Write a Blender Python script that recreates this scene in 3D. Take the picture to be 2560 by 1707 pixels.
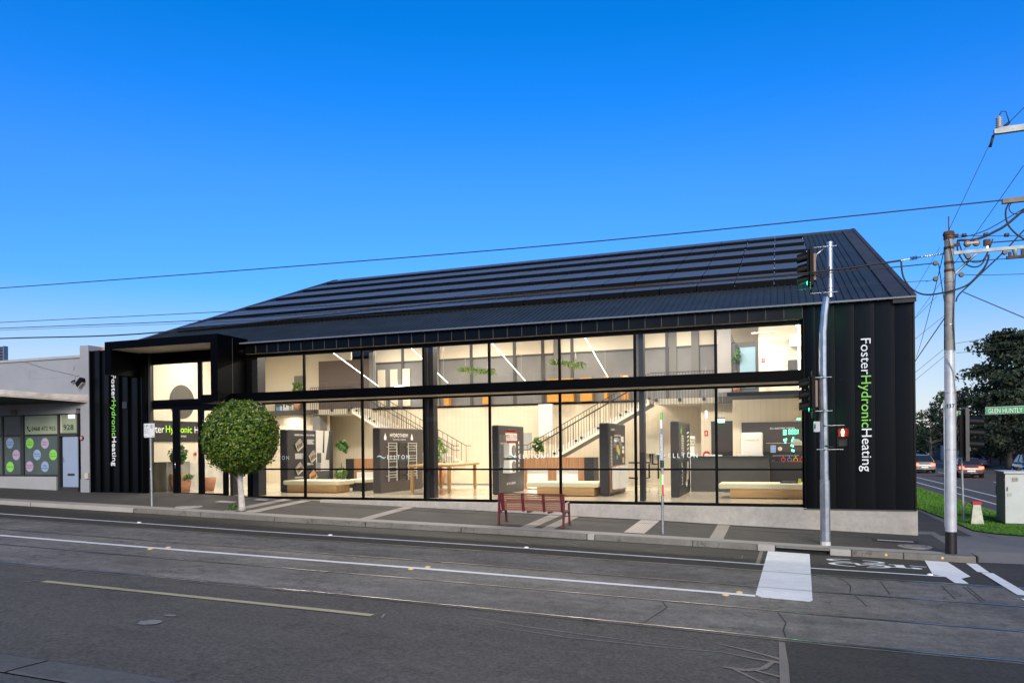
import bpy, math, random
from mathutils import Vector, Matrix
import numpy as np
for o in list(bpy.data.objects): bpy.data.objects.remove(o, do_unlink=True)
SC = bpy.context.scene
COL = SC.collection
R = math.radians
rnd = random.Random(7)

# ------------------------------------------------------------------ camera
cam_d = bpy.data.cameras.new('camera'); cam = bpy.data.objects.new('camera', cam_d); COL.objects.link(cam)
cam_d.sensor_width = 36.0; cam_d.sensor_fit = 'HORIZONTAL'
cam_d.lens = 1855.92 / 2560 * 36.0
cam_d.shift_y = (1116.84 - 853.5) / 2560.0
cam_d.clip_start = 0.1; cam_d.clip_end = 4000
cam.matrix_world = (Matrix.Translation((0, -22, 1.659)) @ Matrix.Rotation(0.346087, 4, 'Z') @
                    Matrix.Rotation(R(90) + 0.0003, 4, 'X') @ Matrix.Rotation(-0.010222, 4, 'Z'))
SC.camera = cam
# ------------------------------------------------------------------ sky, sun, exposure
SUN_EL, SUN_AZ = R(26), R(158)          # behind the camera, soft low light
w = bpy.data.worlds.new('World'); SC.world = w; w.use_nodes = True
nt = w.node_tree; nt.nodes.clear()
def N(t, typ, **kw):
    n = t.nodes.new(typ)
    for k, v in kw.items(): setattr(n, k, v)
    return n
out = N(nt, 'ShaderNodeOutputWorld'); bg = N(nt, 'ShaderNodeBackground')
sky = N(nt, 'ShaderNodeTexSky', sky_type='NISHITA', sun_disc=False, sun_elevation=SUN_EL,
        sun_rotation=SUN_AZ, altitude=50, air_density=1.0, dust_density=0.3, ozone_density=3.0)
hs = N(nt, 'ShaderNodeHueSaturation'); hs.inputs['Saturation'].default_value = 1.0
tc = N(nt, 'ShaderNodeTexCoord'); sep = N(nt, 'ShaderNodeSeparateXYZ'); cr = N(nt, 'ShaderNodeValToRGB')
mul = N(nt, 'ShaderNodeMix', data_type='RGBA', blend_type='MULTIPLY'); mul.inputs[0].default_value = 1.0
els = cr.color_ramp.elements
# dusk sky: paler horizon, deep blue above, bright zenith added unseen to light ground
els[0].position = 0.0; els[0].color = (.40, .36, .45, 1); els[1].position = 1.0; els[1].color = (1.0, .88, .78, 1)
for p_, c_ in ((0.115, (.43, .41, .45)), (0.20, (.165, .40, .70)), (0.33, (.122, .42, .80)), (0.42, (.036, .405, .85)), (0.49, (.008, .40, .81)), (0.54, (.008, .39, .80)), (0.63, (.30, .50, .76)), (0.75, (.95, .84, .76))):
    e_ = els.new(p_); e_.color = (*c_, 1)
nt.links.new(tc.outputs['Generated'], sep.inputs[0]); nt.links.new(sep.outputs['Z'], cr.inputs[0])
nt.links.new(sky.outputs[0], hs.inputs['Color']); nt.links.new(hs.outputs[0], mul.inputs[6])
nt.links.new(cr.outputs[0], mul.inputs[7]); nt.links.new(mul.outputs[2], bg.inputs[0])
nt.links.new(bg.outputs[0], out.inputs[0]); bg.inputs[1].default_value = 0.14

sun_d = bpy.data.lights.new('sun', 'SUN'); sun_d.energy = 2.1; sun_d.angle = R(32); sun_d.color = (1.0, 0.86, 0.62)
sun = bpy.data.objects.new('sun', sun_d); COL.objects.link(sun)
sd = Vector((math.sin(SUN_AZ) * math.cos(SUN_EL), math.cos(SUN_AZ) * math.cos(SUN_EL), math.sin(SUN_EL)))
sun.rotation_euler = sd.to_track_quat('Z', 'Y').to_euler(); sun.location = sd * 60
SC.view_settings.view_transform = 'Standard'; SC.view_settings.look = 'None'
SC.view_settings.gamma = 1.0; SC.view_settings.exposure = 1.0
SC.cycles.max_bounces = 7; SC.cycles.diffuse_bounces = 3; SC.cycles.glossy_bounces = 3
SC.cycles.transparent_max_bounces = 12; SC.cycles.transmission_bounces = 3
SC.cycles.caustics_reflective = False; SC.cycles.caustics_refractive = False
SC.cycles.sample_clamp_indirect = 6.0

# ------------------------------------------------------------------ materials
MATS = {}
def mat(name, color, rough=0.6, metal=0.0, spec=0.5, noise=None, bump=None, emit=None, coord='Object', coat=0.0, alpha=1.0):
    """noise=(scale, amount[, color2]) mottles the colour; bump=(scale, strength)"""
    if name in MATS: return MATS[name]
    m = bpy.data.materials.new(name); m.use_nodes = True; t = m.node_tree
    b = t.nodes['Principled BSDF']
    b.inputs['Base Color'].default_value = (*color, 1); b.inputs['Roughness'].default_value = rough
    b.inputs['Metallic'].default_value = metal; b.inputs['Specular IOR Level'].default_value = spec
    b.inputs['Coat Weight'].default_value = coat
    if alpha < 1: b.inputs['Alpha'].default_value = alpha
    tcn = N(t, 'ShaderNodeTexCoord')
    if noise:
        no = N(t, 'ShaderNodeTexNoise'); no.inputs['Scale'].default_value = noise[0]; no.inputs['Detail'].default_value = 5
        t.links.new(tcn.outputs[coord], no.inputs['Vector'])
        mx = N(t, 'ShaderNodeMix', data_type='RGBA')
        c2 = noise[2] if len(noise) > 2 else tuple(c * (1 - noise[1]) for c in color)
        c1 = color if len(noise) > 2 else tuple(min(1, c * (1 + noise[1])) for c in color)
        mx.inputs[6].default_value = (*c1, 1); mx.inputs[7].default_value = (*c2, 1)
        rp = N(t, 'ShaderNodeMapRange'); rp.inputs[1].default_value = 0.3; rp.inputs[2].default_value = 0.7
        t.links.new(no.outputs[0], rp.inputs[0]); t.links.new(rp.outputs[0], mx.inputs[0])
        t.links.new(mx.outputs[2], b.inputs['Base Color'])
    if bump:
        nb = N(t, 'ShaderNodeTexNoise'); nb.inputs['Scale'].default_value = bump[0]; nb.inputs['Detail'].default_value = 4
        t.links.new(tcn.outputs[coord], nb.inputs['Vector'])
        bn = N(t, 'ShaderNodeBump'); bn.inputs['Strength'].default_value = bump[1]; bn.inputs['Distance'].default_value = 0.02
        t.links.new(nb.outputs[0], bn.inputs['Height']); t.links.new(bn.outputs[0], b.inputs['Normal'])
    if emit:
        b.inputs['Emission Color'].default_value = (*emit[0], 1); b.inputs['Emission Strength'].default_value = emit[1]
    MATS[name] = m
    return m

def ground_mat(name, base, patch=0.25, speck=0.5, rough=0.85, streak=0.0, speck_scale=60, tint=None, worn=0.0):
    """asphalt or concrete: large patches, stretched streaks along the road, aggregate speckle, hairline cracks"""
    m = bpy.data.materials.new(name); m.use_nodes = True; t = m.node_tree; b = t.nodes['Principled BSDF']
    tcn = N(t, 'ShaderNodeTexCoord')
    def noise(scale, detail=5, vec=None, rough_=0.6):
        n = N(t, 'ShaderNodeTexNoise'); n.inputs['Scale'].default_value = scale; n.inputs['Detail'].default_value = detail
        n.inputs['Roughness'].default_value = rough_
        t.links.new(vec or tcn.outputs['Object'], n.inputs['Vector']); return n.outputs[0]
    def math_(op, a, bb):
        n = N(t, 'ShaderNodeMath', operation=op)
        for i, v in enumerate((a, bb)):
            if isinstance(v, (int, float)): n.inputs[i].default_value = v
            else: t.links.new(v, n.inputs[i])
        return n.outputs[0]
    mp = N(t, 'ShaderNodeMapping'); mp.inputs['Scale'].default_value = (0.12, 1.0, 1.0)
    t.links.new(tcn.outputs['Object'], mp.inputs['Vector'])
    big = noise(0.55, 6); st = noise(2.2, 6, mp.outputs[0], 0.65); sp = noise(speck_scale, 2, None, 0.8)
    mr_ = N(t, 'ShaderNodeMapRange'); mr_.inputs[1].default_value = .32; mr_.inputs[2].default_value = .68; t.links.new(sp, mr_.inputs[0]); spn = mr_.outputs[0]
    mid = noise(4.5, 8, None, 0.75)
    mm = N(t, 'ShaderNodeMapRange'); mm.inputs[1].default_value = .3; mm.inputs[2].default_value = .7; mm.inputs[3].default_value = 1 - patch * .55; mm.inputs[4].default_value = 1 + patch * .55; t.links.new(mid, mm.inputs[0])
    v1 = math_('MULTIPLY_ADD', big, 2 * patch); v1.node.inputs[2].default_value = 1 - patch; v1 = math_('MULTIPLY', v1, mm.outputs[0])
    v2 = math_('MULTIPLY_ADD', st, 2 * streak); v2.node.inputs[2].default_value = 1 - streak
    v3 = math_('MULTIPLY_ADD', spn, speck * .8); v3.node.inputs[2].default_value = 1 - speck * .4
    v = math_('MULTIPLY', math_('MULTIPLY', v1, v2), v3)
    vo = N(t, 'ShaderNodeTexVoronoi', feature='DISTANCE_TO_EDGE'); vo.inputs['Scale'].default_value = 0.23
    wv = N(t, 'ShaderNodeVectorMath', operation='ADD'); nn = N(t, 'ShaderNodeTexNoise'); nn.inputs['Scale'].default_value = 1.7; nn.inputs['Detail'].default_value = 6
    t.links.new(tcn.outputs['Object'], nn.inputs['Vector'])
    sc = N(t, 'ShaderNodeVectorMath', operation='SCALE'); sc.inputs['Scale'].default_value = 1.6
    t.links.new(nn.outputs['Color'], sc.inputs[0]); t.links.new(sc.outputs[0], wv.inputs[0]); t.links.new(tcn.outputs['Object'], wv.inputs[1])
    t.links.new(wv.outputs[0], vo.inputs['Vector'])
    crk = N(t, 'ShaderNodeMapRange'); crk.inputs[1].default_value = 0.0; crk.inputs[2].default_value = 0.006
    crk.inputs[3].default_value = 1 - worn; crk.inputs[4].default_value = 1.0
    t.links.new(vo.outputs['Distance'], crk.inputs[0])
    v = math_('MULTIPLY', v, crk.outputs[0])
    cm = N(t, 'ShaderNodeVectorMath', operation='SCALE'); cm.inputs[0].default_value = base
    t.links.new(v, cm.inputs['Scale']); t.links.new(cm.outputs[0], b.inputs['Base Color'])
    rr = math_('MULTIPLY_ADD', st, -0.25); rr.node.inputs[2].default_value = rough + 0.1
    t.links.new(rr, b.inputs['Roughness']); b.inputs['Specular IOR Level'].default_value = 0.22
    bp = N(t, 'ShaderNodeBump'); bp.inputs['Strength'].default_value = 0.35; bp.inputs['Distance'].default_value = 0.012
    t.links.new(sp, bp.inputs['Height']); t.links.new(bp.outputs[0], b.inputs['Normal'])
    MATS[name] = m
    return m

def leaf_mat(name, c1, c2, c3, scale=14.0, rough=0.45, trans=0.25):
    m = bpy.data.materials.new(name); m.use_nodes = True; t = m.node_tree; b = t.nodes['Principled BSDF']
    tcn = N(t, 'ShaderNodeTexCoord'); vo = N(t, 'ShaderNodeTexVoronoi'); vo.inputs['Scale'].default_value = scale
    t.links.new(tcn.outputs['Object'], vo.inputs['Vector'])
    sp = N(t, 'ShaderNodeSeparateColor'); t.links.new(vo.outputs['Color'], sp.inputs[0])
    r = N(t, 'ShaderNodeValToRGB'); t.links.new(sp.outputs[0], r.inputs[0])
    e = r.color_ramp.elements; e[0].color = (*c1, 1); e[1].color = (*c3, 1); e[1].position = 1.0
    k = e.new(0.6); k.color = (*c2, 1)
    t.links.new(r.outputs[0], b.inputs['Base Color']); b.inputs['Roughness'].default_value = rough
    b.inputs['Specular IOR Level'].default_value = 0.4
    tr = N(t, 'ShaderNodeBsdfTranslucent'); t.links.new(r.outputs[0], tr.inputs[0])
    mx = N(t, 'ShaderNodeMixShader'); mx.inputs[0].default_value = trans
    t.links.new(b.outputs[0], mx.inputs[1]); t.links.new(tr.outputs[0], mx.inputs[2])
    t.links.new(mx.outputs[0], t.nodes['Material Output'].inputs[0])
    MATS[name] = m; return m

def glass_mat(name, tint=(0.93, 0.95, 0.95), ior=1.5, mul_=1.0, rough=0.0):
    m = bpy.data.materials.new(name); m.use_nodes = True; t = m.node_tree; t.nodes.clear()
    o = N(t, 'ShaderNodeOutputMaterial'); tr = N(t, 'ShaderNodeBsdfTransparent'); gl = N(t, 'ShaderNodeBsdfGlossy')
    tr.inputs[0].default_value = (*tint, 1); gl.inputs['Roughness'].default_value = rough
    fr = N(t, 'ShaderNodeFresnel'); fr.inputs[0].default_value = ior
    ml = N(t, 'ShaderNodeMath', operation='MULTIPLY'); ml.inputs[1].default_value = mul_
    mx = N(t, 'ShaderNodeMixShader')
    t.links.new(fr.outputs[0], ml.inputs[0]); t.links.new(ml.outputs[0], mx.inputs[0])
    t.links.new(tr.outputs[0], mx.inputs[1]); t.links.new(gl.outputs[0], mx.inputs[2]); t.links.new(mx.outputs[0], o.inputs[0])
    MATS[name] = m; return m

def lined_mat(name, color, dark, pitch, axis='X', rough=0.6, width=0.08, spec=0.4, noise_amt=0.06, metal=0.0):
    """vertical board / groove lines at a fixed pitch"""
    m = bpy.data.materials.new(name); m.use_nodes = True; t = m.node_tree; b = t.nodes['Principled BSDF']
    tcn = N(t, 'ShaderNodeTexCoord'); sp = N(t, 'ShaderNodeSeparateXYZ'); t.links.new(tcn.outputs['Object'], sp.inputs[0])
    d = N(t, 'ShaderNodeMath', operation='DIVIDE'); d.inputs[1].default_value = pitch; t.links.new(sp.outputs[axis], d.inputs[0])
    fr = N(t, 'ShaderNodeMath', operation='FRACT'); t.links.new(d.outputs[0], fr.inputs[0])
    lt = N(t, 'ShaderNodeMath', operation='LESS_THAN'); lt.inputs[1].default_value = width; t.links.new(fr.outputs[0], lt.inputs[0])
    mx = N(t, 'ShaderNodeMix', data_type='RGBA'); mx.inputs[6].default_value = (*color, 1); mx.inputs[7].default_value = (*dark, 1)
    t.links.new(lt.outputs[0], mx.inputs[0])
    no = N(t, 'ShaderNodeTexNoise'); no.inputs['Scale'].default_value = 1.5; no.inputs['Detail'].default_value = 6
    t.links.new(tcn.outputs['Object'], no.inputs['Vector'])
    mr = N(t, 'ShaderNodeMapRange'); mr.inputs[3].default_value = 1 - noise_amt; mr.inputs[4].default_value = 1 + noise_amt
    t.links.new(no.outputs[0], mr.inputs[0])
    sc = N(t, 'ShaderNodeVectorMath', operation='SCALE'); t.links.new(mx.outputs[2], sc.inputs[0]); t.links.new(mr.outputs[0], sc.inputs['Scale'])
    t.links.new(sc.outputs[0], b.inputs['Base Color']); b.inputs['Roughness'].default_value = rough; b.inputs['Specular IOR Level'].default_value = spec
    b.inputs['Metallic'].default_value = metal
    MATS[name] = m; return m

def wood_mat(name, c1, c2, axis_scale=(8, 8, 0.6), rough=0.45):
    m = bpy.data.materials.new(name); m.use_nodes = True; t = m.node_tree; b = t.nodes['Principled BSDF']
    tcn = N(t, 'ShaderNodeTexCoord'); mp = N(t, 'ShaderNodeMapping'); mp.inputs['Scale'].default_value = axis_scale
    t.links.new(tcn.outputs['Object'], mp.inputs['Vector'])
    no = N(t, 'ShaderNodeTexNoise'); no.inputs['Scale'].default_value = 2.0; no.inputs['Detail'].default_value = 6
    t.links.new(mp.outputs[0], no.inputs['Vector'])
    mx = N(t, 'ShaderNodeMix', data_type='RGBA'); mx.inputs[6].default_value = (*c1, 1); mx.inputs[7].default_value = (*c2, 1)
    mr = N(t, 'ShaderNodeMapRange'); mr.inputs[1].default_value = 0.35; mr.inputs[2].default_value = 0.65
    t.links.new(no.outputs[0], mr.inputs[0]); t.links.new(mr.outputs[0], mx.inputs[0]); t.links.new(mx.outputs[2], b.inputs['Base Color'])
    b.inputs['Roughness'].default_value = rough
    MATS[name] = m; return m

# ------------------------------------------------------------------ mesh builder
def link(o, parent=None):
    COL.objects.link(o)
    if parent is not None:
        o.parent = parent; o.matrix_parent_inverse = Matrix.Translation(-Vector(parent.location)) if parent.type == 'EMPTY' else parent.matrix_parent_inverse
    return o
class MB:
    def __init__(s): s.v = []; s.f = []; s.m = []; s.mats = []; s.smooth = []
    def mi(s, m):
        if m not in s.mats: s.mats.append(m)
        return s.mats.index(m)
    def add(s, vs, fs, m, smooth=False):
        b = len(s.v); k = s.mi(m); s.v += [tuple(p) for p in vs]
        for f in fs: s.f.append([b + i for i in f]); s.m.append(k); s.smooth.append(smooth)
        return s
    def quad(s, a, b, c, d, m): return s.add([a, b, c, d], [(0, 1, 2, 3)], m)
    def poly(s, pts, m): return s.add(pts, [tuple(range(len(pts)))], m)
    def box(s, x0, x1, y0, y1, z0, z1, m):
        if x0 > x1: x0, x1 = x1, x0
        if y0 > y1: y0, y1 = y1, y0
        if z0 > z1: z0, z1 = z1, z0
        return s.add([(x0, y0, z0), (x1, y0, z0), (x1, y1, z0), (x0, y1, z0), (x0, y0, z1), (x1, y0, z1), (x1, y1, z1), (x0, y1, z1)],
                     [(0, 3, 2, 1), (4, 5, 6, 7), (0, 1, 5, 4), (1, 2, 6, 5), (2, 3, 7, 6), (3, 0, 4, 7)], m)
    def bbox(s, x0, x1, y0, y1, z0, z1, m, c=0.01):
        """box with chamfered vertical and top edges"""
        c = min(c, abs(x1 - x0) / 3, abs(y1 - y0) / 3, abs(z1 - z0) / 3)
        pts = [(x0 + c, y0), (x1 - c, y0), (x1, y0 + c), (x1, y1 - c), (x1 - c, y1), (x0 + c, y1), (x0, y1 - c), (x0, y0 + c)]
        cx, cy = (x0 + x1) / 2, (y0 + y1) / 2
        def ins(p, k): return (cx + (p[0] - cx) * (1 - 2 * k / abs(x1 - x0)), cy + (p[1] - cy) * (1 - 2 * k / abs(y1 - y0)))
        v = [(*ins(p, c), z0) for p in pts] + [(*p, z0 + c) for p in pts] + [(*p, z1 - c) for p in pts] + [(*ins(p, c), z1) for p in pts]
        f = [tuple(range(7, -1, -1)), tuple(range(24, 32))]
        for r in range(3):
            for i in range(8): j = (i + 1) % 8; f.append((r * 8 + i, r * 8 + j, r * 8 + 8 + j, r * 8 + 8 + i))
        return s.add(v, f, m)
    def cyl(s, p0, p1, r0, m, r1=None, n=16, caps=True, smooth=True):
        if r1 is None: r1 = r0
        p0 = Vector(p0); p1 = Vector(p1); d = (p1 - p0).normalized()
        a = d.orthogonal().normalized(); b = d.cross(a)
        v = []
        for p, r in ((p0, r0), (p1, r1)):
            for i in range(n):
                t = 2 * math.pi * i / n; v.append(p + (a * math.cos(t) + b * math.sin(t)) * r)
        s.add(v, [(i, (i + 1) % n, n + (i + 1) % n, n + i) for i in range(n)], m, smooth)
        if caps:
            s.add(v[:n], [tuple(range(n - 1, -1, -1))], m); s.add(v[n:], [tuple(range(n))], m)
        return s
    def tube(s, pts, r, m, n=8, smooth=True):
        pts = [Vector(p) for p in pts]; v = []
        rs = r if isinstance(r, (list, tuple)) else [r] * len(pts)
        up = None
        for i, p in enumerate(pts):
            d = (pts[min(i + 1, len(pts) - 1)] - pts[max(i - 1, 0)]).normalized()
            if up is None: a = d.orthogonal().normalized()
            else: a = (up - d * up.dot(d)).normalized()
            up = a; b = d.cross(a)
            for k in range(n):
                t = 2 * math.pi * k / n; v.append(p + (a * math.cos(t) + b * math.sin(t)) * rs[i])
        f = []
        for i in range(len(pts) - 1):
            for k in range(n): f.append((i * n + k, i * n + (k + 1) % n, (i + 1) * n + (k + 1) % n, (i + 1) * n + k))
        f.append(tuple(range(n - 1, -1, -1))); f.append(tuple(range((len(pts) - 1) * n, len(pts) * n)))
        return s.add(v, f, m, smooth)
    def lathe(s, prof, c, m, n=20, smooth=True, capb=True, capt=False):
        """prof: (r, z) list, c: centre x,y,z"""
        v = []
        for r, z in prof:
            for k in range(n):
                t = 2 * math.pi * k / n; v.append((c[0] + r * math.cos(t), c[1] + r * math.sin(t), c[2] + z))
        f = []
        for i in range(len(prof) - 1):
            for k in range(n): f.append((i * n + k, i * n + (k + 1) % n, (i + 1) * n + (k + 1) % n, (i + 1) * n + k))
        if capb: f.append(tuple(range(n - 1, -1, -1)))
        if capt: f.append(tuple(range((len(prof) - 1) * n, len(prof) * n)))
        return s.add(v, f, m, smooth)
    def ball(s, c, r, m, n=12, sc=(1, 1, 1)):
        v = []; f = []
        for i in range(n + 1):
            ph = math.pi * i / n
            for k in range(n * 2):
                t = math.pi * k / n
                v.append((c[0] + r * sc[0] * math.sin(ph) * math.cos(t), c[1] + r * sc[1] * math.sin(ph) * math.sin(t), c[2] + r * sc[2] * math.cos(ph)))
        q = n * 2
        for i in range(n):
            for k in range(q): f.append((i * q + k, (i + 1) * q + k, (i + 1) * q + (k + 1) % q, i * q + (k + 1) % q))
        return s.add(v, f, m, True)
    def extrude(s, pts, vec, m):
        """planar polygon pts extruded by vec"""
        n = len(pts); vec = Vector(vec); a = [Vector(p) for p in pts]; b = [p + vec for p in a]
        return s.add(a + b, [tuple(range(n - 1, -1, -1)), tuple(range(n, 2 * n))] + [(i, (i + 1) % n, n + (i + 1) % n, n + i) for i in range(n)], m)
    def disc(s, c, r, U, V, m, n=28, off=0.0, r_in=0.0, rv=None):
        c = Vector(c); U = Vector(U); V = Vector(V); rv = rv or r
        o = [c + U * r * math.cos(2 * math.pi * i / n) + V * rv * math.sin(2 * math.pi * i / n) for i in range(n)]
        if r_in <= 0: return s.poly(o, m)
        k = r_in / r
        i_ = [c + (p - c) * k for p in o]
        return s.add(o + i_, [(i, (i + 1) % n, n + (i + 1) % n, n + i) for i in range(n)], m)
    def text(s, txt, o, U, V, width, height, m, ext=0.0, fit='both', align='l'):
        """letters fitted in a box: o = lower left corner, U/V unit directions"""
        vs, fs, (x0, x1, y0, y1) = glyphs(txt, ext > 0)
        o = Vector(o); U = Vector(U); V = Vector(V); W = U.cross(V)
        sy = height / (y1 - y0); sx = width / (x1 - x0) if fit == 'both' else sy
        dx = 0
        if fit != 'both' and align == 'c': dx = (width - (x1 - x0) * sx) / 2
        pts = [o + U * (dx + (p[0] - x0) * sx) + V * ((p[1] - y0) * sy) + W * (p[2] * ext) for p in vs]
        return s.add(pts, fs, m)
    def build(s, name, parent=None, loc=None):
        me = bpy.data.meshes.new(name)
        o = bpy.data.objects.new(name, me)
        off = Vector((0, 0, 0))
        if loc is not None: off = Vector(loc)
        elif parent is None:
            a = np.array([tuple(p) for p in s.v]); off = Vector(((a[:, 0].min() + a[:, 0].max()) / 2, (a[:, 1].min() + a[:, 1].max()) / 2, a[:, 2].min()))
        else:
            off = WORLD.get(parent.name, Vector((0, 0, 0)))
        me.from_pydata([tuple(Vector(p) - off) for p in s.v], [], s.f)
        for m in s.mats: me.materials.append(m)
        me.polygons.foreach_set('material_index', s.m); me.polygons.foreach_set('use_smooth', s.smooth)
        me.update()
        COL.objects.link(o)
        if parent is not None: o.parent = parent
        else: o.location = off
        WORLD[o.name] = off
        return o
WORLD = {}
_GL = {}
def glyphs(txt, thick=False):
    key = (txt, thick)
    if key in _GL: return _GL[key]
    cu = bpy.data.curves.new('lettering', 'FONT'); cu.body = txt; cu.size = 1.0; cu.resolution_u = 3
    if thick: cu.extrude = 0.5
    ob = bpy.data.objects.new('lettering', cu); COL.objects.link(ob)
    dg = bpy.context.evaluated_depsgraph_get(); dg.update()
    me = bpy.data.meshes.new_from_object(ob.evaluated_get(dg))
    vs = [tuple(v.co) for v in me.vertices]; fs = [tuple(p.vertices) for p in me.polygons]
    xs = [v[0] for v in vs]; ys = [v[1] for v in vs]
    bpy.data.objects.remove(ob); bpy.data.meshes.remove(me); bpy.data.curves.remove(cu)
    _GL[key] = (vs, fs, (min(xs), max(xs), min(ys), max(ys)))
    return _GL[key]
def tag(o, label=None, cat=None, group=None, kind=None):
    if label: o['label'] = label
    if cat: o['category'] = cat
    if group: o['group'] = group
    if kind: o['kind'] = kind
    return o
def thing(name, loc, label, cat, group=None):
    o = bpy.data.objects.new(name, None); COL.objects.link(o); o.location = loc; o.empty_display_size = 0.3
    WORLD[o.name] = Vector(loc)
    return tag(o, label, cat, group)
def copy_tree(o, parent=None):
    c = o.copy(); COL.objects.link(c)
    if parent is not None: c.parent = parent
    for ch in list(o.children): copy_tree(ch, c)
    return c
def place(o, loc, label, rot=None):
    c = copy_tree(o); c.location = loc; c['label'] = label
    if rot is not None: c.rotation_euler = rot
    return c
X_, Y_, Z_ = (1, 0, 0), (0, 1, 0), (0, 0, 1)

# colours
black = mat('black_steel', (0.0009, 0.0010, 0.0014), 0.45, 0.0, 0.06, noise=(3, 0.25))
frame = mat('black_frame', (0.0015, 0.0015, 0.002), 0.4, 0, 0.12)
clad = mat('black_cladding', (0.0014, 0.0018, 0.0026), 0.32, 0.0, 0.22, noise=(1.5, 0.2), bump=(2.5, 0.05))
soffit = mat('pale_soffit', (0.50, 0.45, 0.37), 0.7, noise=(2, 0.06))
roofm = mat('dark_roof_sheet', (0.020, 0.029, 0.041), 0.55, 0.0, 0.16, noise=(1.2, 0.2))
flash = mat('roof_flashing', (0.036, 0.038, 0.045), 0.55, 0.0, 0.16, noise=(0.9, 0.25))
pvm = mat('solar_glass', (0.066, 0.078, 0.100), 0.42, 0.0, 0.22)
pvf = mat('solar_frame_shade', (0.0015, 0.0015, 0.002), 0.7, 0, 0.1)
glass = glass_mat('window_glass', (0.90, 0.92, 0.92), 1.5, 1.15)
cream = lined_mat('cream_lining', (0.74, 0.66, 0.52), (0.60, 0.53, 0.41), 0.22, 'X', 0.7, 0.05, 0.3, 0.03)
cream_y = lined_mat('cream_lining_side', (0.74, 0.67, 0.54), (0.66, 0.59, 0.47), 0.30, 'Y', 0.7, 0.03, 0.3, 0.03)
creamp = mat('cream_plaster', (0.76, 0.69, 0.56), 0.8, noise=(0.8, 0.03))
floorm = mat('polished_floor', (0.60, 0.54, 0.43), 0.14, 0, 0.5, noise=(0.5, 0.05))
charc = mat('charcoal_panel', (0.030, 0.030, 0.034), 0.4, noise=(2, 0.15))
charc2 = mat('charcoal_light', (0.070, 0.068, 0.070), 0.5, noise=(2, 0.1))
greywall = mat('grey_wall', (0.20, 0.20, 0.205), 0.6, noise=(0.7, 0.12))
oak = wood_mat('oak', (0.52, 0.30, 0.13), (0.40, 0.22, 0.09), (9, 9, 0.7))
oakh = wood_mat('oak_horizontal', (0.55, 0.34, 0.15), (0.44, 0.26, 0.11), (0.7, 9, 9))
walnut = wood_mat('walnut_veneer', (0.42, 0.23, 0.12), (0.27, 0.13, 0.06), (10, 10, 0.6))
white = mat('white_paint', (0.80, 0.79, 0.76), 0.5)
upholst = mat('cream_upholstery', (0.66, 0.63, 0.48), 0.85, noise=(30, 0.06), bump=(200, 0.1))
marble = mat('marble', (0.62, 0.60, 0.55), 0.25, noise=(1.8, 0.0, (0.40, 0.39, 0.36)))
terra = mat('terracotta', (0.36, 0.17, 0.09), 0.8, noise=(6, 0.18))
soil = mat('soil', (0.03, 0.02, 0.015), 0.95)
orangep = mat('orange_joinery', (0.55, 0.27, 0.05), 0.5, noise=(5, 0.08))
steel = mat('steel', (0.55, 0.55, 0.56), 0.3, 1.0)
chrome = mat('chrome', (0.75, 0.75, 0.76), 0.15, 1.0)
txtw = mat('white_letters', (0.85, 0.85, 0.85), 0.5, emit=((1, 1, 1), 0.12))
decal = mat('white_vinyl', (0.85, 0.88, 0.90), 0.6)
teal = mat('teal_vinyl', (0.02, 0.26, 0.30), 0.5)
greenl = mat('lime_letters', (0.22, 0.62, 0.08), 0.5)
whitel = mat('letter_white', (0.80, 0.82, 0.85), 0.5)
red = mat('red_paint', (0.55, 0.02, 0.02), 0.5)
galv = mat('galvanised_steel', (0.42, 0.45, 0.49), 0.38, 0.85, noise=(5, 0.22), bump=(25, 0.05))
galvd = mat('dull_galvanised', (0.33, 0.36, 0.37), 0.6, 0.3, noise=(7, 0.2))
rubber = mat('black_rubber', (0.012, 0.012, 0.014), 0.6)
hood_b = mat('signal_black', (0.003, 0.0035, 0.004), 0.5, 0, 0.15, noise=(6, 0.2))
conc = ground_mat('plinth_concrete', (0.36, 0.335, 0.31), 0.32, 0.10, 0.8, 0.0, 30)
asph = ground_mat('road_asphalt', (0.083, 0.075, 0.064), 0.26, 0.95, 0.80, 0.12, 20, worn=0.35)
asphd = ground_mat('new_asphalt', (0.045, 0.041, 0.035), 0.18, 0.85, 0.82, 0.08, 20, worn=0.1)
track = ground_mat('track_concrete', (0.134, 0.122, 0.108), 0.75, 0.65, 0.72, 0.38, 24, worn=0.6)
pavem = ground_mat('footpath_asphalt', (0.062, 0.057, 0.053), 0.22, 0.30, 0.85, 0.08, 40, worn=0.25)
kerbm = ground_mat('kerb_concrete', (0.155, 0.145, 0.132), 0.35, 0.16, 0.82, 0.15, 30, worn=0.5)
kerbl = ground_mat('kerb_concrete_light', (0.33, 0.31, 0.29), 0.15, 0.08, 0.82, 0.05, 30)
stripm = ground_mat('strip_concrete', (0.27, 0.245, 0.22), 0.12, 0.08, 0.82, 0.0, 30)
pathc = ground_mat('path_concrete', (0.155, 0.15, 0.15), 0.16, 0.12, 0.82, 0.0, 30)
paint = ground_mat('road_paint_white', (0.68, 0.67, 0.68), 0.14, 0.16, 0.6, 0.10, 40, worn=0.2)
painty = ground_mat('road_paint_yellow', (0.36, 0.32, 0.19), 0.10, 0.14, 0.6, 0.10, 40, worn=0.3)
sealm = ground_mat('crack_sealant', (0.19, 0.165, 0.14), 0.2, 0.2, 0.8, 0.0, 30)
chalk = ground_mat('faded_chalk', (0.20, 0.195, 0.19), 0.3, 0.4, 0.8, 0.0, 30)
tactile = mat('tactile_paving', (0.50, 0.43, 0.39), 0.8, noise=(12, 0.08))
railm = mat('tram_rail', (0.50, 0.46, 0.41), 0.30, 1.0, noise=(2, 0.25))
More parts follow.
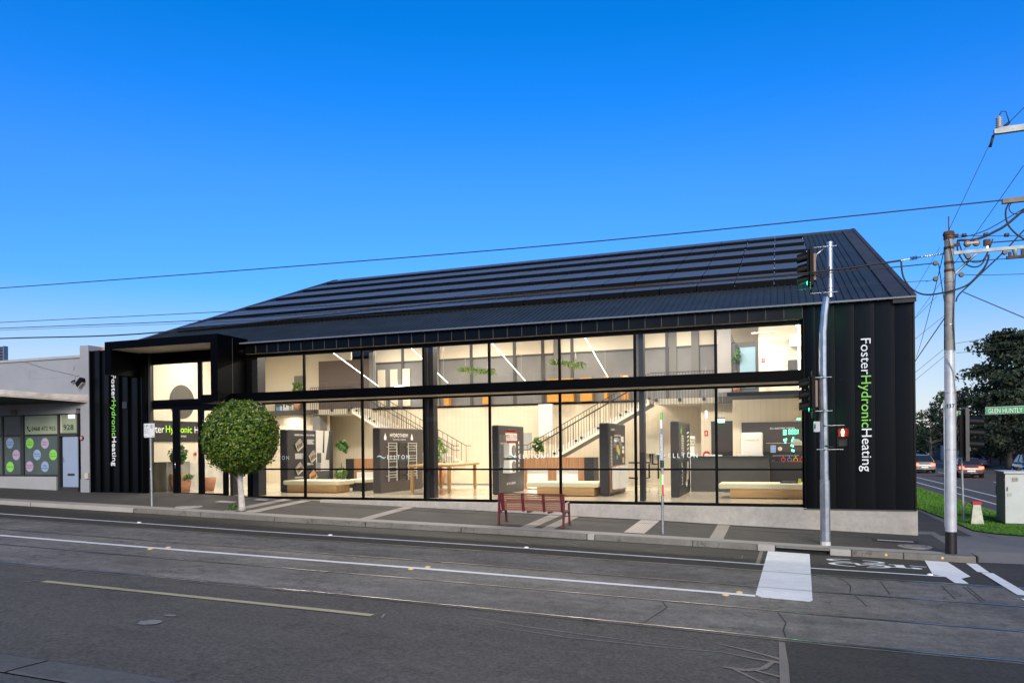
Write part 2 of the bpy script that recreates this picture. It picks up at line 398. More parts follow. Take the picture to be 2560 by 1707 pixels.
groove = mat('rail_groove', (0.012, 0.012, 0.013), 0.7)
grassm = leaf_mat('grass_blades', (0.055, 0.18, 0.014), (0.085, 0.25, 0.022), (0.15, 0.29, 0.045), 9, 0.6, 0.2)
turf = mat('verge_soil', (0.030, 0.070, 0.012), 0.9, noise=(5, 0.3))

# ------------------------------------------------------------------ ground levels
KX = [-80, -60, -25.9, -20.2, -13.2, -6.1, -1.03, .68, 3.7, 60]; KZ = [1.4, 0.9, -.027, -.18, -.372, -.536, -.677, -.735, -.80, -.80]
BX = [-80, -60, -30.8, -27.6, -25.7, -20.7, -18.2, -15.4, -11.2, -8.9, -5.9, -3.3, -1.33, 1.28, 3.38, 60]
BZ = [1.5, 1.0, .208, .138, .066, .064, -.02, -.14, -.262, -.327, -.435, -.505, -.588, -.67, -.745, -.79]
def K(x): return float(np.interp(x, KX, KZ))
def B(x): return float(np.interp(x, BX, BZ))
def pave(x, y):
    t = max(0.0, min(1.0, (y + 3.5) / 3.4)); return K(x) + (B(x) - K(x)) * t
def road(x): return K(x) - 0.13
def xs_between(a, b, step=1.2):
    n = max(1, int(math.ceil((b - a) / step))); s = [a + (b - a) * i / n for i in range(n + 1)]
    return sorted(set(s + [x for x in KX + BX if a < x < b]))
def sheet(name, x0, x1, ys, zf, m, step=1.2, parent=None):
    xs = xs_between(x0, x1, step); mb = MB(); v = [(x, y, zf(x, y)) for x in xs for y in ys]; n = len(ys)
    f = [(i * n + j, (i + 1) * n + j, (i + 1) * n + j + 1, i * n + j + 1) for i in range(len(xs) - 1) for j in range(n - 1)]
    mb.add(v, f, m); o = mb.build(name, parent, loc=(0, 0, 0)); return tag(o, kind='structure')
g = MB(); g.box(-1500, 1500, -300, 2500, -1.30, -1.12, mat('far_ground', (0.07, 0.08, 0.05), 0.9, noise=(0.02, 0.2)))
tag(g.build('ground', loc=(0, 0, 0)), kind='structure')
rd = lambda dz: (lambda x, y: road(x) + dz)
sheet('road', -80, 40, [-16.07, -12.0, -6.0, -3.5], rd(0), asph)
sheet('kerbside_lane', -80, 40, [-6.55, -3.5], rd(.004), asphd)
sheet('tram_track', -80, 40, [-11.95, -6.50], rd(.008), track)
# side street beyond the corner, rising flat to the distance
sheet('side_street', 7.2, 20.6, [-3.5, 20, 60, 260], lambda x, y: -0.93 + 0.004, asph, 6)
# darker relaid patch by the near rail
sheet('road_patch', 0.05, 40, [-16.07, -11.96], rd(.004), asphd)
# pedestrian side: footpath with cross fall
sheet('footpath', -80, 3.72, [-3.26, -2.4, -1.2, 0.1], lambda x, y: pave(x, y), pavem, 0.8)
sheet('footpath_edge_strip', -80, 3.95, [-3.5, -3.05], lambda x, y: pave(x, y) + .004, stripm, 0.8)
# kerb stones: each its own length, with joints
kj = [-80, -60, -45, -34.0, -27.4, -24.2, -19.6, -16.9, -14.15, -11.05, -8.1, -4.62, -4.42, -2.0, -0.52, -0.12, 1.05, 1.5, 2.55, 3.95]
pale = {-34.0: 1, -27.4: 1, -24.2: 1, -0.52: 1, 1.05: 1, -4.62: 1}
kb = MB()
for a, b in zip(kj[:-1], kj[1:]):
    m_ = kerbl if a in pale else kerbm
    for p, q in zip(xs_between(a, b, 1.0)[:-1], xs_between(a, b, 1.0)[1:]):
        e0 = 0.012 if p == a else 0; e1 = 0.012 if q == b else 0
        P, Q = p + e0, q - e1
        if a == -0.12: # drain opening in the kerb face
            prof = [(-3.66, -0.030), (-3.64, .0), (-3.62, 0.012), (-3.49, 0.012)]
        else: prof = [(-3.66, -0.135), (-3.645, -.02), (-3.62, 0.008), (-3.49, 0.010)]
        for (y0, d0), (y1, d1) in zip(prof[:-1], prof[1:]):
            kb.quad((P, y0, K(P) + d0), (Q, y0, K(Q) + d0), (Q, y1, K(Q) + d1), (P, y1, K(P) + d1), m_)
kb.box(-.10, 1.03, -3.64, -3.45, K(0) - .2, K(0) - .16, groove); kb.box(-.10, 1.03, -3.50, -3.46, K(0.5) - .16, K(0.5), groove)
for x in kj[1:-1]: kb.box(x - .012, x + .012, -3.635, -3.49, K(x) - .13, K(x) - .004, groove)
tag(kb.build('kerb', loc=(0, 0, 0)), kind='structure')
# gutter step of the near side kerb and footpath
nkm = ground_mat('worn_near_kerb', (0.105, 0.103, 0.10), 0.3, 0.35, 0.82, 0.2, 24, worn=0.5)
nk = MB(); nj = [-80, -60, -30, -12, -9.4, -7.48, -4.9, -2.4, 0, 2.4, 10, 40]
for a, b in zip(nj[:-1], nj[1:]):
    for p, q in zip(xs_between(a, b, 1.0)[:-1], xs_between(a, b, 1.0)[1:]):
        P = p + (0.015 if p == a else 0); Q = q - (0.015 if q == b else 0)
        prof = [(-16.62, .045), (-16.58, .05), (-16.15, .035), (-16.08, .010), (-16.06, -.03)]
        for (y0, d0), (y1, d1) in zip(prof[:-1], prof[1:]):
            nk.quad((P, y0, road(P) + d0), (Q, y0, road(Q) + d0), (Q, y1, road(Q) + d1), (P, y1, road(P) + d1), nkm)
tag(nk.build('near_kerb', loc=(0, 0, 0)), kind='structure')
sheet('near_footpath', -80, 40, [-40, -16.625], lambda x, y: road(x) + .035, ground_mat('near_asphalt', (0.085, 0.083, 0.083), 0.3, 0.8, 0.82, 0.08, 22, worn=0.2))
# corner: concrete path, ramp and side street kerb
cor = MB(); PZ = -.800
def zc(x, y): return PZ + 0.004 if y > -2.7 else PZ + 0.004 + (road(x) + 0.006 - PZ) * min(1, (-2.7 - y) / 0.85)
for (xa, xb) in ((3.34, 3.98), (3.98, 5.0), (5.0, 7.2), (7.2, 9.5)):
    ys = [-3.6, -3.2, -2.7, -1.0, 0.3, 1.2] if xa > 3.9 else [-3.49, -2.7, -1.0, 0.3, 1.2]
    for a, b in zip(ys[:-1], ys[1:]):
        zz = (lambda x, y: PZ + .012) if xa < 3.9 else zc
        cor.quad((xa, a, zz(xa, a)), (xb, a, zz(xb, a)), (xb, b, zz(xb, b)), (xa, b, zz(xa, b)), pathc)
cor.quad((3.34, 1.2, PZ + .004), (7.0, 1.2, PZ + .004), (7.0, 120, PZ + .004), (3.34, 120, PZ + .004), pathc)
cor.box(3.955, 3.985, -3.66, -3.10, PZ - .13, PZ + .014, groove)
for p0, p1 in (((3.45, -.35), (3.52, -3.1)), ((5.02, 1.0), (5.9, -3.3))):
    d = 0.012; cor.quad((p0[0] - d, p0[1], PZ + .022), (p0[0] + d, p0[1], PZ + .022), (p1[0] + d, p1[1], zc(p1[0], p1[1]) + .022), (p1[0] - d, p1[1], zc(p1[0], p1[1]) + .022), groove)
tag(cor.build('corner_path', loc=(0, 0, 0)), kind='structure')
sheet('side_path', 3.50, 4.72, [0.35, 30, 120], lambda x, y: PZ + .009, pavem, 3)
sk = MB()
sk.box(7.05, 7.22, 2.0, 200, -.95, PZ + .02, kerbm); sk.box(20.4, 20.6, 2, 260, -.95, PZ + .02, kerbm)
tag(sk.build('side_street_kerb', loc=(0, 0, 0)), kind='structure')
vg = MB(); vp = [(4.80, 120), (4.82, 9.2), (4.97, 5.3), (5.00, 3.6), (5.03, 1.63), (5.39, .97), (5.94, .6), (7.04, .35), (7.04, 120)]
vg.poly([(x, y, PZ + .030) for x, y in reversed(vp)], turf); vg.box(20.6, 23, 4, 260, -.9, PZ + .03, turf)
tag(vg.build('verge', loc=(0, 0, 0)), kind='structure')
def inpoly(x, y, P):
    c = False; j = len(P) - 1
    for i in range(len(P)):
        if (P[i][1] > y) != (P[j][1] > y) and x < (P[j][0] - P[i][0]) * (y - P[i][1]) / (P[j][1] - P[i][1]) + P[i][0]: c = not c
        j = i
    return c
gb = MB(); gv = []; gf = []
for i in range(42000):
    yy = 0.35 + (rnd.random() ** 2.2) * 32; x = rnd.uniform(4.78, 7.04)
    if not inpoly(x, yy, vp): continue
    h = rnd.uniform(.025, .06) * (1 + yy * .02); a = rnd.uniform(0, 6.28); w_ = .006 + yy * .0008; lx = rnd.uniform(-.03, .03)
    k = len(gv); gv += [(x - w_ * math.cos(a), yy - w_ * math.sin(a), PZ + .025), (x + w_ * math.cos(a), yy + w_ * math.sin(a), PZ + .025), (x + lx, yy + lx, PZ + .025 + h)]
    gf.append((k, k + 1, k + 2))
gb.add(gv, gf, grassm); tag(gb.build('grass', loc=(0, 0, 0)), 'short bright green grass on the corner verge', 'grass', kind='stuff')

# ---- rails and painted markings
rl = MB()
for yr in (-6.62, -8.36, -10.20, -11.85):
    for p, q in zip(xs_between(-80, 40, 3)[:-1], xs_between(-80, 40, 3)[1:]):
        for a, b, d, m_ in ((-.024, .014, .016, railm), (.014, .052, .012, groove), (-.040, -.024, .013, groove)):
            rl.quad((p, yr + a, road(p) + d), (q, yr + a, road(q) + d), (q, yr + b, road(q) + d), (p, yr + b, road(p) + d), m_)
tag(rl.build('tram_rails', loc=(0, 0, 0)), kind='structure')
mk = MB()
def line(x0, x1, y0, w_, m_, dz=.012, taper=0):
    xs = xs_between(x0, x1, 1.5)
    for p, q in zip(xs[:-1], xs[1:]):
        mk.quad((p, y0 - w_ / 2, road(p) + dz), (q, y0 - w_ / 2, road(q) + dz), (q, y0 + w_ / 2, road(q) + dz), (p, y0 + w_ / 2, road(p) + dz), m_)
line(-80, 3.2, -5.79, .10, paint); line(-80, -.40, -9.20, .155, paint, .013)
line(-11.75, -5.4, -12.87, .13, painty, .010)
for a, b in ((-32, -25),): line(a, b, -12.87, .13, painty, .010)
def rpoly(pts, m_, dz=.014): mk.poly([(x, y, road(x) + dz) for x, y in pts], m_)
# broad stop bar from the kerb to the centre line, narrower towards its left edge
rpoly([(-.30, -9.29), (.42, -9.30), (.47, -9.20), (.62, -3.72), (-.28, -3.70), (-.40, -9.12)], paint)
# stop line at the corner and pedestrian crossing lines
rpoly([(2.95, -3.72), (3.38, -3.76), (3.42, -5.62), (3.20, -5.95), (3.21, -6.50), (2.99, -6.50), (2.96, -5.86), (2.78, -5.60)], paint)
rpoly([(3.72, -3.78), (3.92, -3.80), (3.88, -5.0), (3.68, -4.96)], paint); rpoly([(3.72, -5.06), (3.92, -5.08), (3.94, -7.4), (3.74, -7.36)], paint, .020)
rpoly([(3.70, -7.7), (3.90, -7.7), (3.92, -8.3), (3.72, -8.3)], paint, .020)
for x in (8.45, 9.68):
    mk.quad((x - .055, -1, -.918), (x + .055, -1, -.918), (x + .055, 62, -.918), (x - .055, 62, -.918), paint)
for i in range(6): mk.quad((13.0, 4 + i * 9, -.918), (13.1, 4 + i * 9, -.918), (13.1, 7 + i * 9, -.918), (13.0, 7 + i * 9, -.918), paint)
# bicycle symbol lying along the lane, drawn with its wheels to the left
def ring(cx, cy, rx, ry, t):
    n = 26
    for i in range(n):
        a, b = 2 * math.pi * i / n, 2 * math.pi * (i + 1) / n
        P = [(cx + rx * math.cos(a), cy + ry * math.sin(a)), (cx + rx * math.cos(b), cy + ry * math.sin(b)),
             (cx + (rx - t) * math.cos(b), cy + (ry - t * .55) * math.sin(b)), (cx + (rx - t) * math.cos(a), cy + (ry - t * .55) * math.sin(a))]
        rpoly(P, paint, .013)
def bar(x0, y0, x1, y1, t):
    d = Vector((x1 - x0, y1 - y0, 0)).normalized(); nrm = Vector((-d.y, d.x, 0)) * t / 2
    rpoly([(x0 - nrm.x, y0 - nrm.y), (x1 - nrm.x, y1 - nrm.y), (x1 + nrm.x, y1 + nrm.y), (x0 + nrm.x, y0 + nrm.y)], paint, .015)
def blob(pts): rpoly(pts, paint, .013)
def arc(cx, cy, rx, ry, t, a0, a1, n=22):
    for i in range(n):
        a, b = a0 + (a1 - a0) * i / n, a0 + (a1 - a0) * (i + 1) / n
        blob([(cx + rx * math.cos(a), cy + ry * math.sin(a)), (cx + rx * math.cos(b), cy + ry * math.sin(b)), (cx + (rx - t) * math.cos(b), cy + (ry - t * .45) * math.sin(b)), (cx + (rx - t) * math.cos(a), cy + (ry - t * .45) * math.sin(a))])
PI = math.pi
arc(1.50, -4.42, .57, .22, .12, .55 * PI, 1.45 * PI); arc(1.55, -4.42, .54, .20, .12, -.42 * PI, .42 * PI)
arc(1.52, -4.98, .58, .27, .13, .50 * PI, 1.45 * PI); arc(1.58, -4.98, .56, .29, .12, -.45 * PI, .30 * PI)
bar(1.30, -4.78, 1.52, -4.76, .07); bar(1.50, -4.78, 1.55, -5.02, .10); bar(1.56, -4.98, 1.85, -4.75, .06); bar(1.62, -4.74, 2.05, -4.66, .05); bar(1.72, -5.05, 2.02, -4.86, .07)
bar(2.12, -4.67, 2.42, -4.64, .05); bar(2.13, -4.99, 2.48, -5.02, .06); blob([(2.22, -4.66), (2.40, -4.62), (2.42, -4.98), (2.24, -4.98)])
bar(2.52, -4.66, 2.82, -4.72, .05); arc(2.60, -4.97, .11, .09, .109, 0, 2 * PI)
tag(mk.build('road_markings', loc=(0, 0, 0)), kind='structure')
# sealed cracks, chalk marks, stains
ck = MB()
def strip(pts, ws, m_, dz=.011, zf=None):
    for (a, b), w0, w1 in zip(zip(pts[:-1], pts[1:]), ws[:-1], ws[1:]):
        d = Vector((b[0] - a[0], b[1] - a[1], 0)).normalized(); n_ = Vector((-d.y, d.x, 0)) / 2
        z0 = (zf(*a) if zf else road(a[0])) + dz; z1 = (zf(*b) if zf else road(b[0])) + dz
        ck.quad((a[0] - n_.x * w0, a[1] - n_.y * w0, z0), (b[0] - n_.x * w1, b[1] - n_.y * w1, z1), (b[0] + n_.x * w1, b[1] + n_.y * w1, z1), (a[0] + n_.x * w0, a[1] + n_.y * w0, z0), m_)
strip([(.0, -12.05), (.02, -13.0), (.03, -14.0), (.0, -16.05)], [.07, .10, .10, .11], sealm, .012)
strip([(-.75, -12.45), (-.4, -12.6), (-.15, -12.75), (0, -12.85)], [.02, .05, .05, .09], sealm, .010)
strip([(-.70, -12.80), (-.3, -12.93), (-.02, -12.98)], [.02, .05, .09], sealm, .009)
strip([(-.10, -13.0), (-.2, -13.3), (-.38, -13.45), (-.62, -13.42)], [.05, .08, .09, .03], sealm, .011)
strip([(-.30, -13.4), (-.0, -13.55)], [.05, .05], sealm, .013)
strip([(-.50, -13.45), (-.2, -13.8), (.0, -13.98)], [.05, .03, .03], sealm, .008)
strip([(-3.6, -12.75), (-2.6, -12.9), (-1.4, -12.88), (-.7, -12.8)], [.01, .03, .02, .02], chalk, .007)
strip([(-4.2, -12.35), (-3.2, -12.6), (-1.9, -12.72), (-.9, -12.78)], [.01, .025, .02, .01], chalk, .006)
crkm = mat('dark_crack', (0.02, 0.02, 0.02), 0.9)
for pts in ([(-.05, -10.3), (.0, -10.6), (.06, -10.95), (.02, -11.4), (.05, -11.75)], [(-1.75, -10.28), (-1.62, -10.7), (-1.7, -11.2), (-1.78, -11.7)],
            [(1.02, -6.75), (1.12, -7.2), (1.16, -7.6), (1.1, -8.2)], [(1.15, -8.45), (1.2, -8.8), (1.25, -9.3)], [(1.72, -6.9), (1.72, -8.1)], [(2.70, -6.9), (2.68, -8.1)], [(3.05, -6.8), (3.04, -8.15)], [(3.12, -6.8), (3.1, -8.1)],
            [(-9.9, -6.8), (-10.6, -7.6), (-10.9, -8.25)]):
    strip(pts, [.018] * len(pts), crkm, .012)
for x0, y0, x1, y1, w_ in ((-9.0, -4.9, -8.2, -4.45, .02), (-6.2, -4.6, -5.6, -5.2, .02), (-2.9, -4.9, -2.55, -4.4, .025), (-4.9, -4.5, -4.5, -4.9, .02), (-2.95, -4.95, -2.6, -4.98, .02), (-.95, -5.15, -.7, -5.18, .03), (-.8, -4.7, -.8, -5.2, .015),
                       (-5.28, -12.75, -5.2, -12.95, .03), (-11.9, -12.86, -11.95, -13.02, .03)):
    strip([(x0, y0), (x1, y1)], [w_, w_], chalk, .013)
strip([(-.42, -3.75), (-.46, -5.9)], [.08, .08], sealm, .009)
for cx, cy, a, b_ in ((-7.9, -14.35, .16, .14), (-7.95, -13.95, .10, .05)):
    ck.poly([(cx + a * math.cos(t * .45) * (1 + .15 * math.sin(3 * t)), cy + b_ * math.sin(t * .45), road(cx) + .009) for t in range(14)], chalk)
tag(ck.build('road_cracks', loc=(0, 0, 0)), kind='structure')
# strips across the footpath, tactile paving
ps = MB()
def pstrip(x0, x1, y0, y1, m_, dz=.007):
    ys = [y0 + (y1 - y0) * i / 5 for i in range(6)]
    for a, b in zip(ys[:-1], ys[1:]): ps.quad((x0, a, pave(x0, a) + dz), (x1, a, pave(x1, a) + dz), (x1, b, pave(x1, b) + dz), (x0, b, pave(x0, b) + dz), m_)
for x0, x1 in ((-16.55, -16.15), (-15.75, -15.35), (-11.6, -11.22), (-6.62, -6.25), (-6.02, -5.68), (-1.66, -1.33)): pstrip(x0, x1, -3.06, -.02, stripm)
for x0, x1, y0, y1 in ((-18.2, -17.5, -1.6, -1.25), (-17.3, -16.8, -.75, -.45), (-15.8, -15.3, -2.9, -2.7)): pstrip(x0, x1, y0, y1, kerbl, .010)
pstrip(-8.9, -8.86, -3.0, -.05, groove, .004)
pstrip(2.25, 3.05, -1.75, -1.55, kerbl, .010); pstrip(2.15, 3.15, -1.82, -1.48, groove, .006)
tag(ps.build('footpath_strips', loc=(0, 0, 0)), kind='structure')
tp = MB(); t0 = (-3.82, -3.28); tp.quad((t0[0], -2.95, pave(-3.8, -2.95) + .012), (t0[1], -2.95, pave(-3.3, -2.95) + .012), (t0[1], -.05, pave(-3.3, -.05) + .012), (t0[0], -.05, pave(-3.8, -.05) + .012), tactile)
for i in range(8):
    x = t0[0] + .035 + i * .067; tp.quad((x, -2.9, pave(x, -2.9) + .017), (x + .03, -2.9, pave(x, -2.9) + .017), (x + .03, -.1, pave(x, -.1) + .017), (x, -.1, pave(x, -.1) + .017), kerbl)
tag(tp.build('tactile_strip', loc=(0, 0, 0)), 'pale ribbed tactile paving strip across footpath beside the tram stop pole', 'tactile paving')
def manhole(x, y, r, label, m_):
    mb = MB(); z = pave(x, y); mb.lathe([(r, -.02), (r, .008), (r - .03, .014), (0.001, .014)], (x, y, z + .004), m_, 30, False, False)
    mb.lathe([(r * .72, .019), (r * .66, .019)], (x, y, z + .003), groove, 30, False, False); mb.box(x - .06, x + .06, y - .015, y + .015, z + .012, z + .022, groove)
    o = mb.build('manhole_cover'); return tag(o, label, 'manhole cover', 'manhole covers in the footpath')
manhole(-18.2, -2.75, .42, 'round pale manhole cover between the parking sign and the clipped tree', kerbl)
manhole(2.95, -2.45, .36, 'round manhole cover near the striped power pole at the corner', stripm)
# road studs
def stud(x, y, m_, label, group):
    mb = MB(); z = road(x) + .012; mb.ball((x, y, z), .06, m_, 6, (1, 1, .42)); o = mb.build('road_stud'); return tag(o, label, 'road stud', group)
studw = mat('stud_white', (0.8, 0.8, 0.8), 0.4); studb = mat('stud_yellow', (0.62, 0.45, 0.16), 0.4)
gw = 'white road studs along the thin kerbside line'; gy = 'yellow studs beside the wide white line'
stud(-17.2, -5.70, studw, 'white road stud on thin line below the parking sign', gw); stud(-10.85, -5.70, studw, 'white road stud on thin line left of the bench', gw)
stud(-5.55, -5.70, studw, 'white road stud on thin line in front of the bench', gw); stud(2.72, -5.70, studw, 'white road stud on thin line near the corner stop line', gw)
for x, w_ in ((-12.95, 'left'), (-6.55, 'middle'), (-.78, 'right')):
    stud(x + .12, -9.05, studb, 'yellow road stud behind the wide white line, %s pair' % w_, gy)
    stud(x - .08, -9.36, studb, 'yellow road stud in front of the wide white line, %s pair' % w_, gy)
for x, w_ in ((2.2, 'left'), (3.3, 'right')):
    mb = MB(); mb.cyl((x, -3.668, K(x) - .05), (x, -3.655, K(x) - .05), .03, studb, n=12)
    tag(mb.build('kerb_marker'), 'small round yellow marker on the corner kerb face, %s one' % w_, 'kerb marker', 'kerb markers')
# fallen leaves in the gutter
lv = MB(); brown = leaf_mat('dry_leaf', (0.22, 0.08, 0.03), (0.30, 0.13, 0.05), (0.40, 0.25, 0.10), 30, 0.8, 0.1)
for i in range(900):
    x = rnd.uniform(-26, -12.5) if rnd.random() < .75 else rnd.uniform(-26, 4); y = -3.69 - abs(rnd.gauss(0, .05)); z = road(x) + .008
    if rnd.random() < .12: y = rnd.uniform(-3.0, -.1); z = pave(x, y) + .012; 
    s_ = rnd.uniform(.012, .03); a = rnd.uniform(0, 6.28); c_, d_ = math.cos(a) * s_, math.sin(a) * s_
    lv.quad((x - c_, y - d_, z), (x + d_ * .6, y - c_ * .6, z + .004), (x + c_, y + d_, z + rnd.uniform(0, .01)), (x - d_ * .6, y + c_ * .6, z + .004), brown)
tag(lv.build('fallen_leaves', loc=(0, 0, 0)), 'dry brown leaves lying along the gutter', 'fallen leaves', kind='stuff')
#@@BUILDING
# ================================================================== SHOWROOM
YC = -0.20                      # cladding plane; the glass line is y = 0
XL, XR = -25.42, 3.34           # ends of the building
M0 = -15.664; BW = 2.3264       # first mullion, bay width
EAVE = 5.47; RS = 0.379         # eave height, roof slope
RIDGE_Y = 15.9
def rz(y): return EAVE + RS * (y - YC)
shop = thing('showroom_building', (-11, 0, 0), 'long black clad showroom with sloping solar roof and brightly lit glass front', 'building')
# --- concrete plinth
mb = MB(); xs = xs_between(-14.9, XR + .03, 1.0)
for p, q in zip(xs[:-1], xs[1:]):
    zt = -.085 if p < .6 else -.105
    mb.quad((p, YC - .01, B(p) - .25), (q, YC - .01, B(q) - .25), (q, YC - .01, zt), (p, YC - .01, zt), conc)
    mb.quad((p, YC - .01, zt), (q, YC - .01, zt), (q, .2, zt), (p, .2, zt), conc)
mb.quad((XR + .03, YC - .01, -1.1), (XR + .03, 15, -1.1), (XR + .03, 15, -.105), (XR + .03, YC - .01, -.105), conc)
mb.build('plinth', shop)
# --- cladding: standing seam trays, each slightly dished so that it catches the light on one side
def trays(mb, xs, z0, z1f, y=YC, dish=.08, rib=.016, ribm=None):
    for a, b in zip(xs[:-1], xs[1:]):
        n = 7; prev = None
        for i in range(n + 1):
            t = i / n; x = a + (b - a) * t; yy = y + dish * (1 - t) ** 1.5 * 0.9 + .004 * math.sin(t * 3.14)
            cur = (x, yy)
            if prev: mb.add([(prev[0], prev[1], z0), (cur[0], cur[1], z0), (cur[0], cur[1], z1f(cur[0])), (prev[0], prev[1], z1f(prev[0]))], [(0, 1, 2, 3)], clad, True)
            prev = cur
        mb.box(b - .006, b + .006, y - rib, y + .03, z0, z1f(b), ribm or clad)
mb = MB(); trays(mb, [.62, .93, 1.41, 1.89, 2.375, 2.86, 3.30], -.10, lambda x: 5.45)
mb.box(.60, 3.34, YC - .03, YC + .05, -.125, -.098, mat('cladding_base_trim', (.05, .07, .06), .5)); mb.box(3.30, 3.345, YC - .035, YC + .05, -.1, 5.47, clad)
mb.box(.60, .63, YC, .1, -.1, 5.1, black)
mb.build('cladding', shop)
mb = MB(); trays(mb, [XL, -24.93, -24.45, -23.96, -23.5, -23.02, -22.78], .02, lambda x: 5.60)
mb.box(XL - .02, XL + .02, YC - .03, YC + .05, .02, 5.6, clad); mb.box(XL + .02, -22.8, YC + .09, YC + .18, .02, 5.6, black); mb.box(-22.79, -22.60, YC - .02, .06, .0, 5.6, black); mb.box(XL, -22.6, YC - .02, .3, -.2, .03, black)
mb.build('cladding', shop)
# fascia between the eave and the upper windows
mb = MB(); fx = [-18.0 + (.62 + 18.0) * i / 39 for i in range(40)]
trays(mb, fx, 5.09, lambda x: 5.45, dish=.012, rib=.022, ribm=charc2); mb.box(-18.0, .62, YC + .02, .02, 5.085, 5.095, soffit)
mb.build('fascia', shop)
# projecting band above the ground floor glass
mb = MB(); mb.box(-19.4, .598, -.80, .02, 3.345, 3.64, black); mb.box(-18.0, .60, -.775, -.03, 3.335, 3.343, soffit)
for i in range(9): mb.box(M0 + BW * (i - 1) + .9, M0 + BW * (i - 1) + .908, -.77, -.04, 3.330, 3.336, charc2)
mb.build('awning', shop)
# inner edge of the window recess
mb = MB(); mb.box(.60, .66, -.2, .12, -.1, 5.1, frame); mb.build('reveal', shop)
# entry hood: upside-down U of black sheet projecting over the pavement
mb = MB(); hy = -1.45
mb.box(-23.25, -18.12, hy, .1, 5.38, 5.66, black)
mb.box(-23.25, -22.95, hy, .1, 4.46, 5.38, black); mb.box(-18.42, -18.12, hy, .1, 3.58, 5.38, black)
mb.box(-18.42, -18.12, hy - .0, -.8, 3.33, 3.60, black); mb.box(-19.42, -18.42, -.82, .1, 3.33, 3.60, black)
mb.box(-22.94, -18.43, hy + .03, .0, 5.366, 5.376, soffit)
mb.box(-18.119, -18.112, -.72, -.71, 3.6, 5.6, charc2)
mb.build('entry_hood', shop)
# roof sheet with ribs
mb = MB()
XRL = -24.86
mb.poly([(XRL, YC + .3, rz(YC + .3)), (XR, YC + .3, rz(YC + .3)), (XR, RIDGE_Y, rz(RIDGE_Y)), (XRL, RIDGE_Y, rz(RIDGE_Y))], roofm); mb.quad((-18.1, YC - .12, rz(YC - .12)), (XR, YC - .12, rz(YC - .12)), (XR, YC + .3, rz(YC + .3)), (-18.1, YC + .3, rz(YC + .3)), roofm)
mb.poly([(XRL, RIDGE_Y, rz(RIDGE_Y)), (XR, RIDGE_Y, rz(RIDGE_Y)), (XR, 30, 6.0), (XRL, 30, 6.0)], roofm)
nr = int((XR - .55 - (XRL + .35)) / .19)
for i in range(nr):
    x = XRL + .35 + i * .19; h = .034
    a, b = ((YC - .16) if x > -18.1 else YC + .3, RIDGE_Y - .25)
    za, zb = rz(a), rz(b)
    mb.add([(x - .022, a, za), (x + .022, a, za), (x + .012, a, za + h), (x - .012, a, za + h), (x - .022, b, zb), (x + .022, b, zb), (x + .012, b, zb + h), (x - .012, b, zb + h)],
           [(0, 1, 2, 3), (3, 2, 6, 7), (1, 5, 6, 2), (0, 3, 7, 4)], roofm)
mb.build('roof', shop)
mb = MB()
def slab(x0, x1, y0, y1, lift0, lift1, m_):
    v = []
    for y in (y0, y1):
        for x in (x0, x1):
            v += [(x, y, rz(y) + lift0), (x, y, rz(y) + lift1)]
    mb.add(v, [(0, 2, 3, 1), (4, 5, 7, 6), (1, 3, 7, 5), (0, 4, 6, 2), (2, 6, 7, 3), (0, 1, 5, 4)], m_)
slab(XR - .52, XR + .03, YC - .14, RIDGE_Y + .1, -.10, .055, flash); slab(XRL - .03, XRL + .26, YC + .35, RIDGE_Y + .1, -.10, .10, flash)
slab(XRL, XR, RIDGE_Y - .22, RIDGE_Y + .12, .0, .065, flash)
slab(XR - .09, XR + .035, YC - .14, RIDGE_Y + .1, .055, .085, flash)
mb.build('roof_flashing', shop)
mb = MB(); mb.box(-18.1, XR + .03, YC - .17, YC + .02, 5.435, 5.462, flash); mb.box(-18.1, XR + .03, YC - .18, YC - .165, 5.43, 5.475, mat('gutter_edge', (.12, .14, .18), .35)); mb.build('gutter', shop)
# end, back and far walls
mb = MB()
mb.extrude([(XR, YC + .02, -.1), (XR, YC + .02, EAVE), (XR, RIDGE_Y, rz(RIDGE_Y) - .05), (XR, 30, 5.9), (XR, 30, -1)], (-.15, 0, 0), clad)
for i in range(30): mb.box(XR, XR + .02, i + .3, i + .315, -.1, min(rz(i), 11), clad)
mb.extrude([(-24.86, YC + .05, -.1), (-24.86, YC + .05, EAVE), (-24.86, RIDGE_Y, rz(RIDGE_Y) - .05), (-24.86, 30, 5.9), (-24.86, 30, -1)], (.08, 0, 0), clad)
mb.box(-24.8, XR - .2, 29.8, 30, -1, 5.95, clad)
mb.build('wall', shop)
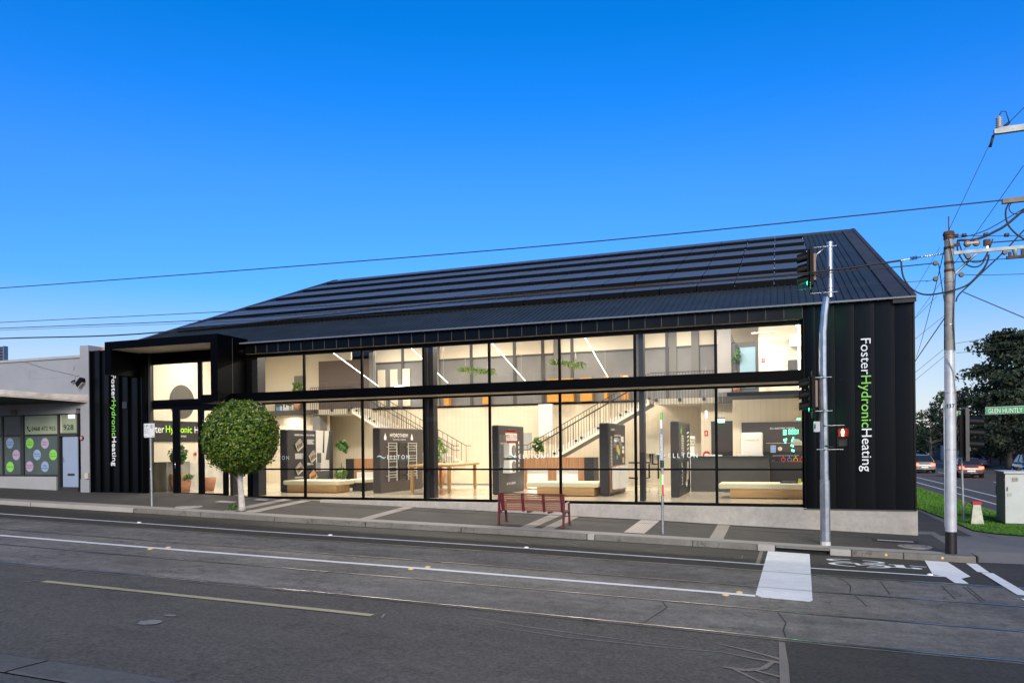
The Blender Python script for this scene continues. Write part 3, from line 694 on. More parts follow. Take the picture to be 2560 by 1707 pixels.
# solar panels: six rows on the roof; the hundred largest one by one, the rest as one part
PX0, PXW = -24.05, (1.08 + 24.05) / 21
def panel(mb, x, y, yl=1.6):
    x0, x1 = x + .014, x + PXW - .014; y0, y1 = y, y + yl
    def P(xx, yy, l): return (xx, yy, rz(yy) + (l if l < .1 else l - .08 * (yy - y) / yl))
    lo, hi = .02, .21  # black sides reach the roof: frame plus the shade painted under the panel
    mb.add([P(x0, y0, lo), P(x1, y0, lo), P(x1, y1, lo), P(x0, y1, lo), P(x0, y0, hi), P(x1, y0, hi), P(x1, y1, hi), P(x0, y1, hi)],
           [(0, 3, 2, 1), (0, 1, 5, 4), (1, 2, 6, 5), (2, 3, 7, 6), (3, 0, 4, 7)], pvf)
    e = .016; a, b, c_, d_ = P(x0, y0, hi), P(x1, y0, hi), P(x1, y1, hi), P(x0, y1, hi)
    A, B_, C_, D_ = P(x0 + e, y0 + e, hi), P(x1 - e, y0 + e, hi), P(x1 - e, y1 - e, hi), P(x0 + e, y1 - e, hi)
    mb.add([a, b, c_, d_, A, B_, C_, D_], [(0, 1, 5, 4), (1, 2, 6, 5), (2, 3, 7, 6), (3, 0, 4, 7)], mat('panel_rim', (.13, .145, .17), .4, .5))
    mb.poly([A, B_, C_, D_], pvm)
rows = [2.90, 4.98, 7.20, 9.48, 11.78, 14.02]
far = MB(); cnt = 0
first = {}
for r_, y in enumerate(rows):
    yl = 1.76 if r_ < 5 else 1.58
    for c_ in range(20, -1, -1):
        x = PX0 + c_ * PXW
        if r_ == 5 or (r_ == 4 and c_ < 5): panel(far, x, y, yl)
        elif yl not in first:
            mb = MB(); panel(mb, x, y, yl); first[yl] = (mb.build('solar_panel', shop), x, y); cnt += 1
        else:
            o, x0, y0 = first[yl]; q = o.copy(); COL.objects.link(q); q.parent = shop; q.location = (x - x0, y - y0, RS * (y - y0)); cnt += 1
o = far.build('solar_panel_rows', shop); tag(o, 'solar panels of the highest rows near the ridge', kind='stuff')
# rails carrying the panels (the pale underside edge of each row)
mb = MB()
for y in rows:
    for dy in (.3, 1.3):
        mb.add([(PX0, y + dy, rz(y + dy) + .02), (PX0 + 21 * PXW, y + dy, rz(y + dy) + .02), (PX0 + 21 * PXW, y + dy, rz(y + dy) + .09), (PX0, y + dy, rz(y + dy) + .09)], [(0, 1, 2, 3)], steel)
mb.build('panel_rail', shop)
# --- windows (frame with its pane; ground floor ones have a low transom)
def window(x0, x1, z0, z1, fw=.04, transom=None, yd=.07, left=True, right=True, bot=.05, top=.05, name='window', gl=glass):
    mb = MB()
    mb.box(x0, x0 + fw, 0, yd, z0, z1, frame); mb.box(x1 - fw, x1, 0, yd, z0, z1, frame)
    mb.box(x0 + fw, x1 - fw, .001, yd - .001, z0, z0 + bot, frame); mb.box(x0 + fw, x1 - fw, .001, yd - .001, z1 - top, z1, frame)
    if transom: mb.box(x0 + fw, x1 - fw, -.012, yd - .004, transom - .028, transom + .028, frame)
    f = mb.build(name, shop)
    p = MB(); p.quad((x0 + fw, .035, z0 + bot), (x1 - fw, .035, z0 + bot), (x1 - fw, .035, z1 - top), (x0 + fw, .035, z1 - top), gl); p.build('pane', f)
    return f
for k in range(8):
    x0 = M0 + BW * (k - 1); x1 = x0 + BW
    window(x0 + .002, x1 - .002, -.08, 3.345, .036, .963, top=.07, bot=.08)
    window(x0 + .002, x1 - .002, 3.64, 5.085, .036, None, top=.118 if k < 8 else .1, bot=.07)
# entry glazing
window(-22.60, -20.24, 3.50, 5.02, .09, top=.09, bot=.08); window(-20.24, -18.0, 3.50, 5.02, .09, top=.09, bot=.08)
window(-22.60, -21.46, -.02, 3.33, .08, top=.10, bot=.03); window(-20.18, -19.12, -.03, 3.33, .09, top=.20, bot=.10)
window(-19.12, -17.99, -.08, 3.33, .12, top=.1, bot=.06)
mb = MB(); mb.box(-22.6, -18, -.03, .09, 3.33, 3.50, black); mb.box(-22.6, -18, -.02, .1, 5.02, 5.38, black); mb.box(-22.62, -17.99, -.1, .1, -.3, -.02, black); mb.box(-22.6, -22.5, -.1, .02, -.05, 5.3, charc); mb.build('entry_frame', shop)
mb = MB(); mb.box(-21.46, -21.22, .002, .068, -.02, 3.33, frame); mb.box(-20.34, -20.18, .002, .068, -.02, 3.33, frame); mb.box(-21.22, -20.34, .003, .067, 3.17, 3.33, frame); mb.box(-21.22, -20.34, .003, .067, -.02, .08, frame)
dr = mb.build('door', shop)
mb = MB(); mb.quad((-21.22, .035, .08), (-20.34, .035, .08), (-20.34, .035, 3.17), (-21.22, .035, 3.17), glass); mb.build('pane', dr)
mb = MB(); mb.tube([(-21.36, -.0, 1.00), (-21.36, -.07, 1.00), (-21.36, -.07, 1.22), (-21.36, .0, 1.22)], .014, chrome); mb.build('handle', dr)
# --- lettering on the cladding
def vsign(x, ztop, length, wid):
    mb = MB(); parts = [('Foster', whitel), ('Hydronic', greenl), ('Heating', whitel)]
    W = [glyphs(t, True)[2] for t, _ in parts]; tot = sum(a[1] - a[0] for a in W) + .08 * 2; s_ = length / tot
    z = ztop
    for (t, m_), a in zip(parts, W):
        vs, fs, _ = glyphs(t, True)
        pts = [(x + (p[1] + .0) * wid, YC - .045 - p[2] * .02, z - (p[0] - a[0]) * s_) for p in vs]
        mb.add(pts, fs, m_); z -= (a[1] - a[0]) * s_ + .08 * s_
    return mb.build('sign_lettering', shop)
vsign(2.06, 4.448, 3.53, .345); vsign(-24.27, 4.60, 3.51, .30)
mb = MB(); mb.box(-23.75, -23.53, YC - .04, YC - .025, 3.30, 3.55, mat('grey_plaque', (.03, .035, .05), .4)); mb.build('wall_plaque', shop)
# --- interior shell
YB = 10.9
ish = MB()
ish.box(XL + .2, XR - .2, .08, 16, -.2, 0.0, floorm); ish.build('interior_floor', shop)
mb = MB()
mb.box(-22.0, 2.6, YB, YB + .12, 0, 3.60, cream); mb.box(-19.2, XR - .3, YB + .02, YB + .12, 5.98, 8.6, creamp)
mb.box(-22, XR - .3, YB - .03, YB + .1, 3.60, 3.68, frame)
mb.build('interior_wall', shop)
mb = MB(); mb.extrude([(-24.95, .12, 0), (-24.95, .12, 5.2), (-24.95, YB, rz(YB) - .3), (-24.95, YB, 0)], (.2, 0, 0), cream_y); mb.build('interior_wall', shop)
mb = MB(); mb.extrude([(XR - .45, .22, 0), (XR - .45, .22, 5.2), (XR - .45, 15, rz(15) - .3), (XR - .45, 15, 0)], (.2, 0, 0), creamp); mb.build('interior_wall', shop)
mb = MB(); mb.box(.68, XR - .45, .12, .20, 0, 5.2, creamp); mb.build('interior_wall', shop)
mb = MB(); mb.box(-24.75, -20.8, 9.2, 9.32, 0, 3.36, cream); mb.box(-24.75, -19.5, 9.2, 9.3, 3.56, 7.8, creamp); mb.build('interior_wall', shop)
# grey panelled upper wall with posts
mb = MB(); mb.box(-19.2, -2.1, YB + .04, YB + .1, 3.68, 5.98, greywall); mb.box(-19.2, -2.1, YB + .01, YB + .039, 5.90, 5.98, charc2)
for x in (-17.6, -16.4, -13.9, -11.7, -10.3, -8.9, -5.9, -4.6): mb.box(x - .07, x + .07, YB - .02, YB + .03, 3.68, 6.9, charc2)
for x in (-15.75, -9.6, -4.35, -3.4): mb.box(x - .16, x + .16, YB - .05, YB + .03, 3.68, 7.4, mat('grey_post', (.17, .165, .16), .6))
mb.build('upper_wall', shop)
mb = MB()
for x0, x1, z1 in ((-19.0, -18.6, 5.6), (-18.3, -17.9, 5.6), (-17.6, -17.2, 5.6)): mb.box(x0, x1, YB - .03, YB + .035, 3.75, z1, creamp)
for x0, x1, z1 in ((-13.2, -12.9, 4.6), (-10.0, -8.75, 4.75), (-8.45, -7.9, 4.75), (-7.35, -7.2, 4.8), (-6.6, -6.25, 4.8), (-15.2, -14.95, 4.6)): mb.box(x0, x1, YB - .35, YB - .05, 3.70, z1, orangep)
mb.build('joinery', shop)
# ceilings
mb = MB()
mb.poly([(XL + .2, .12, rz(.12) - .28), (XL + .2, 15.8, rz(15.8) - .28), (XR - .25, 15.8, rz(15.8) - .28), (XR - .25, .12, rz(.12) - .28)], creamp); mb.build('ceiling', shop)
# upper floor slabs at both ends with the landings
mb = MB(); mb.box(-24.75, -20.9, 8.45, YB, 3.345, 3.56, charc2); mb.box(-21.3, -19.3, 8.5, YB, 3.32, 3.56, mat('landing', (.60, .56, .48), .7))
mb.box(-2.35, XR - .45, 8.4, YB + 3, 3.345, 3.57, charc2); mb.box(-4.7, -2.3, 8.5, YB, 3.34, 3.56, MATS['landing']); mb.build('mezzanine_slab', shop)
mb = MB(); mb.box(-1.65, XR - .5, 7.0, 7.12, 0, 3.34, cream); mb.box(-3.0, -1.64, 9.0, 9.1, 0, 3.34, cream); mb.box(-2.60, -1.70, 8.93, 8.99, 0, 2.62, charc); mb.build('interior_wall', shop)
mb = MB(); mb.box(-1.33, .95, 6.94, 6.995, 1.0, 2.485, charc); mb.build('display_board', shop)
# upper right office: door, glass, ceiling edge
mb = MB(); mb.box(-2.0, -.68, 6.1, 6.2, 3.57, 5.36, charc2); mb.box(-.68, XR - .4, 6.1, 6.2, 3.57, 7.6, creamp); mb.box(-2.1, -1.62, 6.0, 6.08, 3.57, 6.8, mat('lilac_grey', (.22, .21, .21), .6))
mb.box(-1.33, -.79, 6.06, 6.09, 3.7, 5.17, mat('blue_glass', (.22, .34, .42), .2)); mb.box(-1.5, -1.42, 6.05, 6.09, 3.6, 5.3, charc)
mb.extrude([(-1.95, 6.1, 6.0), (-1.60, 6.1, 5.36), (-1.48, 6.1, 5.36), (-1.75, 6.1, 6.0)], (0, -.05, 0), charc2)
mb.box(.30, .95, 5.7, 6.1, 4.25, 4.60, charc2); mb.box(-.35, .30, 5.8, 6.1, 4.1, 4.37, white); mb.box(.36, .9, 5.85, 6.1, 5.10, 5.5, white)
mb.box(-1.9, .95, 5.9, 5.93, 4.22, 4.26, charc); mb.build('office_wall', shop)
# ground platform and the two flights
mb = MB(); mb.box(-15.6, -9.0, 8.5, YB, 0, .72, mat('pale_timber', (.66, .56, .40), .6, noise=(3, .06))); mb.box(-15.6, -9.0, 8.48, 8.5, .0, .06, greywall)
plat = mb.build('platform', shop)
def flight(xb, xt, zb, zt, name='staircase'):
    n = 16; mb = MB(); dx = (xt - xb) / n; dz = (zt - zb) / n; tread = MATS['landing']
    for i in range(n):
        xa = xb + dx * i; mb.box(xa, xa + dx, 8.52, 9.75, zb + dz * i, zb + dz * (i + 1) , tread)
    sgn = 1 if xt > xb else -1
    for y0 in (8.46, 9.76):
        mb.extrude([(xb, y0, zb - .0), (xb, y0, zb + .20), (xt, y0, zt + .02), (xt, y0, zt - .24), (xb + sgn * .45, y0, zb)], (0, .05, 0), mat('stringer', (.78, .74, .66), .6))
    mb.poly([(xb + sgn * .4, 8.5, zb - .02), (xb + sgn * .4, 9.78, zb - .02), (xt, 9.78, zt - .25), (xt, 8.5, zt - .25)], greywall)
    st = mb.build(name, shop)
    bl = MB(); balu = mat('baluster', (.03, .026, .022), .4)
    m_ = 44
    for i in range(m_ + 1):
        t = i / m_; x = xb + (xt - xb) * t; z = zb + (zt - zb) * t
        bl.box(x - .008, x + .008, 8.425, 8.44, z - .12, z + 1.02, balu)
        if i % 2 == 0: bl.box(x - .008, x + .008, 9.82, 9.835, z + .1, z + 1.02, balu)
        if i % 8 in (2, 4): bl.box(x - .05, x + .05, 8.43, 8.47, z - .03, z + .05, balu)
    for y0, dz_ in ((8.432, 1.03), (9.828, 1.03), (8.5, .82)):
        bl.tube([(xb - sgn * .25, y0, zb + dz_ - (.0)), (xb, y0, zb + dz_), (xt, y0, zt + dz_)], .016, balu, 6)
    bl.build('balustrade', st); return st
flight(-10.25, -5.0, .72, 3.58); flight(-13.75, -19.0, .72, 3.58)
mb = MB(); balu = MATS['baluster']
for x0, x1 in ((-21.3, -19.05), (-4.95, -2.35)):
    n = int((x1 - x0) / .115)
    for i in range(n + 1):
        x = x0 + (x1 - x0) * i / n; mb.box(x - .008, x + .008, 8.425, 8.44, 3.30, 4.62, balu)
        if i % 8 == 2: mb.box(x - .06, x + .06, 8.43, 8.47, 3.44, 3.56, balu)
    mb.box(x0, x1, 8.415, 8.45, 4.60, 4.63, balu)
mb.build('landing_balustrade', shop)
mb = MB(); mb.box(-21.3, -20.9, 8.6, 9.2, 0, 3.33, greywall); mb.box(-21.0, -18.2, 8.7, 8.8, 3.56, 5.9, mat('brown_panel', (.115, .085, .08), .6)); mb.box(-18.2, -17.9, 8.7, 8.8, 3.56, 6.2, greywall); mb.build('lobby_wall', shop)
# columns inside the glass
def column(x0, x1, y0, y1):
    mb = MB(); mb.box(x0, x1, y0, y1, 0, rz(y0) - .3, mat('column_black', (.018, .018, .022), .4)); mb.build('column', shop)
column(-10.96, -10.80, .30, .62); column(-11.01, -10.93, .12, .3); column(-3.97, -3.82, .30, .60); column(-18.12, -17.72, .12, .55); column(-18.99, -18.86, .12, .4)

# --- lamps the showroom has: slim LED bars under the sloping roof and small ceiling lights
led = mat('led_tube', (1, 1, 1), .5, emit=((1.0, .93, .80), 3.0))
LED_COL = (1.0, 0.90, 0.775)
def area(name, loc, sx, sy, power, parent=None, rot=(0, 0, 0)):
    d = bpy.data.lights.new(name, 'AREA'); d.shape = 'RECTANGLE'; d.size = sx; d.size_y = sy; d.energy = power; d.color = LED_COL
    o = bpy.data.objects.new(name, d); COL.objects.link(o)
    if parent is not None: o.parent = parent; o.location = Vector(loc) - WORLD.get(parent.name, Vector((0, 0, 0)))
    else: o.location = loc
    o.rotation_euler = rot; return o
for i, (x, y0, z0, y1, z1, nm) in enumerate(((-6.32, 2.0, 5.75, 6.7, 4.37, 'rightmost'), (-9.72, 2.0, 5.68, 6.6, 4.36, 'second from the right'), (-12.85, 2.0, 5.6, 5.9, 4.34, 'third from the right'), (-16.1, 2.0, 5.5, 5.9, 4.32, 'leftmost, behind the stair rail'))):
    mb = MB(); mb.cyl((x, y0, z0), (x, y1, z1), .013, led, n=8)
    for t in (.1, .9): mb.cyl((x, y0 + (y1 - y0) * t, z0 + (z1 - z0) * t), (x, y0 + (y1 - y0) * t, rz(y0 + (y1 - y0) * t) - .29), .004, steel, n=5)
    t_ = mb.build('pendant_light'); tag(t_, 'slim glowing bar lamp hung under the showroom ceiling, %s' % nm, 'pendant light', 'LED bar lamps in the showroom')
PW = 1.62
for i, x in enumerate((-22.5, -18.5, -14.5, -10.5, -6.5, -2.5, 1.0)):
    pw_ = 34 if x > 0 else (90 if x < -22 else 130)
    mb = MB(); z = 6.35; mb.box(x - 1.05, x + 1.05, 3.85, 4.15, z, z + .05, steel)
    o = mb.build('ceiling_light', shop); area('lamp', (x, 4.0, z - .01), 2.0, .25, pw_ * PW, o)
for i, x in enumerate((-17.5, -13.0, -8.5, -4.0)):
    mb = MB(); z = 6.9; mb.box(x - 1.05, x + 1.05, 8.85, 9.15, z, z + .05, steel)
    o = mb.build('ceiling_light', shop); area('lamp', (x, 9.0, z - .01), 2.0, .25, 55 * PW, o)
for x, y, z, p in ((-22.8, 8.8, 3.335, 7), (.2, 8.6, 3.335, 0), (-23.2, 6.0, 6.2, 0)):
    if p: 
        mb = MB(); mb.box(x - .4, x + .4, y - .1, y + .1, z - .03, z - .0, white); o = mb.build('ceiling_light', shop); area('lamp', (x, y, z - .04), .7, .15, p * PW, o)
mb = MB(); mb.box(-.9, -.1, 5.4, 5.6, 5.55, 5.6, white); o = mb.build('ceiling_light', shop); area('lamp', (-.5, 5.5, 5.54), .7, .15, 5 * PW, o)
mb = MB(); mb.box(.62, .68, 5.2, 5.26, 3.6, 6.0, led); tag(mb.build('wall_light'), 'bright upright strip lamp at the right end of the upper office', 'strip light')
#@@INTERIOR
# ================================================================== THINGS INSIDE THE SHOWROOM
def fin(x0, x1, y0, y1, label, top=2.44, m_=None):
    m_ = m_ or charc
    t = thing('display_stand', ((x0 + x1) / 2, (y0 + y1) / 2, 0), label, 'display panel', 'free standing display panels')
    mb = MB(); mb.bbox(x0, x1, y0, y1, 0.0, top, m_, .03); mb.build('panel_board', t); return t
def yl(txt, x, y0, y1, z0, z1, m_, fit='both'):  # writing on a face that looks towards +X, reading into the depth
    mb = MB(); mb.text(txt, (x, y0, z0), Y_, Z_, y1 - y0, z1 - z0, m_, fit=fit); return mb
def small_lines(mb, x, y0, y1, z0, z1, n, m_):
    for i in range(n):
        z = z0 + (z1 - z0) * (i + .3) / n; mb.quad((x, y0, z), (x, y1 - rnd.uniform(0, .35) * (y1 - y0), z), (x, y1 - rnd.uniform(0, .3) * (y1 - y0), z + (z1 - z0) / n * .4), (x, y0, z + (z1 - z0) / n * .4), m_)
FX = .004
# panel A: underfloor heating
t = fin(-18.34, -17.98, 2.15, 5.30, 'tall charcoal display panel of floor samples behind the cream bench on the left')
mb = yl('UNDERFLOOR HYDRONIC HEATING', -17.98 + FX, 2.60, 3.93, 2.20, 2.26, txtw)
small_lines(mb, -17.97, 3.43, 3.92, 1.86, 2.06, 6, decal); small_lines(mb, -17.97, 2.62, 3.2, 1.28, 1.50, 7, decal); small_lines(mb, -17.97, 3.43, 3.9, 1.02, 1.12, 3, decal); small_lines(mb, -17.97, 2.6, 3.3, .52, .58, 2, decal)
mb.build('panel_lettering', t)
mb = MB(); mb.quad((-17.975, 4.03, .42), (-17.975, 4.98, .42), (-17.975, 4.98, 2.43), (-17.975, 4.03, 2.43), mat('photo_white', (.55, .54, .52), .4))
mb.add([(-17.973, 4.5, 1.5), (-17.973, 4.62, 1.5), (-17.973, 4.66, 2.43), (-17.973, 4.58, 2.43)], [(0, 1, 2, 3)], charc); mb.add([(-17.973, 4.7, 1.2), (-17.973, 4.98, 1.2), (-17.973, 4.98, 2.3)], [(0, 1, 2)], charc2)
mb.quad((-17.972, 4.03, .42), (-17.972, 4.98, .42), (-17.972, 4.98, .75), (-17.972, 4.03, .75), charc2); mb.quad((-17.971, 4.05, .75), (-17.971, 4.35, .75), (-17.971, 4.35, 1.1), (-17.971, 4.05, 1.1), greywall)
mb.quad((-17.97, 4.1, 1.1), (-17.97, 4.4, 1.1), (-17.97, 4.4, 1.5), (-17.97, 4.1, 1.5), charc2); mb.build('panel_photograph', t)
samp = mat('sample_grey', (.26, .22, .20), .6, noise=(12, .15)); samp2 = mat('sample_cream', (.5, .45, .37), .6)
for y, z, m_, k in ((2.85, 1.85, samp, 'topmost'), (3.75, 1.38, samp, 'second from the top'), (2.85, .92, samp, 'third from the top'), (3.75, .58, mat('sample_timber', (.48, .24, .12), .5), 'lowest, timber coloured')):
    mb = MB(); d = .23
    mb.extrude([(-17.96, y - d * 1.1, z + .02), (-17.96, y - .1, z - d), (-17.96, y + d * 1.2, z - .02), (-17.96, y + .05, z + d)], (.05, 0, 0), m_)
    mb.extrude([(-17.955, y - d * 1.1, z - .02), (-17.955, y - .1, z - d - .05), (-17.955, y + d * 1.2, z - .06), (-17.955, y + d * 1.2, z - .02), (-17.955, y - .1, z - d), (-17.955, y - d * 1.1, z + .02)], (.045, 0, 0), samp2)
    for j in range(4): mb.box(-17.92, -17.895, y - .16 + j * .09, y - .14 + j * .09, z - .16 + j * .03, z - .02 + j * .03, black)
    tag(mb.build('floor_sample'), 'tilted square floor sample on the charcoal panel, %s' % k, 'floor sample', 'floor build-up samples')
# panel B: towel rails
t = fin(-14.24, -13.92, 2.2, 5.72, 'tall dark panel of towel rails in the middle of the left half of the showroom', m_=mat('aubergine_panel', (.052, .044, .047), .45))
mb = yl('HYDROTHERM', -13.92 + FX, 2.95, 4.39, 2.09, 2.23, txtw)
mb.text('TOWEL RAILS', (-13.916, 3.15, 1.97), Y_, Z_, 1.05, .06, decal)
for y in (2.58, 4.72): mb.extrude([(-13.916, y - .08, 1.98), (-13.916, y + .08, 1.98), (-13.916, y + .10, 2.06), (-13.916, y, 2.24), (-13.916, y - .10, 2.06)], (.004, 0, 0), decal)
mb.build('panel_lettering', t)
def towel_rail(y0, y1, m_, label):
    t = thing('towel_rail', (-13.85, (y0 + y1) / 2, .50), label, 'towel rail', 'ladder towel rails')
    mb = MB(); z0, z1 = .50, 1.88
    for y in (y0, y1): mb.cyl((-13.84, y, z0), (-13.84, y, z1), .018, m_, n=8)
    mb.build('upright', t); mb = MB()
    for i in range(14):
        if i in (5, 9): continue
        z = z0 + .06 + i * .1; mb.cyl((-13.84, y0, z), (-13.84, y1, z), .012, m_, n=6)
    mb.build('rung', t); mb = MB()
    for y in (y0, y1):
        for z in (.62, 1.72): mb.cyl((-13.92, y - .03, z), (-13.82, y - .03, z), .014, m_, n=6)
        mb.cyl((-13.84, y, z0 - .08), (-13.84, y, z0), .022, m_, n=6)
    mb.build('bracket', t)
towel_rail(2.69, 3.33, mat('pale_chrome', (.72, .74, .68), .3, .5), 'pale ladder towel rail on the left of the dark panel'); towel_rail(4.27, 4.98, MATS['pale_chrome'], 'pale ladder towel rail on the right of the dark panel')
towel_rail(3.50, 4.08, mat('rail_black', (.012, .012, .012), .3), 'black ladder towel rail between the two pale ones')
# panel C: heat pumps
t = fin(-9.50, -9.25, 2.25, 5.0, 'tall black panel of heat pumps to the left of the oak counter')
mb = MB(); x = -9.245
mb.quad((x, 2.95, 1.86), (x, 4.19, 1.86), (x, 4.19, 2.26), (x, 2.95, 2.26), mat('sign_red', (.55, .03, .03), .5)); mb.quad((x + .003, 2.95, 1.91), (x + .003, 4.19, 1.91), (x + .003, 4.19, 2.16), (x + .003, 2.95, 2.16), white)
mb.text('STIEBEL ELTRON', (x + .006, 2.98, 1.95), Y_, Z_, 1.17, .16, black)
mb.quad((x, 3.0, 2.22), (x, 4.0, 2.22), (x, 4.0, 2.34), (x, 3.0, 2.34), charc2); small_lines(mb, x, 3.45, 4.1, .85, 1.12, 8, decal); mb.text('BETTER COMFORT', (x, 3.06, .30), Y_, Z_, .95, .08, decal)
for i in range(7): mb.quad((x, 4.35, .75 + i * .17), (x, 4.44, .75 + i * .17), (x, 4.44, .86 + i * .17), (x, 4.35, .86 + i * .17), decal)
mb.quad((x, 3.42, 1.28), (x, 4.2, 1.28), (x, 4.2, 1.75), (x, 3.42, 1.75), charc2)
mb.build('panel_lettering', t)
mb = MB()
for i in range(5): mb.box(-9.25, -9.21, 2.35 + i * .14, 2.40 + i * .14, .95, 2.1, steel)
mb.box(-9.25, -9.20, 2.32, 2.95, 1.75, 1.82, steel); tag(mb.build('pipe_display'), 'row of grey pipes mounted on the near end of the black heat pump panel', 'pipes')
for z0, z1, w_ in ((1.29, 1.80, 'upper'), (.74, 1.20, 'lower')):
    t2 = thing('heat_pump', (-9.2, 3.0, z0), '%s of the two white heat pumps on the black panel' % w_, 'heat pump', 'white heat pumps on the black panel')
    mb = MB(); mb.box(-9.25, -9.0, 2.68, 3.34, z0, z1, white); mb.build('casing', t2)
    mb = MB(); mb.lathe([(.19, 0), (.19, .01)], (0, 0, 0), charc, 20); mb.v = [(-8.995 + p[2], 3.12 + p[0], (z0 + z1) / 2 + p[1]) for p in mb.v]; mb.add([(-8.98, 3.12 + .17 * math.cos(a * .3), (z0 + z1) / 2 + .17 * math.sin(a * .3)) for a in range(21)], [tuple(range(21))], greywall); mb.build('fan_grille', t2)
# panel D: air conditioning
t = fin(-5.67, -5.35, 2.3, 5.15, 'tall black panel of thermostats to the right of the oak counter')
mb = MB(); x = -5.345
mb.text('DAIKIN', (x, 2.62, 2.19), Y_, Z_, .6, .07, decal); small_lines(mb, x, 2.6, 2.9, .95, 2.0, 22, chalk := decal); mb.text('controls', (x, 3.2, 2.0), Y_, Z_, 1.1, .08, decal); small_lines(mb, x, 3.2, 4.2, 1.82, 1.95, 3, decal)
for y, z, a, b_, m_ in ((3.0, 1.62, .35, .2, greywall), (3.1, 1.78, .4, .12, white), (3.9, 1.55, .5, .3, greywall), (4.3, 1.80, .45, .2, white), (3.55, 1.34, .55, .36, mat('print_lime', (.5, .55, .08), .5)), (3.5, 1.20, .2, .26, mat('print_blue', (.15, .42, .65), .5)), (3.45, 1.5, .12, .2, mat('print_pink', (.7, .10, .25), .5)), (4.55, 1.55, .3, .1, white), (4.5, 1.40, .35, .12, white), (4.7, 1.30, .25, .09, red), (4.55, 1.05, .3, .2, samp2)):
    mb.box(x, x + .01, y, y + a, z, z + b_, m_)
mb.build('panel_lettering', t)
mb = MB(); mb.box(-5.35, -5.30, 2.42, 5.0, .12, 1.0, walnut); tag(mb.build('timber_backing'), 'low timber board on the foot of the black thermostat panel', 'timber board')
t = thing('radiator', (-5.2, 3.3, .2), 'white column radiator standing before the timber board of the thermostat panel', 'radiator')
mb = MB(); mb.box(-5.28, -5.16, 2.5, 3.1, .22, .95, white); mb.build('panel', t)
mb = MB(); [mb.box(-5.29, -5.12, 3.2 + i * .14, 3.29 + i * .14, .2, .97, white) for i in range(9)]; mb.build('columns', t)
# panel E
t = fin(-3.30, -3.03, 2.12, 5.3, 'tall black panel beside the black service counter, seen almost end-on')
mb = MB(); x = -3.025
mb.text('HYDRONIC', (x, 3.0, 1.5), Z_, (0, -1, 0), .8, .25, decal); mb.quad((x, 2.5, 2.05), (x, 3.0, 2.05), (x, 3.0, 2.2), (x, 2.5, 2.2), greenl); small_lines(mb, x, 2.7, 3.5, 1.3, 2.0, 12, decal)
mb.text('VAILLANT', (x, 3.1, .35), Z_, (0, -1, 0), .75, .35, decal); mb.quad((x, 4.0, .4), (x, 4.7, .5), (x, 4.8, 1.1), (x, 4.3, 1.1), samp2); mb.quad((x, 3.9, .26), (x, 4.3, .26), (x, 4.3, .42), (x, 3.9, .42), white)
for i in range(6): mb.quad((x, 4.3, 1.35 + i * .14), (x, 4.9, 1.40 + i * .14), (x, 4.9, 1.46 + i * .14), (x, 4.3, 1.41 + i * .14), decal)
mb.build('panel_lettering', t)
# benches
def sbench(x0, x1, bx0, bx1, label):
    t = thing('bench', ((x0 + x1) / 2, 2.5, 0), label, 'bench', 'upholstered benches inside the glass')
    mb = MB(); mb.bbox(x0, x1, 2.0, 3.15, .295, .465, upholst, .03); mb.build('cushion', t)
    mb = MB(); mb.box(bx0, bx1, 2.08, 3.0, .02, .295, oakh); mb.build('base', t); mb = MB(); mb.box(bx0 + .03, bx1 - .03, 2.12, 2.9, 0, .02, black); mb.build('plinth', t)
sbench(-18.09, -15.6, -17.95, -15.74, 'cream topped oak bench in front of the floor sample panel'); sbench(-8.17, -5.66, -7.79, -5.80, 'cream topped oak bench in front of the oak counter'); sbench(-1.81, 1.1, -1.47, 1.05, 'cream topped bench at the far right window')
mb = MB(); mb.bbox(-15.9, -15.2, 3.2, 4.4, .33, .475, upholst, .03); mb.box(-15.8, -15.3, 3.3, 4.3, 0, .33, charc); tag(mb.build('ottoman'), 'small cream stool cushion behind the left bench', 'stool')
mb = MB(); mb.box(.0, .5, 2.3, 2.55, .465, .50, black); mb.box(.05, .45, 2.32, 2.5, .50, .515, greywall); tag(mb.build('brochure_stack'), 'dark flat case lying on the far right bench', 'case')
mb = MB(); mb.extrude([(.50, 2.4, .465), (.62, 2.4, .465), (.60, 2.4, .60), (.54, 2.4, .60)], (0, .12, 0), mat('yellow_plastic', (.6, .65, .05), .4)); tag(mb.build('spray_bottle'), 'small yellow bottle on the far right bench', 'bottle')
# high table
t = thing('high_table', (-12.1, 3.8, 0), 'high oak table between the towel rail panel and the heat pump panel', 'table')
mb = MB()
mb.extrude([(-12.78, 2.15, .98), (-11.02, 2.1, .98), (-11.3, 5.5, .98), (-13.0, 5.25, .98)], (0, 0, .07), oakh); mb.build('tabletop', t)
for x, y in ((-12.68, 2.35), (-11.15, 2.25), (-12.85, 5.15), (-11.45, 5.35)):
    mb = MB(); mb.box(x - .05, x + .05, y - .05, y + .05, .03, .985, oak); l = mb.build('leg', t); mb = MB(); mb.cyl((x, y, 0), (x, y, .03), .035, steel, n=10); mb.build('foot', l)
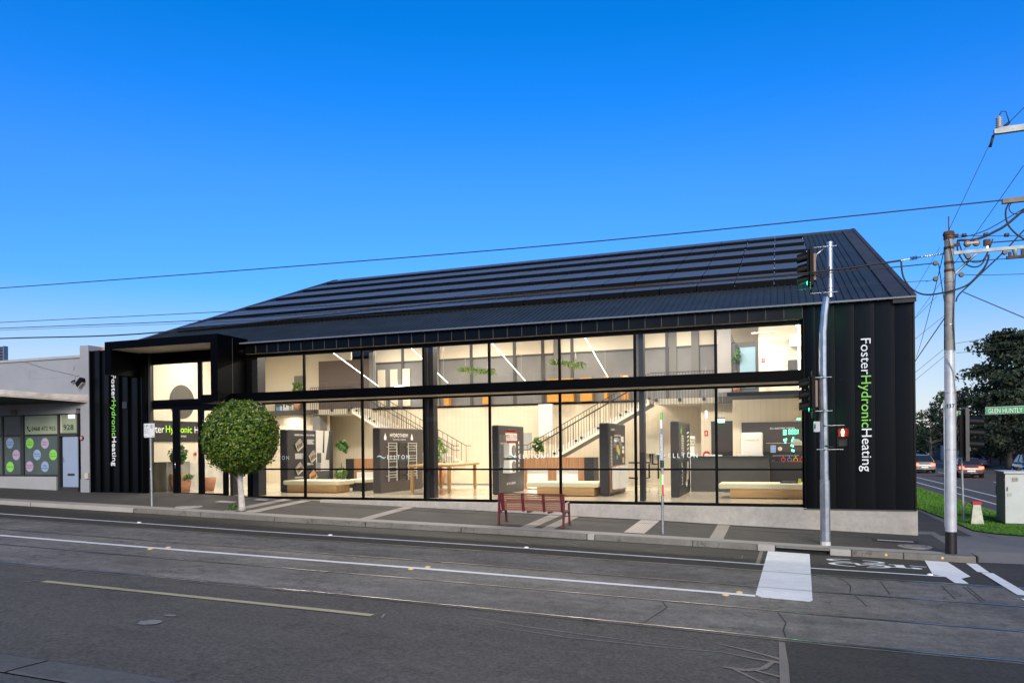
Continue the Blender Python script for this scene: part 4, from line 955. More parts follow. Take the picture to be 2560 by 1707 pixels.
# radiator unit on the left
t = thing('display_unit', (-16.7, 5.7, 0), 'low walnut display unit with charcoal end behind the left bench', 'display unit')
mb = MB(); mb.box(-17.06, -15.9, 5.45, 5.8, 0, 1.23, walnut); mb.build('veneer_front', t); mb = MB(); mb.box(-17.45, -17.065, 5.43, 6.2, 0, 1.235, charc); mb.build('end_panel', t)
t = thing('radiator', (-16.4, 5.4, .13), 'white panel radiator on the walnut unit at left', 'radiator')
mb = MB(); mb.box(-16.87, -15.95, 5.36, 5.42, .13, .67, white); mb.build('panel', t); mb = MB(); [mb.box(-16.85 + i * .05, -16.835 + i * .05, 5.355, 5.36, .15, .65, samp2) for i in range(18)]; mb.build('fins', t)
# oak counter
t = thing('oak_counter', (-8.3, 6.0, 0), 'long walnut veneer counter with white insets behind the middle bench', 'counter')
mb = MB(); mb.box(-9.60, -7.06, 5.70, 6.3, .80, 1.24, walnut)
for a, b in ((-9.60, -9.39), (-8.51, -8.18), (-7.30, -7.06)): mb.box(a, b, 5.70, 6.3, .0, .80, walnut)
mb.build('veneer_front', t); mb = MB(); mb.box(-9.39, -7.30, 5.76, 6.28, .03, .80, white); mb.build('white_inset', t); mb = MB(); mb.box(-7.05, -6.68, 5.70, 6.5, 0, 1.235, charc); mb.build('end_panel', t)
# service counter
t = thing('service_counter', (-1.5, 5.6, 0), 'long black service counter behind the far right bench', 'counter')
mb = MB(); mb.box(-3.02, -.36, 5.30, 6.0, .0, 1.235, charc2); mb.build('front', t); mb = MB(); mb.box(-3.02, -.36, 5.27, 6.0, 1.237, 1.262, charc); mb.build('worktop', t)
mb = MB(); mb.box(-.35, XR - .5, 5.6, 5.8, 0, 1.05, charc); tag(mb.build('side_cabinet'), 'black cabinet beside the service counter under the red brochures', 'cabinet')
for x, w_ in ((-2.55, .6), (-1.4, .35), (-.9, .35)):
    mb = MB(); mb.extrude([(x, 5.45, 1.262), (x + w_, 5.45, 1.262), (x + w_, 5.45, 1.30), (x, 5.45, 1.34)], (0, .3, 0), white); tag(mb.build('paper_tray'), {-2.55: 'long white tray at the left end of the service counter', -1.4: 'white tray below the large white box', -.9: 'white tray at the right end of the service counter'}[x], 'tray', 'trays on the service counter')
mb = MB(); mb.bbox(-1.335, -.58, 6.75, 6.93, 1.05, 2.11, mat('glossy_white', (.85, .84, .80), .25), .04)
t_ = mb.build('battery_box'); tag(t_, 'large white wall box on the black board behind the service counter', 'wall box')
mb = MB(); mb.text('TESLA', (-1.2, 6.745, 1.80), X_, Z_, .5, .05, samp2); mb.build('box_lettering', t_)
# board with all electric home graphics
bd = thing('graphic_panel', (.2, 6.9, 1.05), 'black panel with white wording and small diagrams at the far right', 'graphic panel')
mb = MB(); yy = 6.93; mb.text('ALL ELECTRIC HOMES', (-.34, yy, 2.22), X_, Z_, .86, .06, txtw); mb.build('lettering', bd)
refl_green = mat('green_reflection', (.1, .5, .25), .5, emit=((.12, 1.0, .45), 2.2)); glw = mat('screen_white', (.8, .9, .85), .5, emit=((.8, 1, .9), 2.0))  # green glowing marks imitate a green reflection in the glass
mb = MB()
for i in range(3):
    for j in range(2): mb.disc((.34 + i * .10, yy - .01, 2.06 + j * .10), .045, X_, Z_, refl_green, 12, r_in=.028)
for i in range(3): mb.quad((.12, yy - .01, 2.0 + i * .07), (.24, yy - .01, 2.01 + i * .07), (.24, yy - .01, 2.05 + i * .07), (.12, yy - .01, 2.04 + i * .07), refl_green)
mb.quad((.62, yy - .01, 2.03), (.64, yy - .01, 2.03), (.64, yy - .01, 2.2), (.62, yy - .01, 2.2), refl_green)
for x, z in ((.13, 1.78), (.20, 1.80), (.40, 1.76), (.44, 1.84), (.38, 1.58), (.43, 1.56), (.40, 1.40), (.45, 1.38), (.17, 1.70)): mb.quad((x, yy - .01, z), (x + .05, yy - .01, z), (x + .05, yy - .01, z + .09), (x, yy - .01, z + .07), refl_green)
mb.build('painted_reflection', bd)
mb = MB()
for z, a, b in ((1.70, -.46, .75), (1.24, -.24, .7)):
    n = int((b - a) / .035)
    for i in range(n): mb.quad((a + i * .035, yy - .008, z), (a + i * .035 + .018, yy - .008, z), (a + i * .035 + .018, yy - .008, z + .018), (a + i * .035, yy - .008, z + .018), decal)
mb.build('dotted_line', bd)
mb = MB(); mb.box(-.32, -.13, yy - .03, yy, 1.36, 1.63, steel); mb.quad((-.30, yy - .035, 1.38), (-.15, yy - .035, 1.38), (-.15, yy - .035, 1.61), (-.30, yy - .035, 1.61), mat('screen_blue', (.05, .1, .2), .2, emit=((.2, .35, .6), .5))); mb.build('small_screen', bd)
mb = MB(); mb.disc((.01, yy - .01, 1.50), .075, X_, Z_, white, 24); mb.text('t', (-.01, yy - .014, 1.46), X_, Z_, .03, .08, black); mb.build('thermostat_dial', bd)
mb = MB(); mb.box(-.27, -.19, yy - .02, yy, .92, 1.08, mat('copper', (.5, .25, .2), .4)); mb.box(-.26, -.20, yy - .022, yy - .018, .93, 1.07, charc); mb.build('switch_plate', bd)
mb = MB(); mb.add([(.36, yy - .012, 1.70), (.50, yy - .012, 1.86), (.66, yy - .012, 1.84), (.80, yy - .012, 1.72)], [(0, 1, 2, 3)], mat('print_roof', (.4, .6, .55), .5)); mb.quad((.46, yy - .012, 1.62), (.78, yy - .012, 1.62), (.78, yy - .012, 1.72), (.46, yy - .012, 1.72), samp2); mb.build('house_drawing', bd)
mb = MB()
for i, c_ in enumerate(((.6, .05, .05), (.15, .25, .5), (.65, .5, .05), (.6, .05, .05))):
    xx = .12 + i * .21; m_ = mat('ring_%s' % ('red', 'blue', 'amber', 'red')[i], c_, .5, emit=(c_, .3)); mb.disc((xx, yy - .02, 1.10), .075, X_, Z_, m_, 20, r_in=.058); mb.quad((xx - .01, yy - .02, 1.17), (xx + .01, yy - .02, 1.17), (xx + .01, yy - .02, 1.24), (xx - .01, yy - .02, 1.24), m_)
mb.build('ring_symbol', bd)
for x0, x1, z0, z1, k in ((.07, .17, .80, 1.03, 'narrow red canister'), (.29, .80, .80, 1.06, 'wide red brochure box')):
    mb = MB(); mb.box(x0, x1, 6.6, 6.75, z0, z1, red)
    if k[0] == 'w': mb.text('Rheem', (.34, 6.595, .93), X_, Z_, .40, .08, decal); mb.text('hot water', (.36, 6.595, .85), X_, Z_, .3, .04, decal)
    tag(mb.build('red_box'), '%s below the ring symbols at the far right' % k, 'box', 'red boxes at the far right')
# wall cabinet with pipes, dispenser, fire signs, exit signs
t = thing('wall_cabinet', (-5.2, 10.7, 1.3), 'cream metal wall cabinet with black pipes under the right stair', 'cabinet')
mb = MB(); mb.box(-5.58, -4.91, 10.55, 10.88, 1.31, 2.18, mat('cabinet_cream', (.66, .64, .52), .5)); mb.build('cabinet_body', t)
mb = MB()
for p in ([(-5.35, 10.7, 1.31), (-5.35, 10.7, .92), (-6.3, 10.7, .92)], [(-5.25, 10.7, 1.31), (-5.25, 10.7, .86), (-5.4, 10.7, .86), (-5.4, 10.7, .25), (-5.6, 10.7, .25)], [(-5.0, 10.7, 1.31), (-5.0, 10.7, .86), (-5.25, 10.7, .86)], [(-5.0, 10.7, .86), (-5.0, 10.7, .22)], [(-6.3, 10.7, .25), (-5.9, 10.7, .22)]): mb.tube(p, .035, rubber, 8)
mb.build('pipe', t)
t = thing('water_dispenser', (-3.3, 9.0, 0), 'white water dispenser beside the black panel under the exit sign', 'dispenser')
mb = MB(); mb.bbox(-3.46, -3.23, 8.85, 9.0, .0, 2.03, white, .03); mb.build('body', t)
mb = MB()
for i in range(4):
    for j in range(3): mb.box(-3.42 + i * .045, -3.385 + i * .045, 8.84, 8.85, 1.62 + j * .11, 1.70 + j * .11, [MATS['print_blue'], orangep, MATS['print_lime'], greywall][(i + j) % 4])
mb.build('leaflet', t)
def firesign(x, y, z, w_, h, label):
    mb = MB(); mb.box(x, x + w_, y - .02, y, z, z + h, red); mb.box(x + w_ * .38, x + w_ * .62, y - .024, y - .018, z + h * .2, z + h * .75, white); mb.box(x + w_ * .44, x + w_ * .56, y - .024, y - .018, z + h * .75, z + h * .85, white)
    tag(mb.build('fire_sign'), label, 'fire sign', 'red fire extinguisher signs')
firesign(-2.87, 9.0, 2.03, .14, .22, 'red fire extinguisher sign above the service counter'); firesign(-.58, 6.1, 4.60, .10, .14, 'red fire extinguisher sign beside the upstairs office door')
mb = MB(); mb.ball((-.5, 5.95, 3.80), .06, red, 8, (1, 1, 1.6)); tag(mb.build('fire_extinguisher'), 'small red extinguisher upstairs below the red sign', 'extinguisher')
mb = MB(); mb.disc((-2.78, 8.9, 1.27), .15, X_, Z_, red, 24); mb.disc((-2.78, 8.895, 1.24), .09, X_, Z_, white, 20); tag(mb.build('round_sign'), 'round red and white sign on the service counter', 'sign')
mb = MB(); o_ = [( -3.95 + .16 * math.cos(a * .2), 9.3, 4.32 + .16 * math.sin(a * .2)) for a in range(16)]; mb.extrude([( -2.98 + .17 * math.cos(a * .21), 8.3, 4.18 + .17 * math.sin(a * .21)) for a in range(16)], (0, .03, 0), red); mb.disc((-2.98, 8.29, 4.14), .08, X_, Z_, white, 20); tag(mb.build('round_sign'), 'red round-topped sign upstairs above the right landing', 'sign')
exg = mat('exit_green', (.05, .45, .25), .4, emit=((.35, 1.0, .62), 1.6)); exw = mat('exit_white', (.9, 1, .95), .4, emit=((.8, 1, .9), 2.2))
def exitsign(x, y, z, w_, h, label, wire=True):
    t = thing('exit_sign', (x + w_ / 2, y, z), label, 'exit sign', 'green exit signs')
    mb = MB(); mb.box(x, x + w_, y - .03, y + .03, z, z + h, exg); mb.box(x - .02, x + w_ + .02, y - .05, y + .05, z + h, z + h + .04, charc); mb.build('sign_box', t)
    mb = MB(); yy = y - .034; mb.disc((x + w_ * .40, yy, z + h * .76), h * .09, X_, Z_, exw, 10); mb.add([(x + w_ * .30, yy, z + h * .1), (x + w_ * .38, yy, z + h * .1), (x + w_ * .46, yy, z + h * .4), (x + w_ * .55, yy, z + h * .15), (x + w_ * .58, yy, z + h * .22), (x + w_ * .47, yy, z + h * .62), (x + w_ * .36, yy, z + h * .62)], [(0, 1, 2, 3, 4, 5, 6)], exw); mb.box(x + w_ * .68, x + w_ * .9, yy, yy + .003, z + h * .1, z + h * .9, exw); mb.build('running_figure', t)
    if wire: mb = MB(); [mb.cyl((x + w_ * k, y, z + h), (x + w_ * k, y, z + h + 1.0), .004, steel, n=4) for k in (.25, .75)]; mb.build('wire', t)
exitsign(-21.55, 5.0, 2.43, .34, .20, 'green exit sign hanging at the left, above the clipped tree'); exitsign(-2.22, 7.0, 2.50, .28, .15, 'green exit sign over the dark doorway at the right')
mb = MB(); mb.box(-2.42, -2.38, 4.5, 4.8, 2.62, 2.85, exw); mb.cyl((-2.4, 4.65, 2.85), (-2.4, 4.65, 4.4), .005, steel, n=4); tag(mb.build('exit_sign'), 'exit sign seen edge-on, hanging over the service counter', 'exit sign')
# plants
leafl = leaf_mat('pale_leaf', (.10, .20, .05), (.20, .32, .10), (.42, .50, .22), 20, .5, .3); leafm = leaf_mat('mid_leaf', (.03, .10, .02), (.07, .17, .04), (.16, .27, .08), 20, .5, .25)
def leaves(mb, c, r, n, s_, m_, shell=.35, sc=(1, 1, 1), long_=1.6, seed=1):
    q = random.Random(seed); vs = []; fs = []
    for i in range(n):
        u = q.uniform(-1, 1); t = q.uniform(0, 6.283); rr = (q.uniform(shell, 1)) ** .6
        d = Vector((math.sqrt(1 - u * u) * math.cos(t), math.sqrt(1 - u * u) * math.sin(t), u))
        p = Vector(c) + Vector((d.x * r * sc[0], d.y * r * sc[1], d.z * r * sc[2])) * rr
        a = (d + Vector((q.uniform(-1, 1), q.uniform(-1, 1), q.uniform(-1, 1))) * .9).normalized(); b = a.orthogonal().normalized()
        b = (b * math.cos(t * 3) + a.cross(b) * math.sin(t * 3)); cc = a.cross(b); L = s_ * q.uniform(.7, 1.3)
        k = len(vs); vs += [p - b * L * long_ / 2, p + cc * L * .5 - b * L * .1, p + b * L * long_ / 2, p - cc * L * .5 - b * L * .1]; fs.append((k, k + 1, k + 2, k + 3))
    return mb.add(vs, fs, m_)
def potplant(x, y, z, r, h, stem, pot, label, m_, sc=(1, 1, 1), n=500, s_=.10, potm=terra, cat='potted plant', seed=3):
    t = thing('potted_plant', (x, y, z), label, cat)
    pr, ph = pot
    mb = MB(); mb.lathe([(pr * .62, 0), (pr * .9, ph * .4), (pr, ph), (pr * .9, ph), (pr * .88, ph * .93), (.001, ph * .93)], (x, y, z), potm, 24); p_ = mb.build('pot', t)
    mb = MB(); mb.tube([(x, y, z + ph * .9), (x + .03, y, z + ph + stem * .5), (x - .02, y, z + ph + stem)], .02, mat('plant_stem', (.12, .08, .05), .8), 6); mb.tube([(x, y, z + ph), (x - .06, y + .05, z + ph + stem * .9)], .012, MATS['plant_stem'], 5); mb.build('stem', t)
    mb = MB(); q_ = random.Random(seed * 7)
    for i in range(13):
        a_, u_, k_ = q_.uniform(0, 6.28), q_.uniform(-1, 1), q_.uniform(.35, .85)
        leaves(mb, (x + r * sc[0] * k_ * math.cos(a_) * math.sqrt(1 - u_ * u_), y + r * sc[1] * k_ * math.sin(a_) * math.sqrt(1 - u_ * u_), z + h + r * sc[2] * k_ * u_), r * q_.uniform(.28, .5), int(n / 15), s_, m_, .1, seed=seed + i * 3)
    mb.build('foliage', t); return t
potplant(-17.5, 5.2, 0, .33, 1.75, .7, (.22, .38), 'round headed green plant behind the bench at left', leafm, (1, 1, 1.1), 700, .09, seed=4)
mb = MB(); leaves(mb, (-17.5, 5.15, .62), .28, 240, .12, leafl, .1, (1, 1, .9)); tag(mb.build('trailing_plant'), 'pale green plant spilling below the round headed plant', 'plant')
potplant(-14.35, 8.05, 0, .36, 1.65, .6, (.34, .66), 'slender pale plant in a brown pot beside the stairs', leafl, (1, 1, 1.75), 420, .09, mat('brown_pot', (.22, .10, .06), .7), seed=5) if False else potplant(-14.35, 8.05, 0, .36, 1.65, .6, (.34, .66), 'slender pale plant in a brown pot beside the stairs', leafl, (1, 1, 1.75), 420, .09, seed=5)
potplant(-9.5, 7.5, .0, .30, 1.75, .6, (.2, .9), 'loose grey green plant rising behind the oak counter', leafm, (1.1, 1, 1.6), 380, .085, seed=6)
for x, y, z, r, l, label in ((-23.25, 2.3, 5.0, .3, 1.0, None),):
    pass
t = potplant(-23.15, 1.95, 0, .38, 1.42, .5, (.36, .72), 'leafy tree in a large terracotta pot inside the entrance', leafm, (1, 1, 1.35), 520, .085, seed=7)
mb = MB()
t = thing('potted_plant', (-22.42, 1.5, 0), 'spiky green plant in a terracotta pot behind the entrance door', 'potted plant')
mb.lathe([(.17, 0), (.23, .2), (.26, .46), (.23, .46), (.22, .42), (.001, .42)], (-22.42, 1.5, 0), terra, 24); mb.build('pot', t)
mb = MB(); q = random.Random(3)
for i in range(60):
    a = q.uniform(0, 6.28); L = q.uniform(.3, .5); dx, dy = math.cos(a), math.sin(a); h = q.uniform(.05, .3)
    P = [(-22.42 + dx * L * s, 1.5 + dy * L * s, .44 + h * math.sin(s * 2.6)) for s in (0, .35, .7, 1)]
    for p0, p1, w0, w1 in zip(P[:-1], P[1:], (.012, .018, .012), (.018, .012, .001)): mb.quad((p0[0] - dy * w0, p0[1] + dx * w0, p0[2]), (p1[0] - dy * w1, p1[1] + dx * w1, p1[2]), (p1[0] + dy * w1, p1[1] - dx * w1, p1[2]), (p0[0] + dy * w0, p0[1] - dx * w0, p0[2]), leafl)
leaves(mb, (-22.2, 1.55, .62), .2, 120, .05, leafm, .1, (1, 1, .6)); mb.build('foliage', t)
mb = MB(); mb.lathe([(.2, 0), (.27, .3), (.30, .55), (.27, .55), (.25, .5), (.001, .5)], (-21.95, 2.3, 0), terra, 24); tag(mb.build('plant_pot'), 'empty looking terracotta pot behind the spiky plant', 'pot')
for x0, x1, zz, label in ((-13.25, -11.6, 5.03, 'left of the two leafy garlands hanging high in the showroom'), (-9.0, -7.65, 5.13, 'right of the two leafy garlands hanging high in the showroom')):
    t = thing('hanging_plant', ((x0 + x1) / 2, 8, zz), label, 'hanging plant', 'hanging leaf garlands')
    mb = MB(); n = 9
    for i in range(330):
        u = rnd.random(); bx_ = x0 + (x1 - x0) * u; bz_ = zz + .16 - .26 * u + rnd.uniform(-.05, .1); a_ = rnd.uniform(0, 6.28); L_ = rnd.uniform(.16, .36); ox, oy = math.cos(a_), math.sin(a_)
        P_ = [(bx_ + ox * L_ * s_, 8 + oy * L_ * s_, bz_ + L_ * (.45 * s_ - 1.15 * s_ * s_)) for s_ in (0, .5, 1)]
        for p0, p1, w0, w1 in zip(P_[:-1], P_[1:], (.012, .022), (.022, .002)): mb.quad((p0[0] - oy * w0, p0[1] + ox * w0, p0[2]), (p1[0] - oy * w1, p1[1] + ox * w1, p1[2]), (p1[0] + oy * w1, p1[1] - ox * w1, p1[2]), (p0[0] + oy * w0, p0[1] - ox * w0, p0[2]), leafl)
    mb.build('foliage', t); mb = MB(); mb.box(x0, x1, 7.95, 8.05, zz - .02, zz + .03, charc); [mb.cyl((x, 8, zz), (x, 8, 8.0), .006, steel, n=4) for x in (x0 + .3, x1 - .3)]; mb.build('trough', t)
potplant(-21.9, 8.2, 3.56, .3, 1.1, .3, (.16, .3), 'bushy plant upstairs at the left end of the upper windows', leafl, (1, 1, 1.1), 300, .09, seed=9)
potplant(-1.45, 6.0, 3.57, .2, 1.35, .5, (.14, .3), 'dim plant upstairs behind the grey wall', leafm, (1, 1, 2.0), 120, .07, seed=10)
# entrance wall: round disc, banner, marble desk
mb = MB(); mb.add([(-24.73, 3.83 + .73 * math.cos(a * math.pi / 20), 3.80 + .75 * math.sin(a * math.pi / 20)) for a in range(40)], [tuple(range(40))], mat('disc_grey', (.10, .095, .085), .5))
t_ = tag(mb.build('round_disc'), 'big dark grey disc on the cream wall above the banner', 'disc'); mb = MB(); mb.text('ELLTON', (-24.72, 3.35, 3.60), Y_, Z_, .75, .14, decal); mb.build('disc_lettering', t_)
t = thing('banner', (-24.7, 3.4, 2.0), 'wide black banner with the company name inside the entrance', 'banner')
mb = MB(); mb.box(-24.74, -24.71, 1.0, 5.9, 2.04, 2.94, mat('banner_black', (.022, .022, .022), .5)); mb.build('board', t)
lime = mat('lime_sign', (.40, .75, .04), .5, emit=((.45, .9, .05), .35))
mb = MB(); mb.text('Foster', (-24.70, 1.72, 2.42), Y_, Z_, 1.05, .32, txtw); mb.build('white_lettering', t); mb = MB(); mb.text('Hydronic', (-24.70, 2.86, 2.34), Y_, Z_, 1.50, .40, lime); mb.build('lime_lettering', t)
mb = MB(); mb.text('Heating', (-24.70, 4.52, 2.34), Y_, Z_, 1.2, .39, txtw); mb.text('since 1965', (-24.70, 3.30, 2.24), Y_, Z_, .72, .09, txtw); mb.build('white_lettering', t)
mb = MB(); mb.box(-24.0, -23.3, 1.9, 6.4, 0, 1.12, marble); mb.box(-23.99, -23.285, 1.45, 2.72, 0, 1.20, mat('grey_marble', (.24, .25, .23), .4, noise=(2.5, .15))); tag(mb.build('reception_desk'), 'pale veined marble reception desk inside the entrance', 'desk')
mb = MB(); mb.disc((-24.70, 4.55, 1.50), .09, Y_, Z_, red, 20, r_in=.06); mb.disc((-24.70, 4.55, 1.50), .04, Y_, Z_, black, 12); tag(mb.build('round_notice'), 'small round red ringed notice near the entrance door', 'notice')
# upstairs left: bookshelf, white board, lamp
mb = MB(); mb.box(-23.6, -22.2, 8.75, 9.15, 3.56, 3.95, charc2); [mb.box(-23.5 + i * .085, -23.5 + i * .085 + .05, 8.7, 8.9, 3.58, 3.58 + rnd.uniform(.15, .3), rnd.choice([white, samp2, MATS['print_blue'], decal])) for i in range(14)]; mb.box(-23.7, -22.1, 8.7, 9.15, 3.95, 4.0, oakh); tag(mb.build('bookshelf'), 'low shelf of books on the upper floor at left', 'bookshelf')
mb = MB(); mb.box(-21.2, -19.9, 9.14, 9.19, 3.9, 5.0, white); mb.box(-21.25, -21.2, 9.13, 9.19, 3.85, 5.05, samp2); tag(mb.build('whiteboard'), 'white board on the cream wall upstairs at left', 'whiteboard')
mb = MB(); mb.box(-22.7, -22.1, 9.1, 9.19, 3.6, 5.3, greywall); tag(mb.build('tall_cabinet'), 'tall grey cabinet upstairs behind the bushy plant', 'cabinet')
mb = MB(); mb.box(-17.75, -17.35, 10.3, 10.6, 4.3, 4.75, mat('lit_lamp_box', (.9, .9, .85), .5, emit=((1, .92, .75), 3.0))); tag(mb.build('light_box'), 'glowing white lamp upstairs beside the left landing', 'lamp')
mb = MB(); mb.box(-10.35, -9.7, 10.3, 10.5, 2.15, 3.6, white) ; tag(mb.build('wall_duct'), 'pale upright duct on the cream wall behind the heat pump panel', 'duct')
mb = MB(); mb.box(-10.9, -10.45, 9.6, 9.65, 1.5, 2.3, mat('grey_poster', (.35, .36, .35), .5)); tag(mb.build('poster'), 'grey poster on the cream wall left of the heat pump panel', 'poster')
for x, z, w_, s_, k in ((-7.0, 4.22, .75, 'Hyundai', 'lower'), (-6.15, 4.32, .28, 'D', 'taller')):
    mb = MB(); mb.text(s_, (x, 8.9, z), X_, Z_, w_, .28, txtw); tag(mb.build('shop_sign'), 'glowing white %s lettering upstairs near the right garland' % k, 'sign', 'glowing signs upstairs')
# vinyl lettering on the glass
for k, (x, w_) in enumerate(((-17.56, 'partly behind the clipped tree'), (-12.79, 'in front of the towel rails'), (-8.10, 'above the oak counter'), (-3.46, 'beside the black end-on panel'))):
    t = thing('window_decal', (x, -.001, 1.28), 'white window lettering with a teal wave, %s' % w_, 'window lettering', 'window lettering on the ground floor glass')
    mb = MB(); mb.text('E L L T O N', (x + .39, .030, 1.30), X_, Z_, .83, .135, decal); mb.build('lettering', t)
    mb = MB(); mb.text('AIR CONDITIONING', (x + .60, .030, 1.255), X_, Z_, .62, .022, teal); mb.build('small_lettering', t)
    mb = MB(); P = [(x + .33 * i / 10, 1.37 + .035 * math.sin(i * .62)) for i in range(11)]
    for (a, za), (b, zb), i in zip(P[:-1], P[1:], range(10)):
        h = .018 + .02 * math.sin(math.pi * (i + .5) / 10); mb.quad((a, .030, za - h), (b, .030, zb - h), (b, .030, zb), (a, .030, za), teal); mb.quad((a, .030, za), (b, .030, zb), (b, .030, zb + h * .6), (a, .030, za + h * .6), decal)
    mb.build('wave', t)
#@@STREET
# ================================================================== NEIGHBOURING SHOP
NY = -0.20
nw = mat('painted_render', (0.275, 0.285, 0.315), 0.85, noise=(1.3, 0.06), bump=(14, 0.12)); nw2 = mat('painted_render_light', (0.33, 0.34, 0.365), 0.85, noise=(2, 0.05))
nfr = mat('shop_window_frame', (0.035, 0.035, 0.037), 0.5); frost = mat('frosted_glass', (0.075, 0.10, 0.098), 0.35, noise=(1.2, .15)); upg = mat('upper_glass', (0.26, 0.31, 0.22), 0.3, noise=(1.0, .2)); dkg = mat('dark_shop_glass', (.025, .03, .035), .25)
nb = thing('shop_building', (-30, 1, .1), 'white painted corner of a single storey shop with a sagging awning', 'building')
def nx(x): return x * .9909
mb = MB()
zb = lambda x: B(x) - .1
mb.box(-42, nx(-26.13), NY, 9, 3.36, 5.40, nw); mb.box(nx(-26.13), XL - .02, NY - .06, 9, -.1, 5.82, nw); mb.box(-42, nx(-26.13), NY + .5, 9, -.3, 3.36, charc)
mb.box(-42, nx(-27.56), NY, NY + .3, -.2, .665, nw2); mb.box(-42, nx(-26.44), NY - .01, NY + .3, 3.18, 3.36, nw2); mb.box(-42, nx(-26.13), NY - .015, NY + .01, 3.37, 3.58, nw2)
mb.box(nx(-26.13) - .0, XL - .02, NY - .085, NY - .06, -.1, .57, nw)
mb.box(-42, nx(-26.13), NY - .05, NY + .25, 5.36, 5.46, nw2); mb.build('wall', nb)
mb = MB(); mb.box(nx(-29.0), nx(-26.5), NY - .006, NY, 4.62, 4.635, nw); mb.box(nx(-29.0), nx(-28.985), NY - .008, NY, 4.62, 5.0, nw)
mb.tube([(nx(-29.3), NY - .03, 5.37), (nx(-28), NY - .03, 5.02), (nx(-26.5), NY - .03, 4.70), (nx(-26.25), NY - .03, 4.66)], .013, nw2, 6); mb.tube([(nx(-26.45), NY - .03, 4.68), (nx(-26.47), NY - .03, 4.42)], .01, nw2, 6); mb.tube([(nx(-26.5), NY - .03, 5.1), (nx(-26.5), NY - .03, 4.9)], .008, nw2, 5)
mb.build('conduit', nb)
# window group and door
def npane(x0, x1, z0, z1, m_, name='window'):
    mb = MB(); x0, x1 = nx(x0), nx(x1); mb.box(x0 - .05, x1 + .05, NY + .06, NY + .16, z0 - .05, z1 + .05, nfr); f = mb.build(name, nb)
    mb = MB(); mb.box(x0, x1, NY + .04, NY + .059, z0, z1, m_); mb.build('pane', f)
npane(-29.34, -27.51, .74, 2.29, frost); npane(-29.34, -27.51, 2.38, 3.13, upg); npane(-30.54, -29.62, .74, 2.29, frost); npane(-30.54, -29.62, 2.38, 3.13, dkg); npane(-32.0, -30.7, .74, 2.29, frost); npane(-32.0, -30.7, 2.38, 3.13, dkg); npane(-27.35, -26.47, 2.40, 3.13, upg)
mb = MB(); mb.box(nx(-27.5), nx(-27.40), NY + .02, NY + .2, .1, 3.18, nfr); mb.build('door_post', nb); mb = MB(); mb.box(nx(-29.61), nx(-29.42), NY + .03, NY + .17, .66, 3.18, nfr); mb.build('window_post', nb); mb = MB(); mb.box(nx(-27.52), nx(-26.44), NY + .05, NY + .3, .02, .24, nfr); mb.build('door_step', nb); mb = MB(); mb.box(nx(-27.4), nx(-26.44), NY + .03, NY + .18, 2.28, 2.36, nfr); mb.build('door_head', nb)
mb = MB(); mb.box(nx(-27.29), nx(-26.475), NY + .09, NY + .13, .25, 2.27, mat('pale_blue_door', (.26, .33, .47), .5, noise=(2, .04))); dd = mb.build('door', nb)
mb = MB(); mb.box(nx(-27.03), nx(-26.65), NY + .08, NY + .09, .70, .79, nfr); mb.build('letter_slot', dd)
mb = MB(); mb.box(nx(-27.26), nx(-27.22), NY + .07, NY + .09, 1.26, 1.42, steel); mb.tube([(nx(-27.24), NY + .08, 1.31), (nx(-27.24), NY + .03, 1.31), (nx(-27.15), NY + .03, 1.30)], .01, steel, 6); mb.build('handle', dd)
mb = MB(); mb.box(nx(-26.9), nx(-26.55), NY + .030, NY + .038, 2.98, 3.13, mat('reflected_ceiling', (.9, .9, .85), .5, emit=((1, .95, .85), .8))); mb.box(nx(-27.33), nx(-27.26), NY + .032, NY + .038, 2.42, 3.1, samp2); mb.build('ceiling_reflection', nb)  # glowing box and pale strip imitate a ceiling reflection in the pane
mb = MB(); mb.text('0468 472 955', (nx(-28.95), NY + .03, 2.52), X_, Z_, 1.33, .17, black)
mb.tube([(nx(-29.17), NY + .03, 2.70), (nx(-29.17), NY + .03, 2.62), (nx(-29.12), NY + .03, 2.54), (nx(-29.03), NY + .03, 2.52)], [.028, .014, .014, .03], black, 6); mb.build('phone_lettering', nb)
mb = MB(); mb.text('928', (nx(-27.16), NY + .03, 2.53), X_, Z_, .53, .21, black); mb.build('house_number', nb)
cb, cg, cp = mat('sticker_blue', (.26, .36, .56), .5), mat('sticker_green', (.22, .60, .09), .5), mat('sticker_lilac', (.42, .33, .48), .5)
for x, z, m_, a, b_, k in ((-30.216, 2.03, cb, 'School', 'Readiness', 'blue'), (-29.856, 1.55, cp, 'Fragile X', '', 'lilac'), (-30.217, 1.06, cg, 'Handwriting', '', 'green'), (-29.063, 2.02, cg, 'Fine', 'Motor', 'green'), (-28.205, 2.01, cp, 'Gross', 'Motor', 'lilac'),
                        (-28.655, 1.545, cb, 'Parent', 'Coaching', 'blue'), (-27.754, 1.54, cg, 'Sensory', 'Integration', 'green'), (-29.088, 1.076, cp, 'Emotional', 'Regulation', 'lilac'), (-28.218, 1.066, cb, 'NDIS', 'Consultations', 'blue')):
    t = thing('window_sticker', (nx(x), NY, z), 'round %s sticker reading %s on the shop window' % (k, (a + ' ' + b_).strip().replace('NDIS ', '')), 'sticker', 'round window stickers')
    mb = MB(); mb.disc((nx(x), NY + .034, z), .215, X_, Z_, m_, 32); mb.build('disc', t)
    mb = MB(); n_ = 1 if not b_ else 2
    for i, s_ in enumerate([a, b_][:n_]):
        w_ = min(.36, .048 * len(s_) + .02); mb.text(s_, (nx(x) - w_ / 2, NY + .030, z - .035 + (.05 if n_ == 2 and i == 0 else (-.05 if n_ == 2 else 0))), X_, Z_, w_, .062, mat('sticker_ink', (.02, .02, .08), .5))
    mb.build('lettering', t)
